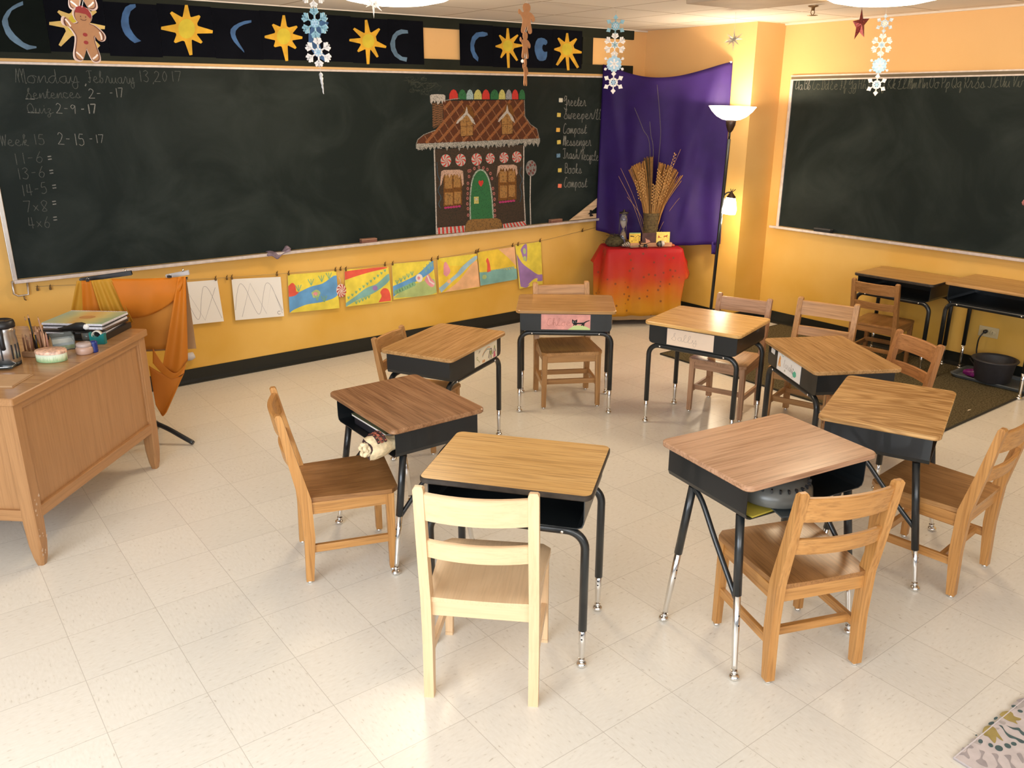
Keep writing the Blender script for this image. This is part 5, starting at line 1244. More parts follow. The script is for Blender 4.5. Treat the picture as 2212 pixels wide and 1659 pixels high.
D6 = desk(2.312, 1.597, -9.0, .588, .445, .710, 'rose', 'pinkish topped student desk in front with a grey bowl inside its box', 'S', .30)
D7 = desk(3.201, 1.650, 21.4, .615, .446, .660, 'grain', 'student desk with bold flame grain on its top, at the right side of the circle', 'S', .17, wave=1.0)
D8 = desk(3.715, 2.264, 60.0, .603, .444, .640, 'oak', 'student desk with the white name card showing an orange figure and green turtle', 'U', .15)
D9 = desk(5.897, 3.060, -88.0, .590, .425, .650, 'dull', 'yellowish topped student desk against the right wall with a chair pushed to it', 'U', .16, EDK, 'desks against the right wall')
D10 = desk(5.905, 2.385, -90.0, .605, .445, .690, 'oak', 'student desk against the right wall at the picture edge, above the boot tray', 'U', .19, None, 'desks against the right wall')

# name cards taped on the closed sides
def card(dk, cx, w_, h, z, label, m, draw, D):
    c = thing('name_card', label, 'name card', (0, 0, 0), 0, 'name cards on the desks')
    yb = (D-.055)/2+.0015
    R = Matrix.Rotation(dk.rotation_euler.z, 3, 'Z'); c.location = dk.location + R @ Vector((cx, yb, z)); c.rotation_euler = (0, 0, dk.rotation_euler.z+PI)
    mb = MB(); mb.box((0, 0, 0), (w_, .001, h), m); mb.build('card', c)
    mb = MB(); f = lambda u, v, l=0: Vector((-w_/2+w_*u, -.0008-.0002*l, h/2-h*v)); draw(mb, f); mb.build('drawing', c)
    return c
pinkp = flat('card_pink', (.72, .33, .28), .8, var=.16, vscale=22); INK = flat('ink_black', (.010, .009, .009), .8); RPEN = flat('red_pencil', (.38, .12, .09), .9); GPEN = flat('grey_pencil', (.36, .28, .25), .9)
def d_chloe(mb, f):
    mb.poly([f(a, b, 1) for a, b in ((.54, 1), (.60, .88), (.66, .74), (.74, .70), (.86, .72), (.93, .80), (1, .93), (1, 1))], flat('card_green', (.56, .66, .28), .8))
    write(mb, 'Chloe', f(.11, .74, 2), f(.61, .74, 2), .046, (0, -1, 0), RPEN, .0013)
    cat = [(.625, .40), (.635, .29), (.66, .38), (.70, .37), (.73, .30), (.735, .45), (.715, .53), (.78, .53), (.86, .51), (.91, .42), (.98, .35), (.99, .38), (.92, .48), (.885, .56), (.875, .75), (.855, .75), (.85, .66), (.835, .73), (.815, .73), (.825, .62), (.74, .62), (.715, .70), (.70, .71), (.685, .67), (.665, .72), (.65, .71), (.66, .63), (.63, .54)]
    mb.poly([f(a, b, 3) for a, b in cat], INK); mb.poly([f(.645, .47, 4), f(.655, .44, 4), f(.662, .50, 4), f(.652, .53, 4)], WHITEP); mb.poly([f(.685, .47, 4), f(.70, .46, 4), f(.698, .50, 4)], WHITEP)
card(D1, 0, .295, .094, .585, 'pink name card with a black cat on a green hill', pinkp, d_chloe, .451)
def d_sally(mb, f): write(mb, 'Sally', f(.10, .66, 1), f(.66, .70, 1), .042, (0, -1, 0), GPEN, .0013)
card(D2, .010, .285, .096, .560, 'plain cream name card with a pencilled cursive name', flat('card_cream', (.76, .60, .46), .8, var=.04, vscale=12), d_sally, .480)
def d_girls(mb, f):
    wd = .0035
    for pts, m, q in (([(.33, .62), (.42, .42), (.55, .30), (.66, .36)], flat('crayon_teal', (.12, .22, .20), .9), .004), ([(.33, .52), (.44, .32), (.58, .20), (.68, .26)], flat('crayon_orange', (.62, .25, .06), .9), .004)): mb.ribbon([f(a, b, 1) for a, b in pts], q, NF, m)
    dk = flat('crayon_plum', (.045, .018, .030), .9); gr = flat('crayon_olive', (.30, .32, .08), .9); pk = flat('crayon_pink', (.55, .12, .18), .9)
    mb.ribbon([f(.60, .86, 2), f(.66, .52, 2), f(.68, .38, 2), f(.73, .36, 2), f(.76, .52, 2), f(.77, .72, 2)], .005, NF, dk); mb.poly([f(a, b, 3) for a, b in ((.67, .50), (.75, .50), (.74, .74), (.68, .74))], gr); mb.ribbon([f(.68, .74, 2), f(.66, .98, 2)], .004, NF, dk); mb.ribbon([f(.73, .74, 2), f(.745, .98, 2)], .004, NF, dk)
    mb.ribbon([f(.80, .76, 2), f(.85, .56, 2), f(.88, .42, 2)], .004, NF, dk); mb.ribbon([f(.90, .48, 2), f(.93, .68, 2)], .005, NF, dk); mb.poly([f(a, b, 3) for a, b in ((.86, .62), (.90, .62), (.93, .95), (.82, .97))], pk); mb.poly([f(a, b, 3) for a, b in ((.87, .30), (.90, .30), (.91, .46), (.86, .46))], gr)
    for c in (.36, .42): mb.poly([f(c+.024*math.cos(q), .88+.09*math.sin(q), 1) for q in [k*PI/5 for k in range(10)]], flat('crayon_orange', (.62, .25, .06), .9))
    mb.ribbon([f(a, b, 1) for a, b in ((.07, .55), (.09, .45), (.13, .48), (.12, .58), (.08, .60), (.15, .66), (.22, .84))], .003, NF, gr); mb.ribbon([f(.17, .30, 1), f(.2, .2, 1), f(.24, .18, 1), f(.22, .28, 1)], .003, NF, dk)
card(D3, -.105, .255, .098, .548, 'cream card drawn with two girls and a rainbow on the desk by the pictures', flat('card_ivory', (.74, .66, .50), .8, var=.05, vscale=12), d_girls, .432)
def d_turtle(mb, f):
    og = flat('crayon_orange2', (.72, .34, .10), .9, var=.2, vscale=40); gn = flat('crayon_green', (.10, .42, .28), .9)
    mb.poly([f(a, b, 1) for a, b in ((.07, .42), (.10, .22), (.13, .20), (.16, .36), (.14, .40), (.17, .75), (.12, .80), (.11, .60), (.08, .82), (.05, .80))], og)
    mb.poly([f(a, b, 1) for a, b in ((.70, .62), (.76, .50), (.82, .55), (.84, .70), (.80, .82), (.73, .84), (.69, .76))], gn)
    mb.ribbon([f(.69, .72, 2), f(.66, .55, 2)], .0035, NF, INK); mb.ribbon([f(.72, .50, 2), f(.68, .42, 2)], .0035, NF, INK); mb.ribbon([f(.70, .84, 2), f(.67, .92, 2)], .003, NF, GPEN)
    write(mb, 'Sarah', f(.28, .66, 1), f(.66, .70, 1), .040, (0, -1, 0), GPEN, .0015)
    mb.poly([f(.36+.025*math.cos(q), .82+.06*math.sin(q), 1) for q in [k*PI/4 for k in range(8)]], flat('crayon_khaki', (.42, .40, .30), .9))
    mb.ribbon([f(.16, .05, 1), f(.22, .16, 1), f(.27, .12, 1)], .004, NF, flat('crayon_sky', (.35, .48, .48), .9))
card(D8, .025, .270, .098, .562, 'white name card with an orange figure and a green turtle', flat('card_white', (.76, .73, .70), .8, var=.03, vscale=12), d_turtle, .444)
mb = MB(); mb.box((0, 0, 0), (.045, .001, .026), flat('sticker', (.62, .60, .58), .6)); 
o = mb.build('paper_sticker'); R8 = Matrix.Rotation(D8.rotation_euler.z, 3, 'Z'); o.location = D8.location+R8 @ Vector((.22, (.444-.055)/2+.0012, .590)); o.rotation_euler = (0, -.06, D8.rotation_euler.z); tag(o, 'small blank sticker left of the white turtle name card', 'sticker')

def indesk(dk, x, y, z): return dk.location + Matrix.Rotation(dk.rotation_euler.z, 3, 'Z') @ Vector((x, y, z))
# things inside the dark brown desk
zb = .635-.02-.112+.0035
t = thing('notebook', 'green covered book with white pages lying inside the dark brown desk', 'book', indesk(D4, -.02, -.06, zb), D4.rotation_euler.z+.02)
mb = MB(); mb.box((0, 0, .047), (.30, .215, .008), WHITEP); mb.build('pages', t)
mb = MB(); mb.box((0, 0, .0525), (.302, .22, .0025), flat('sage_cover', (.155, .165, .085), .6)); mb.build('cover', t)
mb = MB(); mb.box((-.01, .0, .021), (.29, .205, .042), flat('navy_books', (.012, .016, .026), .4), bevel=.004); o = mb.build('workbook'); o.location = indesk(D4, -.02, -.055, zb); o.rotation_euler = (0, 0, D4.rotation_euler.z); tag(o, 'thick dark blue book under the green book in the brown desk', 'book')
YARN = flat('cream_yarn', (.72, .58, .36), .95, var=.25, vscale=50, bump=1); YD = flat('dark_yarn', (.045, .016, .016), .95, var=.5, vscale=60); YRD = flat('rust_yarn', (.36, .09, .05), .95, var=.4, vscale=60)
t = thing('knitting', 'cream knitted roll trimmed with red and black yarn poking from the brown desk', 'knitting', indesk(D4, .225, -.245, zb+.052))
t.rotation_euler = (0, 0, D4.rotation_euler.z)
mb = MB(); P = []
for i in range(11):
    v = i/10; yy = -.055+.17*v; rr_ = (.030+.022*math.sin(PI*min(1, v*1.2+.25)))
    P.append([(rr_*(1+.09*math.sin(5*a+i*.6))*math.cos(a), yy+.006*math.sin(3*a), rr_*(1+.09*math.sin(4*a+i))*math.sin(a)*.9) for a in [2*PI*k/24 for k in range(24)]])
mb.grid(P, YARN, closed_u=True); mb.poly(P[0][::-1], YD); mb.poly(P[-1], YARN); mb.build('knitted_roll', t)
mb = MB(); random.seed(9)
for k in range(5):
    a = k*1.25; mb.tube(smooth_path([(.022*math.cos(a+q*.5), -.06-.012*math.sin(q*1.5), .022*math.sin(a+q*.5)) for q in range(5)], 4), .0085, YARN, 8)
mb.build('frilled_end', t)
mb = MB()
for k in range(3):
    mb.tube([((.056+.003*k)*math.cos(a), -.022+.014*k, (.056+.003*k)*math.sin(a)*.88) for a in [PI*.22+PI*1.05*i/16 for i in range(17)]], .0055, (YD, YRD, YD)[k], 8)
    for i in range(9):
        a = PI*.25+PI*i/9; mb.lathe([(0, -.004), (.005, 0), (0, .004)], ((.060+.003*k)*math.cos(a), -.022+.014*k, (.060+.003*k)*math.sin(a)*.88), (YRD, YD, YRD)[k], seg=6)
mb.build('yarn_trim', t)
# things inside the pinkish desk
zb = .710-.02-.112+.0035
t = thing('bowl', 'grey plastic bowl turned over inside the pinkish desk', 'bowl', indesk(D6, -.075, -.115, zb+.012), D6.rotation_euler.z)
GB = flat('grey_bowl', (.105, .105, .095), .32)
mb = MB(); mb.lathe([(0, .078), (.06, .076), (.11, .060), (.125, .040), (.128, .012), (.122, .006), (.10, .0), (0, 0)], (0, 0, 0), GB, seg=40); mb.build('body', t)
mb = MB()
for k in range(26): a = 2*PI*k/26; mb.box((.112*math.cos(a), .112*math.sin(a), .062), (.005, .012, .012), BLACKP, rot=Matrix.Rotation(a+PI/2, 3, 'Z'))
mb.build('rim_slots', t)
mb = MB(); mb.box((0, 0, .003), (.20, .26, .006), flat('yellow_folder', (.42, .33, .04), .6)); o = mb.build('folder'); o.location = indesk(D6, -.145, -.060, zb); o.rotation_euler = (0, 0, D6.rotation_euler.z+.05); tag(o, 'yellow folder on the floor of the pinkish desk box', 'folder')
mb = MB(); mb.box((0, 0, .003), (.10, .17, .005), flat('slate_book', (.045, .055, .058), .35)); o = mb.build('slate'); o.location = indesk(D6, -.095, -.18, zb+.0065); o.rotation_euler = (0, 0, D6.rotation_euler.z-.28); tag(o, 'thin dark grey card sticking out under the grey bowl', 'card')

# ================================================================== CHAIRS
CT = {'oak': ((.38, .185, .060), (.53, .28, .105)), 'amber': ((.45, .205, .055), (.58, .295, .095)), 'blond': ((.72, .485, .275), (.77, .54, .32)), 'rose': ((.38, .20, .105), (.50, .285, .165)), 'deep': ((.28, .125, .038), (.40, .19, .065)), 'red': ((.36, .155, .055), (.48, .225, .085))}
def chair(x, y, deg, s, tone, label, h=.72, lean=.062, cross='back', seat_tone=None, caps=True, flat_back=False):
    """Wooden school chair facing local +Y."""
    t = thing('school_chair', label, 'chair', (x, y, 0), math.radians(deg), 'wooden school chairs')
    c1, c2 = CT[tone]; wx, wy, wz = (wood('chair_'+tone, a, c1, c2, .36, 1.0, 0, 0, .07 if tone == 'blond' else .24) for a in 'xyz')
    s1, s2 = CT[seat_tone or tone]; ws = wood('seat_'+(seat_tone or tone), 'y', s1, s2, .28, .7, 0, 0, .07 if tone == 'blond' else .26)
    st = .375; q = lambda a: tuple(v*s for v in a)
    # seat, dished, wider at the front, rounded corners
    out = [(-.170, -.175), (.170, -.175), (.192, .170), (.184, .192), (.165, .200), (-.165, .200), (-.184, .192), (-.192, .170)]
    mb = MB(); N = 12; T_ = []; B_ = []
    def edge(v):
        wv = .170+.022*min(1, (v+.175)/.345)
        if v > .165: wv = .192-.030*((v-.165)/.035)**2
        return wv
    ys = [-.175+.375*(i/14) for i in range(15)]
    rows = []
    for v in ys:
        wv = edge(v); row = []
        for j in range(N+1):
            u = -1+2*j/N; dish = -.012*max(0, 1-u*u)*max(0, 1-((v+.02)/.19)**2)*1.0
            if abs(u) > .97 or v > .198 or v < -.173: dish -= .003
            row.append(q((u*wv, v, st+dish)))
        rows.append(row)
    mb.grid(rows[::-1], ws)
    low = [[(p[0], p[1], (st-.022)*s) for p in r] for r in rows]; mb.grid(low, ws, smooth=False)
    rim_t = rows[0]+[r[-1] for r in rows[1:-1]]+rows[-1][::-1]+[r[0] for r in rows[1:-1]][::-1]
    mb.grid([[(p[0], p[1], (st-.022)*s) for p in rim_t], rim_t], ws, smooth=False, closed_u=True)
    bmesh.ops.recalc_face_normals(mb.bm, faces=mb.bm.faces[:]); mb.build('seat', t)
    # back posts that are also the back legs
    pw = .032
    for sx in (-1, 1):
        mb = MB(); X = sx*.170
        pts = [(X, -.172, .012), (X, -.160, .20), (X, -.165, .37), (X, -.175-lean*.45, .37+(h-.37)*.5), (X, -.175-lean, h)]
        thk = [.030, .042, .046, .036, .026]
        P = []
        for (a, b, c), k in zip(pts, thk):
            P.append([q((a-pw/2, b-k/2, c)), q((a+pw/2, b-k/2, c)), q((a+pw/2, b+k/2, c)), q((a-pw/2, b+k/2, c))])
        P2 = []
        for a, b in zip(P, P[1:]):
            for i in range(4): P2.append([tuple(a[k][m]+(b[k][m]-a[k][m])*i/4 for m in range(3)) for k in range(4)])
        P2.append(P[-1])
        mb.grid(P2, wz, smooth=False, closed_u=True); mb.poly(P2[0][::-1], wz)
        tip = [tuple(v) for v in P2[-1]]; c = [sum(v[m] for v in tip)/4 for m in range(3)]
        cap = [(c[0]+(v[0]-c[0])*.7, c[1]+(v[1]-c[1])*.55, v[2]+.008*s) for v in tip]
        mb.grid([tip, cap], wz, smooth=False, closed_u=True); mb.poly(cap, wz)
        lg = mb.build('leg', t)
        if caps:
            mb = MB(); mb.lathe([(0, 0), (.011, 0), (.013, .005), (.010, .012), (0, .0125)], q((X, -.172, 0)), CHROME, seg=14); mb.build('glide', lg)
        else:
            mb = MB(); mb.box(q((X, -.172, .006)), q((pw, .030, .012)), wz); mb.build('foot_block', lg)
    for sx in (-1, 1):
        mb = MB(); mb.quadbar(q((sx*.168, .165, st-.022)), q((sx*.173, .165, .012)), .034*s, .034*s, .027*s, .027*s, wz, (0, 1, 0), .002*s)
        lg = mb.build('leg', t)
        if caps:
            mb = MB(); mb.lathe([(0, 0), (.011, 0), (.013, .005), (.010, .012), (0, .0125)], q((sx*.173, .165, 0)), CHROME, seg=14); mb.build('glide', lg)
        else:
            mb = MB(); mb.box(q((sx*.173, .165, .006)), q((.027, .027, .012)), wz); mb.build('foot_block', lg)
    def yb(z): return -.175-lean*(z-.37)/(h-.37)
    def rail(name, z0, z1, bow, th):
        mb = MB(); rows = []
        for i in range(13):
            u = -1+2*i/12; yy = -bow*(1-u*u); r = []
            for z, e in ((z0, 0), (z1, 0)):
                r.append((z, yb(z)+yy))
            rows.append([q((u*.156, r[0][1]-th/2, z0)), q((u*.156, r[0][1]+th/2, z0)), q((u*.156, r[1][1]+th/2, z1-.003)), q((u*.156, r[1][1]+th/2-.004, z1)), q((u*.156, r[1][1]-th/2+.004, z1)), q((u*.156, r[1][1]-th/2, z1-.003))])
        mb.grid(rows, wx, closed_u=True, smooth=False); mb.poly(rows[0], wx); mb.poly(rows[-1][::-1], wx)
        bmesh.ops.recalc_face_normals(mb.bm, faces=mb.bm.faces[:]); mb.build(name, t)
    hr = h/.72; bow = 0.004 if flat_back else .024
    rail('top_rail', .622*hr, .708*hr, bow, .020); rail('lower_rail', .498*hr, .555*hr, bow, .018)
    mb = MB(); mb.box(q((0, .165, st-.048)), q((.31, .020, .050)), wx, bevel=.002); mb.build('front_apron', t)
    mb = MB(); mb.box(q((0, -.160, st-.048)), q((.31, .020, .050)), wx, bevel=.002); mb.build('back_apron', t)
    for sx in (-1, 1):
        mb = MB(); mb.box(q((sx*.168, 0, st-.048)), q((.020, .30, .050)), wy, bevel=.002); mb.build('side_apron', t)
        mb = MB(); mb.quadbar(q((sx*.1715, .160, .150)), q((sx*.170, -.155, .150)), .018*s, .032*s, .018*s, .032*s, wy, bevel=.002); mb.build('side_stretcher', t)
    if cross in ('back', 'both'):
        mb = MB(); mb.box(q((0, -.110, .150)), q((.33, .020, .030)), wx, bevel=.002); mb.build('cross_stretcher', t)
    if cross in ('front', 'both'):
        mb = MB(); mb.box(q((0, .130, .165)), q((.33, .018, .032)), wx, bevel=.002); mb.build('cross_stretcher', t)
    return t
chair(3.375, 3.894, 150.3, 1.0, 'oak', 'oak chair tucked under the desk with the pink cat card', cross='both', flat_back=True)
chair(4.045, 3.150, 108.5, .945, 'rose', 'pale pinkish chair behind the lamp lit desk', cross='front', flat_back=True)
chair(2.262, 3.835, -150.0, .86, 'oak', 'chair at the wall side of the desk nearest the pictures', cross='back')
chair(1.338, 2.941, -108.8, 1.0, 'amber', 'worn honey brown chair pulled out from the dark brown desk on the left', cross='none', seat_tone='deep', caps=True)
chair(1.392, 1.972, -44.5, 1.0, 'blond', 'blond unstained chair seen from behind in the front middle', h=.765, lean=.045, cross='none', caps=False, flat_back=False)
chair(2.305, 1.444, -20.9, 1.0, 'amber', 'glossy amber chair with flame grained seat at the front right', cross='back', seat_tone='deep')
chair(3.236, 1.414, 4.9, 1.0, 'amber', 'chair with dark worn seat at the right picture edge', cross='both', seat_tone='oak')
chair(4.242, 2.703, 106.0, .98, 'oak', 'chair with reddish straight back rails between the lamp lit desk and the turtle card desk', cross='both', flat_back=True)
chair(4.030, 2.165, 66.0, .93, 'red', 'reddish chair with curved back behind the turtle card and flame grained desks', cross='back')
chair(5.700, 3.090, -82.0, .90, 'deep', 'dark chair pushed under the yellowish desk at the right wall', cross='both')

# ================================================================== TEACHER'S DESK
TA = Vector((.283, 3.600, 0)); TT = math.atan2(.745, .667); TDZ = .75
E1 = Vector((math.cos(TT), math.sin(TT), 0)); E2 = Vector((-math.sin(TT), math.cos(TT), 0))
t = thing('teacher_desk', 'big old wooden teacher desk with worn legs at the left picture edge', 'desk', TA, TT)
TDc = ((.375, .185, .072), (.43, .22, .09))
wX, wY_, wZ = (wood('teacher', a, TDc[0], TDc[1], .34, 1.0, 0, 0, .12) for a in 'xyz')
LX, LY = 1.060, 1.50
mb = slab_top(LX, LY, .034, .012, wood('teacher_top', 'y', (.36, .185, .075), (.44, .245, .11), .26), wX)
for v in mb.bm.verts: v.co += Vector((LX/2-.012, LY/2-.012, TDZ))
mb.build('desktop', t)
lw = .058; zt = TDZ-.036
for x in (lw/2+.002, LX-.026-lw/2):
    for y in (lw/2+.002, LY-.026-lw/2):
        mb = MB(); c = .007
        def ring(w_, z, ch): h = w_/2; return [(x-h+ch, y-h, z), (x+h-ch, y-h, z), (x+h, y-h+ch, z), (x+h, y+h-ch, z), (x+h-ch, y+h, z), (x-h+ch, y+h, z), (x-h, y+h-ch, z), (x-h, y-h+ch, z)]
        R_ = [ring(lw, zt, .004), ring(lw, .20, .004), ring(lw-.002, .10, .008), ring(lw-.010, .035, .012), ring(.030, 0, .006)]
        mb.grid(R_[::-1], wZ, closed_u=True, smooth=False); mb.poly(R_[0], wZ); mb.poly(R_[-1][::-1], wZ)
        lg = mb.build('leg', t)
        if x < .1 and y < .1:
            mb = MB(); random.seed(8); CHIP = flat('bare_wood_chip', (.58, .42, .30), .8)
            for k in range(16):
                px_, pz_ = x+random.uniform(-.024, .024), random.choice((.06, .08, .10, .13, .17, .22, .27, .30))+random.uniform(-.02, .02); s_ = random.uniform(.002, .006); yy = y-lw/2-.0006+max(0, .10-pz_)*.06
                mb.poly([(px_+s_*math.cos(a)*(1+.5*math.sin(a*3+k)), yy, pz_+s_*1.3*math.sin(a)) for a in [q*PI/4 for q in range(8)]], CHIP)
            mb.build('worn_chips', lg)
x0, x1, y0, y1 = lw, LX-.026-lw, lw, LY-.026-lw
def panel(name, a, b, n, m):
    """Framed side between two legs: sunk panel, lower rail, upper bead."""
    a, b, n = Vector(a), Vector(b), Vector(n); d = (b-a); L_ = d.length; d.normalize(); c = (a+b)/2; rot = Matrix((d, -n, Vector((0, 0, 1)))).transposed()
    mb = MB(); mb.box(c-n*.020+Vector((0, 0, (.255+zt)/2)), (L_, .012, zt-.255), m, rot=rot); mb.build(name, t)
    mb = MB(); mb.box(c-n*.010+Vector((0, 0, .235)), (L_, .020, .050), wX if abs(d.x) > .5 else wY_, rot=rot, bevel=.003); mb.box(c-n*.010+Vector((0, 0, zt-.014)), (L_, .018, .028), wX if abs(d.x) > .5 else wY_, rot=rot, bevel=.003)
    for e in (-1, 1): mb.box(c-n*.011+d*e*(L_/2-.006)+Vector((0, 0, (.26+zt)/2)), (.012, .014, zt-.29), wZ, rot=rot, bevel=.002)
    mb.build('rail', t)
panel('modesty_panel', (x0-.004, .004, 0), (x1+.006, .004, 0), (0, -1, 0), wZ)
panel('end_panel', (.004, y1+.004, 0), (.004, y0-.004, 0), (-1, 0, 0), wZ)
panel('end_panel', (LX-.030, y0-.004, 0), (LX-.030, y1+.004, 0), (1, 0, 0), wZ)
DZ = TDZ+.0005
# travel mug
p = zp(19, 788, DZ)
t = thing('travel_mug', 'brushed steel travel mug with black lid at the left picture edge', 'mug', p)
mb = MB(); mb.lathe([(0, 0), (.050, 0), (.052, .004), (.052, .012), (.047, .014)], (0, 0, 0), BLACKP, seg=32); mb.build('base', t)
mb = MB(); mb.lathe([(.047, .013), (.051, .02), (.052, .07), (.0505, .11), (.047, .135), (.050, .150), (.050, .168), (.046, .172)], (0, 0, 0), STEEL, seg=36); mb.build('body', t)
mb = MB(); mb.lathe([(.047, .166), (.0525, .168), (.054, .182), (.050, .196), (.044, .200), (.040, .194), (0, .192)], (0, 0, 0), BLACKP, seg=32); mb.box((0, -.02, .197), (.03, .03, .008), BLACKP, bevel=.003); mb.build('lid', t)
va = math.atan2(-p.y, -p.x)
mb = MB()
for a in (-.75, -.35, .45, .80, 1.2): mb.box((.0512*math.cos(va+a), .0512*math.sin(va+a), .065), (.006, .007, .065), BLACKP, rot=Matrix.Rotation(va+a, 3, 'Z'), bevel=.002)
mb.build('grip_strips', t)
mb = MB(); hv = Vector((math.cos(va-.15), math.sin(va-.15), 0)); mb.tube(smooth_path([hv*.048+Vector((0, 0, .165)), hv*.060+Vector((0, 0, .14)), hv*.060+Vector((0, 0, .10)), hv*.052+Vector((0, 0, .085))], 4), .010, BLACKP, 10); mb.build('thumb_grip', t)
# pencil block and its pencils
p = zp(77, 771, DZ); BK = wood('pencil_block', 'x', (.30, .17, .09), (.38, .23, .13), .5)
da = -YAW-.02
t = thing('pencil_block', 'small wooden block with holes holding pencils upright on the big desk', 'pencil holder', p, da)
mb = MB(); mb.box((0, .03, .0125), (.115, .075, .025), BK, bevel=.003); mb.build('block', t)
PCM = [flat('pencil_tan', (.44, .24, .14), .5), flat('pencil_brown', (.20, .09, .045), .45), flat('pencil_black', (.016, .014, .014), .4), flat('pencil_yellow', (.66, .36, .03), .4), flat('pencil_pink', (.50, .25, .19), .5)]
LEAD = flat('pencil_lead', (.03, .028, .03), .5); random.seed(12)
names = {3: 'long yellow pencil leaning above the others in the pencil block', 2: 'tall black pencil standing highest in the pencil block'}
k = 0
for row in range(3):
    for c in range(6):
        if (row, c) in ((2, 5), (2, 0)): continue
        mi = random.choice((0, 0, 1, 1, 4, 2)); h = random.uniform(.085, .125); lean = (random.uniform(-.04, .04), random.uniform(-.04, .04))
        lab = 'pencil standing in the small wooden pencil block'; g = 'pencils in the wooden block'
        if (row, c) == (1, 2): mi, h, lab, lean = 2, .180, names[2], (-.05, 0)
        elif (row, c) == (1, 3): mi, h, lab, lean = 3, .175, names[3], (-.28, .02)
        elif (row, c) == (2, 4): mi, h, lab, lean = 0, .165, 'tan pencil with its sharp point up at the right of the block', (-.10, 0)
        b = Vector((-.046+.0185*c, .008+.022*row, .010)); tip = b+Vector((lean[0], lean[1], 1)).normalized()*h; d = (tip-b).normalized()
        t2 = thing('pencil', lab, 'pencil', p+Matrix.Rotation(da, 3, 'Z') @ b, da, g)
        mb = MB(); m = PCM[mi]
        mb.tube([(0, 0, .0157), d*(h-.018)], .0037, m, 6); mb.build('shaft', t2)
        mb = MB(); mb.lathe([(.0037, 0), (.0014, .013)], d*(h-.018), PCM[0], seg=8, axis=d); mb.lathe([(.0014, 0), (0, .005)], d*(h-.005), LEAD, seg=8, axis=d); mb.build('sharpened_tip', t2)
# oval tin
p = zp(113, 778, DZ)
t = thing('oval_tin', 'pale green oval tin painted with grass blades and a red patterned lid', 'tin', p, da)
mb = MB(); TIN = cloth_ramp('tin_grass', [(0, (.42, .52, .22)), (.45, (.60, .68, .46)), (1, (.72, .74, .62))], 2, 0, .042, .4, .12, 40)
mb.lathe([(0, 0), (.062, 0), (.066, .003), (.066, .040), (.062, .040)], (0, 0, 0), TIN, seg=40, sy=.72); mb.build('body', t)
mb = MB(); LID = flat('tin_lid', (.70, .42, .30), .4, var=.5, vscale=70); mb.lathe([(.0672, .036), (.0678, .047), (.064, .050), (0, .051)], (0, 0, 0), LID, seg=40, sy=.72); mb.build('lid', t)
mb = MB(); random.seed(4)
for k in range(60):
    a = -PI+PI*k/59; x, y = .0664*math.cos(a), .0664*.72*math.sin(a); h = random.uniform(.010, .030); mb.ribbon([(x, y, .001), (x*1.002+random.uniform(-.003, .003), y*1.002, h)], [.0018, .0004], (math.cos(a), math.sin(a), 0), wG)
mb.build('grass_blades', t)
# clear note box
p = zp(137, 752, DZ); ang = da+.62
CLR = flat('clear_acrylic', (.75, .82, .82), .06, trans=.88, spec=.5)
t = thing('note_box', 'clear acrylic box holding green and white note paper', 'note box', p, ang)
mb = MB(); mb.box((0, 0, .002), (.095, .095, .004), CLR)
for x, y, sx_, sy_ in ((-.046, 0, .003, .095), (.046, 0, .003, .095), (0, -.046, .089, .003), (0, .046, .089, .003)): mb.box((x, y, .034), (sx_, sy_, .060), CLR)
mb.build('box_walls', t)
for k, (z0, z1, m, lab) in enumerate(((.0045, .022, flat('lime_notes', (.48, .60, .16), .8), 'lime green note block in the clear acrylic box'), (.0225, .036, flat('white_notes', (.70, .72, .74), .8), 'white note block lying on the lime notes in the clear box'))):
    mb = MB(); mb.box((0, 0, (z0+z1)/2), (.086, .086, z1-z0), m, bevel=.001); o = mb.build('note_block'); o.location = p; o.rotation_euler = (0, 0, ang); tag(o, lab, 'note paper')
# small jar with glass lid
p = zp(184, 763, DZ); t = thing('small_jar', 'small pinkish round jar with a grey lid near the desk edge', 'jar', p)
JM = flat('jar_pink', (.46, .29, .22), .4); mb = MB(); mb.lathe([(0, 0), (.033, 0), (.037, .005), (.037, .026), (.033, .032), (.030, .034)], (0, 0, 0), JM, seg=32); mb.build('body', t)
mb = MB(); mb.lathe([(.030, .033), (.033, .035), (.033, .045), (.029, .050), (0, .051)], (0, 0, 0), flat('jar_lid', (.42, .33, .30), .25), seg=32); mb.build('lid', t)
# blue ribbed bottle lying down and a clear cup
p = zp(205, 760, DZ); t = thing('ribbed_cap', 'small deep blue ribbed plastic cap behind the pinkish jar', 'cap', p)
BLU = flat('deep_blue_plastic', (.012, .025, .16), .3); mb = MB(); mb.lathe([(0, 0), (.015, 0)]+[(.015+.002*(k % 2), .003+.006*k) for k in range(8)]+[(.013, .052), (0, .053)], (0, 0, 0), BLU, seg=24); mb.build('body', t)
p = zp(190, 735, DZ); t = thing('clear_cup', 'small clear plastic cup behind the pinkish jar on the desk', 'cup', p)
mb = MB(); mb.lathe([(0, .002), (.022, .002), (.024, .01), (.026, .042), (.024, .042), (.022, .012), (0, .006)], (0, 0, 0), CLR, seg=28); mb.build('body', t)
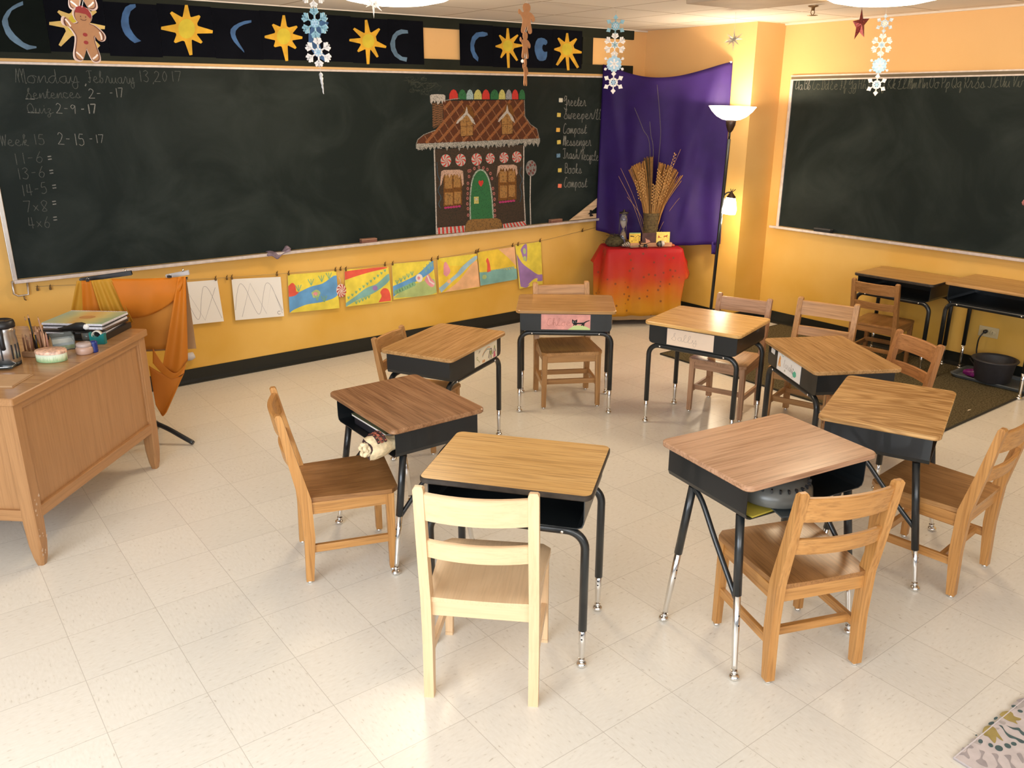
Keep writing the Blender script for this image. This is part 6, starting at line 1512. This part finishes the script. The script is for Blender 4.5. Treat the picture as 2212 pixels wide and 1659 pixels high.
# teal tape dispenser
p = zp(214, 742, DZ); t = thing('tape_dispenser', 'teal plastic tape dispenser at the foot of the paper stack', 'tape dispenser', p, da)
TL = flat('teal_plastic', (.008, .17, .165), .3); mb = MB()
mb.prism([(-.036, -.012, 0), (.034, -.012, 0), (.034, -.012, .052), (.018, -.012, .046), (.004, -.012, .034), (-.010, -.012, .030), (-.024, -.012, .036), (-.036, -.012, .056)], (0, .024, 0), TL); mb.build('body', t)
mb = MB(); mb.lathe([(.020, -.009), (.024, -.009), (.024, .009), (.020, .009)], (-.002, 0, .040), flat('tape_roll', (.62, .60, .52), .3), axis=(0, 1, 0)); mb.build('tape_roll', t)
# the stack of papers, folders and notebooks
S0 = zp(208, 727, DZ)+Vector((cr.x, cr.y, 0)).normalized()*.085; sa = da+.30
def sheet(name, label, cat, cx, cy, z, w_, d_, h, m, rz, group=None, cover=None):
    t = thing(name, label, cat, S0+Vector((E1.x*cx+E2.x*cy, E1.y*cx+E2.y*cy, z)), TT+rz, group)
    mb = MB()
    mb.box((0, 0, h/2), (w_, d_, h), m, bevel=min(.002, h*.3)); mb.build('pages', t)
    return t
FB = flat('black_folder', (.016, .015, .015), .35); FK = flat('brown_folder', (.10, .065, .045), .5); PWB = flat('paper_edges', (.62, .60, .64), .8, var=.2, vscale=200)
c0 = (.05, .16); z = 0
lst = [('ring_binder', 'black ring binder at the bottom of the paper stack', 'binder', .25, .32, .030, FB, .02), ('paper_sheaf', 'sheaf of loose white paper above the bottom black binder', 'paper', .22, .29, .006, PWB, .10), ('folder', 'black folder in the middle of the paper stack', 'folder', .25, .31, .008, FB, -.03), ('folder', 'brown folder in the middle of the paper stack', 'folder', .24, .31, .007, FK, .05),
       ('paper_sheaf', 'thick sheaf of white paper beneath the painted notebook', 'paper', .225, .30, .012, PWB, -.02), ('folder', 'thin black folder just below the white sheets', 'folder', .235, .305, .004, FB, .04)]
for nm, lab, cat, w_, d_, h, m, rz in lst:
    sheet(nm, lab, cat, c0[0]+random.uniform(-.008, .008), c0[1]+random.uniform(-.008, .008), z, w_, d_, h, m, rz); z += h+.0004
tn = sheet('notebook', 'spiral notebook with a yellow and green painted cover on top of the stack', 'notebook', c0[0], c0[1], z, .24, .305, .010, PWB, .0)
CVM = cloth_ramp('painted_cover', [(0, (.30, .42, .27)), (.28, (.62, .55, .24)), (.5, (.66, .42, .15)), (.72, (.60, .56, .27)), (1, (.42, .52, .40))], 1, -.15, .15, .35, .22, 9)
mb = MB(); mb.box((0, 0, .0112), (.236, .300, .0016), CVM); mb.poly([(.03*math.cos(a), -.01+.04*math.sin(a), .0125) for a in [k*PI/8 for k in range(16)]], flat('cover_sun', (.52, .27, .10), .5)); mb.build('painted_cover', tn)
mb = MB()
for k in range(34): 
    x = .122; y = -.145+.29*k/33; mb.tube([(x-.006, y, .0135), (x+.002, y, .014), (x+.005, y, .006), (x+.001, y, -.0005+.002)], .0011, WHITEP, 5)
mb.build('spiral_binding', tn)
# black stapler
p = zp(166, 734, DZ); t = thing('stapler', 'black stapler like rounded object with white tip resting before the stack', 'stapler', p+Vector((0, 0, 0)), da-.05)
mb = MB(); P = []
for x, w_, z0, z1 in ((-.085, .006, .052, .058), (-.07, .016, .048, .060), (-.03, .024, .044, .072), (.01, .028, .044, .086), (.04, .026, .046, .088), (.06, .018, .052, .080)): P.append([(x, w_*.5*math.cos(a), (z0+z1)/2+(z1-z0)/2*math.sin(a)) for a in [k*PI/8 for k in range(16)]])
mb.grid(P, BLACKP, closed_u=True); mb.poly(P[0][::-1], BLACKP); mb.poly(P[-1], BLACKP); mb.build('top', t)
mb = MB(); mb.lathe([(.013, -.006), (.015, .004), (.010, .014), (0, .018)], (.056, 0, .066), WHITEP, axis=(1, 0, -.3)); mb.build('white_tip', t)
mb = MB(); mb.box((-.005, 0, .003), (.15, .034, .006), BLACKP, bevel=.002); mb.box((-.03, 0, .026), (.05, .022, .044), BLACKP, bevel=.004); mb.build('base', t)
# brown envelope and a dark glossy case
p = zp(5, 822, DZ); t = thing('envelope', 'plain brown paper envelope on the near corner of the big desk', 'envelope', p, TT+.10)
KR = flat('kraft', (.50, .31, .16), .8, var=.05, vscale=20); mb = MB(); mb.box((-.01, .02, .0015), (.16, .22, .003), KR); mb.build('back_sheet', t)
mb = MB(); mb.box((-.012, .022, .0045), (.155, .215, .002), KR, rot=Matrix.Rotation(.03, 3, 'Z')); mb.build('flap', t)
p = zp(4, 796, DZ); t = thing('glasses_case', 'dark glossy flat case with bright rim beside the travel mug', 'case', p+Vector((0, 0, .0062)), da+.2)
mb = MB(); mb.box((-.02, 0, .004), (.15, .07, .008), flat('dark_gloss', (.03, .04, .045), .08), bevel=.004); mb.build('body', t)
mb = MB(); mb.tube([(x-.02, y, .0075) for x, y in rrect(.145, .066, .02)]+[(rrect(.145, .066, .02)[0][0]-.02, rrect(.145, .066, .02)[0][1], .0075)], .0015, CHROME, 6); mb.build('rim', t)

# ================================================================== MUSIC STAND UNDER ORANGE SILK
SA, SB = zp(163, 607, .945), zp(402, 597, .945)
sd = (SB-SA); sd.z = 0; sd.normalize(); sn = Vector((sd.y, -sd.x, 0))          # sn faces the room
SC = (SA+SB)/2; SC.z = 0; SC = SC-sn*.02
t = thing('music_stand', 'black tripod music stand hidden under the draped orange silk', 'music stand', SC)
tip = zp(418, 957, .012)
mb = MB()
d0 = Vector((tip.x-SC.x, tip.y-SC.y, 0)); a0 = math.atan2(d0.y, d0.x); R0 = min(.30, d0.length)
mb.tube([(0, 0, .09), (0, 0, .90)], .011, BLACKM, 12); mb.tube([(0, 0, .06), (0, 0, .20)], .016, BLACKM, 12); mb.build('pole', t)
for k in range(3):
    a = a0+k*2*PI/3; c, s_ = math.cos(a), math.sin(a)
    mb = MB(); mb.tube(smooth_path([(.01*c, .01*s_, .115), (.09*c, .09*s_, .085), (R0*.72*c, R0*.72*s_, .045), (R0*c, R0*s_, .012)], 5), [.014]*15+[.012], BLACKM, 10); mb.build('leg', t)
pr = lambda u, w_, z: sd*u-sn*w_+Vector((0, 0, z))
BRD = flat('stand_board', (.40, .23, .10), .6, var=.1, vscale=5)
mb = MB()
mb.prism([pr(-.26, .012, .925), pr(.27, .012, .925), pr(.27, .05, .52), pr(-.26, .05, .52)], -sn*.004, BRD); mb.build('music_desk', t)
mb = MB(); mb.prism([pr(-.26, .018, .925), pr(.27, .018, .925), pr(.27, .018, .915), pr(-.26, .018, .915)], -sn*.05, BLACKM); mb.build('ledge', t)
# binders on its ledge
def binder(label, u0, u1, tilt_, cm, group):
    t = thing('ring_binder', label, 'binder', SC+pr((u0+u1)/2, .042, .927), math.atan2(sd.y, sd.x), group)
    w_ = u1-u0
    for y, mz in ((.0, .0), (-.022, .006)):
        mb = MB(); mb.quadbar((-w_/2, y, .012+tilt_[0]), (w_/2, y, .012+tilt_[1]), .003, .020, .003, .022, cm, (0, 0, 1)); mb.build('cover', t)
    mb = MB(); mb.quadbar((-w_/2+.01, -.011, .010+tilt_[0]), (w_/2-.012, -.011, .010+tilt_[1]), .012, .012, .014, .016, PWB, (0, 0, 1)); mb.build('pages', t)
    mb = MB(); mb.lathe([(.006, -.004), (.009, -.004), (.009, .004), (.006, .004)], (w_/2-.03, -.011, .024+tilt_[1]), CHROME, seg=16, axis=(1, 0, 0)); mb.build('ring', t)
binder('open black ring binder on top of the silk draped stand', -.265, -.005, (.0, .028), FB, 'binders on the music stand')
binder('pale grey ring binder at the right end of the silk draped stand', .165, .285, (.0, .018), flat('pale_binder', (.55, .52, .50), .5), 'binders on the music stand')
# silk
def sp(px, py, off):
    d = ray(px, py); q = (SC+sn*(.03+off)-CAMP).dot(sn)/d.dot(sn); return CAMP+d*q
ORG = cloth_ramp('orange_silk', [(0, (.60, .20, .02)), (.35, (.74, .22, .012)), (.5, (.74, .34, .03)), (.65, (.60, .055, .010)), (1, (.70, .17, .012))], 2, .2, .98, .55, .32, 6, .25)
GLD = cloth_ramp('golden_silk', [(0, (.66, .34, .035)), (.5, (.70, .40, .06)), (1, (.62, .24, .02))], 2, .5, .95, .55, .35, 7, .25)
DIM = cloth_ramp('dim_orange_silk', [(0, (.62, .25, .035)), (.4, (.64, .22, .025)), (.62, (.60, .085, .012)), (1, (.62, .28, .06))], 2, .5, .95, .6, .2, 4, .2)
t = thing('orange_silk', 'orange and gold silk cloth draped and knotted over the music stand', 'cloth', SC+Vector((0, 0, .5)))
def drape(name, top, bot, off, m, amp, fr, ph=0, nu=28, nv=14, bow=0):
    tp = smooth_path([(a, b, 0) for a, b in top], 6); bt = smooth_path([(a, b, 0) for a, b in bot], 6)
    def at(l, u): f = u*(len(l)-1); i = min(int(f), len(l)-2); return l[i].lerp(l[i+1], f-i)
    P = []
    for i in range(nv+1):
        v = i/nv; row = []
        for j in range(nu+1):
            u = j/nu; q = at(tp, u).lerp(at(bt, u), v)
            row.append(sp(q.x, q.y, off+amp*math.sin(fr*2*PI*u+ph+1.3*v)*(.25+.75*v)+bow*math.sin(PI*v)))
        P.append(row)
    mb = MB(); mb.grid(P, m)
    for v in mb.bm.verts: v.co -= t.location
    o = mb.build(name, t); solidify(o, .002); return o
drape('back_fall', [(166, 608), (250, 603), (330, 602), (398, 599)], [(175, 748), (255, 752), (330, 755), (372, 752)], .0, DIM, .006, 3)
drape('left_fall', [(166, 607), (185, 606), (205, 606)], [(148, 694), (190, 720), (236, 730)], .022, GLD, .014, 2.5, .6)
drape('red_fold', [(176, 607), (190, 606), (200, 606)], [(180, 700), (208, 720), (240, 722)], .034, ORG, .010, 1.5, 1.2)
drape('gold_folds', [(196, 606), (215, 604), (240, 602)], [(232, 720), (262, 706), (288, 695)], .038, GLD, .012, 3, 0)
drape('swag', [(238, 602), (300, 602), (360, 600), (399, 598)], [(276, 688), (312, 684), (350, 668), (386, 640)], .030, ORG, .008, 2, 2.0, bow=.02)
drape('right_fall', [(384, 599), (393, 598), (401, 598)], [(350, 798), (380, 806), (406, 778)], .045, ORG, .014, 1.5, .4, nv=22, bow=.015)
drape('wrapped_band', [(330, 752), (352, 786), (378, 806), (402, 786)], [(330, 784), (350, 806), (372, 818), (398, 806)], .060, ORG, .010, 1.2, 0)
drape('tail', [(322, 790), (350, 806), (384, 814), (398, 806)], [(336, 874), (345, 890), (352, 899), (360, 890)], .050, ORG, .008, 1.2, .3)
for px, py in ((190, 607), (366, 599)):
    q = sp(px, py, .030); mb = MB(); mb.box((0, 0, 0), (.020, .020, .012), BLACKP, bevel=.002); mb.tube([(-.008, 0, .004), (0, .012, .012), (.008, 0, .004)], .0012, CHROME, 5)
    o = mb.build('binder_clip'); o.location = q+Vector((0, 0, .004)); tag(o, 'small black clip holding the orange silk on the stand, '+('left one' if px < 300 else 'right one'), 'clip', 'clips on the orange silk')
for (px, py, w_, h, m, lab, nm) in ((410.5, 735, .022, .062, flat('tan_tape', (.36, .24, .08), .6), 'strip of brown tape on the yellow wall beside the orange silk', 'wall_tape'),):
    mb = MB(); mb.box((0, 0, 0), (w_, .001, h), m); o = mb.build(nm); o.location = wf(px, py, .001); tag(o, lab, 'tape')
mb = MB(); mb.lathe([(0, -.03), (.02, -.028), (.028, 0), (.022, .026), (0, .03)], (0, 0, 0), flat('tissue', (.70, .68, .70), .6, trans=.2), axis=(1, 0, .25)); o = mb.build('wall_bump'); o.location = wf(411, 770, .03); tag(o, 'small crumpled white tissue against the wall beside the orange silk', 'tissue')

# ================================================================== ORNAMENTS HANGING FROM THE CEILING
VR = Vector((cr.x, cr.y, 0)).normalized(); FACE = -YAW
FW = flat('flake_white', (.80, .76, .73), .6); FBL = flat('flake_blue', (.22, .42, .52), .6); FPB = flat('flake_pale_blue', (.38, .58, .74), .6); FGL = flat('flake_silver_blue', (.48, .58, .68), .45, var=.3, vscale=90); PEARL = flat('pearl', (.80, .76, .74), .2)
def flake_mesh(R, m, style, mc):
    """Cut card snowflake in the local XZ plane, 4 mm thick."""
    mb = MB(); D = Vector((0, .004, 0)); o = Vector((0, -.002, 0))
    def bar(a, b, w1, w2, mm=m, y=0):
        a, b = Vector((a[0], y, a[1])), Vector((b[0], y, b[1])); d = (b-a).normalized(); x = Vector((d.z, 0, -d.x)); mb.prism([a+x*w1/2+o, b+x*w2/2+o, b-x*w2/2+o, a-x*w1/2+o], D, mm)
    for k in range(6):
        a = PI/2+k*PI/3; u = (math.cos(a), math.sin(a)); P = lambda r, s_=0: (u[0]*r-u[1]*s_, u[1]*r+u[0]*s_)
        if style == 'leaf':
            bar(P(.16*R), P(R), .10*R, .10*R)
            for r0, ln in ((.55, .30), (.75, .24)):
                for s_ in (-1, 1): bar(P(r0*R), P((r0+ln*.75)*R, s_*ln*R), .13*R, .15*R)
            bar(P(.86*R), P(1.0*R), .16*R, .07*R)
        elif style == 'diamond':
            bar(P(.2*R), P(.6*R), .10*R, .10*R); pts = [P(.50*R), P(.72*R, .23*R), P(.80*R, .15*R), P(1.0*R), P(.80*R, -.15*R), P(.72*R, -.23*R)]; mb.prism([Vector((p[0], -.002, p[1])) for p in pts], D, m)
        elif style == 'round':
            bar(P(.5*R), P(.9*R), .08*R, .08*R); c = P(.92*R); mb.lathe([(0, -.004), (.13*R, -.003), (.13*R, .003), (0, .004)], (c[0], 0, c[1]), PEARL, seg=14, axis=(0, -1, 0))
    n = 24
    if style == 'round':
        mb.prism([Vector(((.74 if k % 2 else .62)*R*math.cos(2*PI*k/n), -.002, (.74 if k % 2 else .62)*R*math.sin(2*PI*k/n))) for k in range(n)], D, m)
        for k in range(6): a = PI/2+k*PI/3; bar((0, 0), (.45*R*math.cos(a), .45*R*math.sin(a)), .10*R, .17*R, mc, -.003)
    else:
        q = .40 if style == 'diamond' else .30
        for k in range(12):
            a0, a1 = 2*PI*k/12, 2*PI*(k+1)/12
            mb.prism([Vector((r*R*math.cos(a), -.002, r*R*math.sin(a))) for r, a in ((q, a0), (q, a1), (q*.55, a1), (q*.55, a0))], D, m)
        for k in range(6): a = PI/2+k*PI/3; bar((0, 0), (.26*R*math.cos(a), .26*R*math.sin(a)), .07*R, .12*R, mc, -.0015)
    return mb
def garland(label, top_px, depth, items, mstring, extra=None, name='snowflake_garland', cat='hanging ornament', zc=None):
    o = dp(*top_px, depth); o.z = ZC
    t = thing(name, label, cat, o, FACE)
    Ri = Matrix.Rotation(YAW, 3, 'Z'); prev = Vector((0, 0, 0)); 
    for (px, py, rpx, style, m, mc, rz) in items:
        c = Ri @ (dp(px, py, depth)-o); R = rpx*depth/F_PX
        mb = MB(); mb.tube([prev, c+Vector((0, 0, R*.96))], .0011, mstring, 5); mb.build('thread', t)
        mb = flake_mesh(R, m, style, mc); f = mb.build('snowflake', t); f.location = c; f.rotation_euler = (0, .0, rz); prev = c-Vector((0, 0, R*.96))
    if extra: extra(t, Ri, o, prev, depth)
    return t
THR = flat('nylon_thread', (.60, .56, .52), .5)
garland('string of four blue and white snowflakes hanging in front of the purple cloth', (1331, 26), 5.75, [(1329.5, 56, 23, 'diamond', FBL, FPB, .1), (1328, 97, 24, 'leaf', FW, FBL, 0), (1326.5, 138, 23, 'round', FPB, FW, 0), (1325, 178, 24, 'diamond', FW, FPB, .05)], THR)
garland('string of four white and light blue snowflakes in front of the right hand chalkboard', (1915, 10), 5.35, [(1911, 51, 20, 'diamond', FGL, FW, -.1), (1904.5, 97, 23, 'leaf', FW, FPB, -.06), (1899.5, 141.5, 22, 'round', FPB, FW, -.08), (1893.5, 183, 23, 'diamond', FW, FPB, -.06)], THR)
ICE = flat('icicle_white', (.62, .63, .66), .35, var=.3, vscale=60)
def icicle(t, Ri, o, prev, depth):
    c = Ri @ (dp(692.5, 158, depth)-o); e = Ri @ (dp(699, 203, depth)-o)
    mb = MB(); mb.tube([prev, c+Vector((0, 0, .03)), c], .0011, THR, 5); mb.build('thread', t)
    n = 12; pts = [c.lerp(e, k/n)+Vector((.0008*math.sin(k*2.2), .0006*math.cos(k*2), 0)) for k in range(n+1)]
    mb = MB(); mb.tube(pts, [.006]+[.0085*(1-k/(n+1))*(1+.22*math.sin(k*2.5))+.0012 for k in range(1, n+1)], ICE, 8); mb.build('icicle', t)
garland('string of large white and blue snowflakes ending in an icicle, before the painted suns', (672, -40), 4.1, [(676, -12, 26, 'leaf', FW, FPB, .1), (680, 50, 31, 'leaf', FBL, FPB, -.12), (687.5, 113, 30, 'leaf', FW, FPB, -.1)], THR, icicle)
# gingerbread figures
GB1 = flat('gingerbread', (.40, .19, .085), .7, var=.08, vscale=30); GBD = flat('gingerbread_line', (.13, .045, .025), .8); GBE = flat('card_edge', (.62, .44, .36), .7); ICG = flat('icing', (.78, .66, .58), .6); SCARF = flat('cap_red', (.28, .028, .025), .7)
def ginger(t, c, H, rz, front, roll=0):
    """Flat gingerbread figure H tall, arms out, legs apart."""
    out = [(0, 1), (.10, .985), (.17, .93), (.19, .84), (.16, .76), (.13, .72), (.24, .69), (.38, .63), (.43, .55), (.40, .47), (.31, .45), (.22, .50), (.20, .42), (.23, .28), (.27, .14), (.26, .04), (.18, 0), (.10, .03), (.03, .17), (0, .24)]
    full = out+[(-a, b) for a, b in out[-2:0:-1]]
    wave = [(a, b+(.16 if a < -.28 and .4 < b < .7 else (-.04 if a > .28 and .4 < b < .7 else 0))) for a, b in full]
    pts = [Vector((v.x*H, 0, (v.y-.5)*H)) for v in smooth_path([(a, b, 0) for a, b in wave+[wave[0]]], 3)[:-1]]
    mb = MB(); mb.prism(pts, (0, .004, 0), GBE if front else GB1); g = mb.build('gingerbread_figure', t); g.location = c; g.rotation_euler = (0, roll, rz)
    if front:
        mb = MB(); mb.poly([Vector((v.x*.92, -.0006, v.z*.95)) for v in pts], GBD); mb.poly([Vector((v.x*.84, -.0010, v.z*.92)) for v in pts], GB1); mb.build('face_sheet', g)
        mb = MB(); S_ = lambda a, b, l=0: Vector((a*H, -.0014-.0003*l, (b-.5)*H))
        for a, b, c2, d in ((-.36, .74, -.27, .62), (.30, .58, .33, .44), (-.22, .17, -.10, .06), (.10, .07, .21, .16)): mb.ribbon([S_(a, b), S_((a+c2)/2+.01, (b+d)/2), S_(c2, d)], .032*H, (0, -1, 0), ICG)
        for b in (.50, .36): mb.poly([S_(.05*math.cos(q), b+.035*math.sin(q)) for q in [k*PI/4 for k in range(8)]], SCARF)
        mb.poly([S_(-.16, .88), S_(-.12, .98), S_(0, 1.02), S_(.12, .96), S_(.17, .86), S_(.14, .80), S_(.06, .87), S_(-.06, .88)], SCARF)
        for a in (-.05, .05): mb.poly([S_(a+.012*math.cos(q), .82+.016*math.sin(q)) for q in [k*PI/3 for k in range(6)]], GBD)
        mb.ribbon([S_(-.06, .775), S_(-.02, .755), S_(.03, .757), S_(.06, .78)], .012*H, (0, -1, 0), GBD); mb.build('icing', g)
    return g
def ging(label, top_px, depth, figs, extra=None):
    o = dp(*top_px, depth); o.z = ZC; t = thing('gingerbread_garland', label, 'hanging ornament', o, FACE); Ri = Matrix.Rotation(YAW, 3, 'Z'); prev = Vector((0, 0, 0))
    for px, py, hpx, rz, fr, roll in figs:
        c = Ri @ (dp(px, py, depth)-o); H = hpx*depth/F_PX
        mb = MB()
        for s_ in (-1, 1): mb.tube([prev+Vector((.006*s_, 0, 0)), c+Vector((.004*s_, 0, H*.49))], .0011, WHITEP, 5)
        mb.build('ribbon_thread', t)
        ginger(t, c, H, rz, fr, roll); prev = c-Vector((0, 0, H*.26))
    if extra: extra(t, Ri, o, depth)
ging('gingerbread figure garland with a red capped figure hanging at the upper left', (171, -60), 2.6, [(172, -36, 108, .2, True, 0), (183.5, 75, 112, .98, True, .04)])
def bead(t, Ri, o, depth):
    c = Ri @ (dp(1129, 132, depth)-o); mb = MB(); mb.lathe([(0, -.012), (.009, -.008), (.012, 0), (.009, .008), (0, .012)], c, PEARL, seg=16); mb.build('white_bead', t)
ging('string of three plain brown gingerbread figures turned away, left of the house drawing', (1137, 8), 5.2, [(1138, 40, 61, .80, False, 0), (1135, 98, 54, 1.05, False, 0), (1135.5, 156, 56, 1.32, False, 0)], bead)
# glitter star
o = dp(1863, 4, 5.15); o.z = ZC; t = thing('glitter_star', 'dark red glitter star hanging left of the right hand snowflake string', 'hanging ornament', o, FACE); Ri = Matrix.Rotation(YAW, 3, 'Z')
GRD = flat('red_glitter', (.15, .022, .022), .35, .5, var=.75, vscale=170, bump=.6); SP = lambda x, y, off=0: Ri @ (dp(1800+x*.1326, y*.1326, 5.15)-o)+Vector((0, off, 0))
rim = [(468, 128), (488, 305), (592, 300), (505, 410), (502, 610), (425, 525), (340, 645), (372, 455), (318, 345), (425, 318)]
mb = MB(); ctr_f, ctr_b = SP(440, 400, -.022), SP(440, 400, .022); rp = [SP(*q) for q in rim]
for i in range(10):
    mb.poly([rp[i], ctr_f, rp[(i+1) % 10]], GRD); mb.poly([rp[(i+1) % 10], ctr_b, rp[i]], GRD)
mb.build('star_body', t)
mb = MB(); mb.tube([(0, 0, 0), rp[0]], .0011, GBD, 5); mb.build('thread', t)
# spiky stars
def spiky(label, px, py, depth, rpx, m, n, seed, top):
    o = dp(px, py, depth); o.z = ZC; t = thing('spiky_star', label, 'hanging ornament', o, FACE); Ri = Matrix.Rotation(YAW, 3, 'Z'); c = Ri @ (dp(px, py, depth)-o); r = random.Random(seed); R = rpx*depth/F_PX
    mb = MB(); mb.tube([(0, 0, 0), c], .0009, THR, 5); mb.build('thread', t)
    mb = MB(); mb.lathe([(0, -.012), (.010, -.007), (.013, 0), (.010, .007), (0, .012)], c, m, seg=10)
    dirs = [Vector((0, 0, -1)), Vector((0, 0, 1))]+[Vector((math.cos(a)*math.cos(e), math.sin(a)*math.cos(e), math.sin(e))) for a, e in [(r.random()*6.28, r.uniform(-.7, .7)) for k in range(n)]]
    for k, d in enumerate(dirs):
        L_ = R*(1 if k < 2 else r.uniform(.6, .9)); mb.lathe([(.0055, .004), (.0045, L_*.5), (0, L_)], c, m, seg=6, axis=d, smooth=False)
    mb.build('spikes', t)
spiky('white spiky glitter star at the top edge above the gold suns', 806, 6, 4.2, 31, FW, 22, 1, 0)
spiky('clear spiky crystal star hanging in front of the yellow corner pillar', 1585, 86, 5.9, 25, flat('clear_spikes', (.92, .90, .84), .05, trans=.75), 22, 2, 0)
# paper streamer loop hanging from the ceiling near the pillar
# tip of a pinkish ornament at the right picture edge
o = dp(2212, 437, 4.9); o.z = ZC
t = thing('pink_ornament', 'tip of a pinkish ornament hanging at the right picture edge', 'hanging ornament', o, FACE); c = Ri @ (dp(2218, 437, 4.9)-o)
mb = MB(); mb.tube([(0, 0, 0), c], .0009, THR, 5); mb.build('thread', t)
mb = MB(); mb.lathe([(0, -.024), (.020, -.016), (.026, 0), (.018, .014), (.006, .022), (0, .024)], c, flat('dusty_pink', (.36, .13, .13), .6, var=.4, vscale=60), seg=16); mb.build('bauble', t)
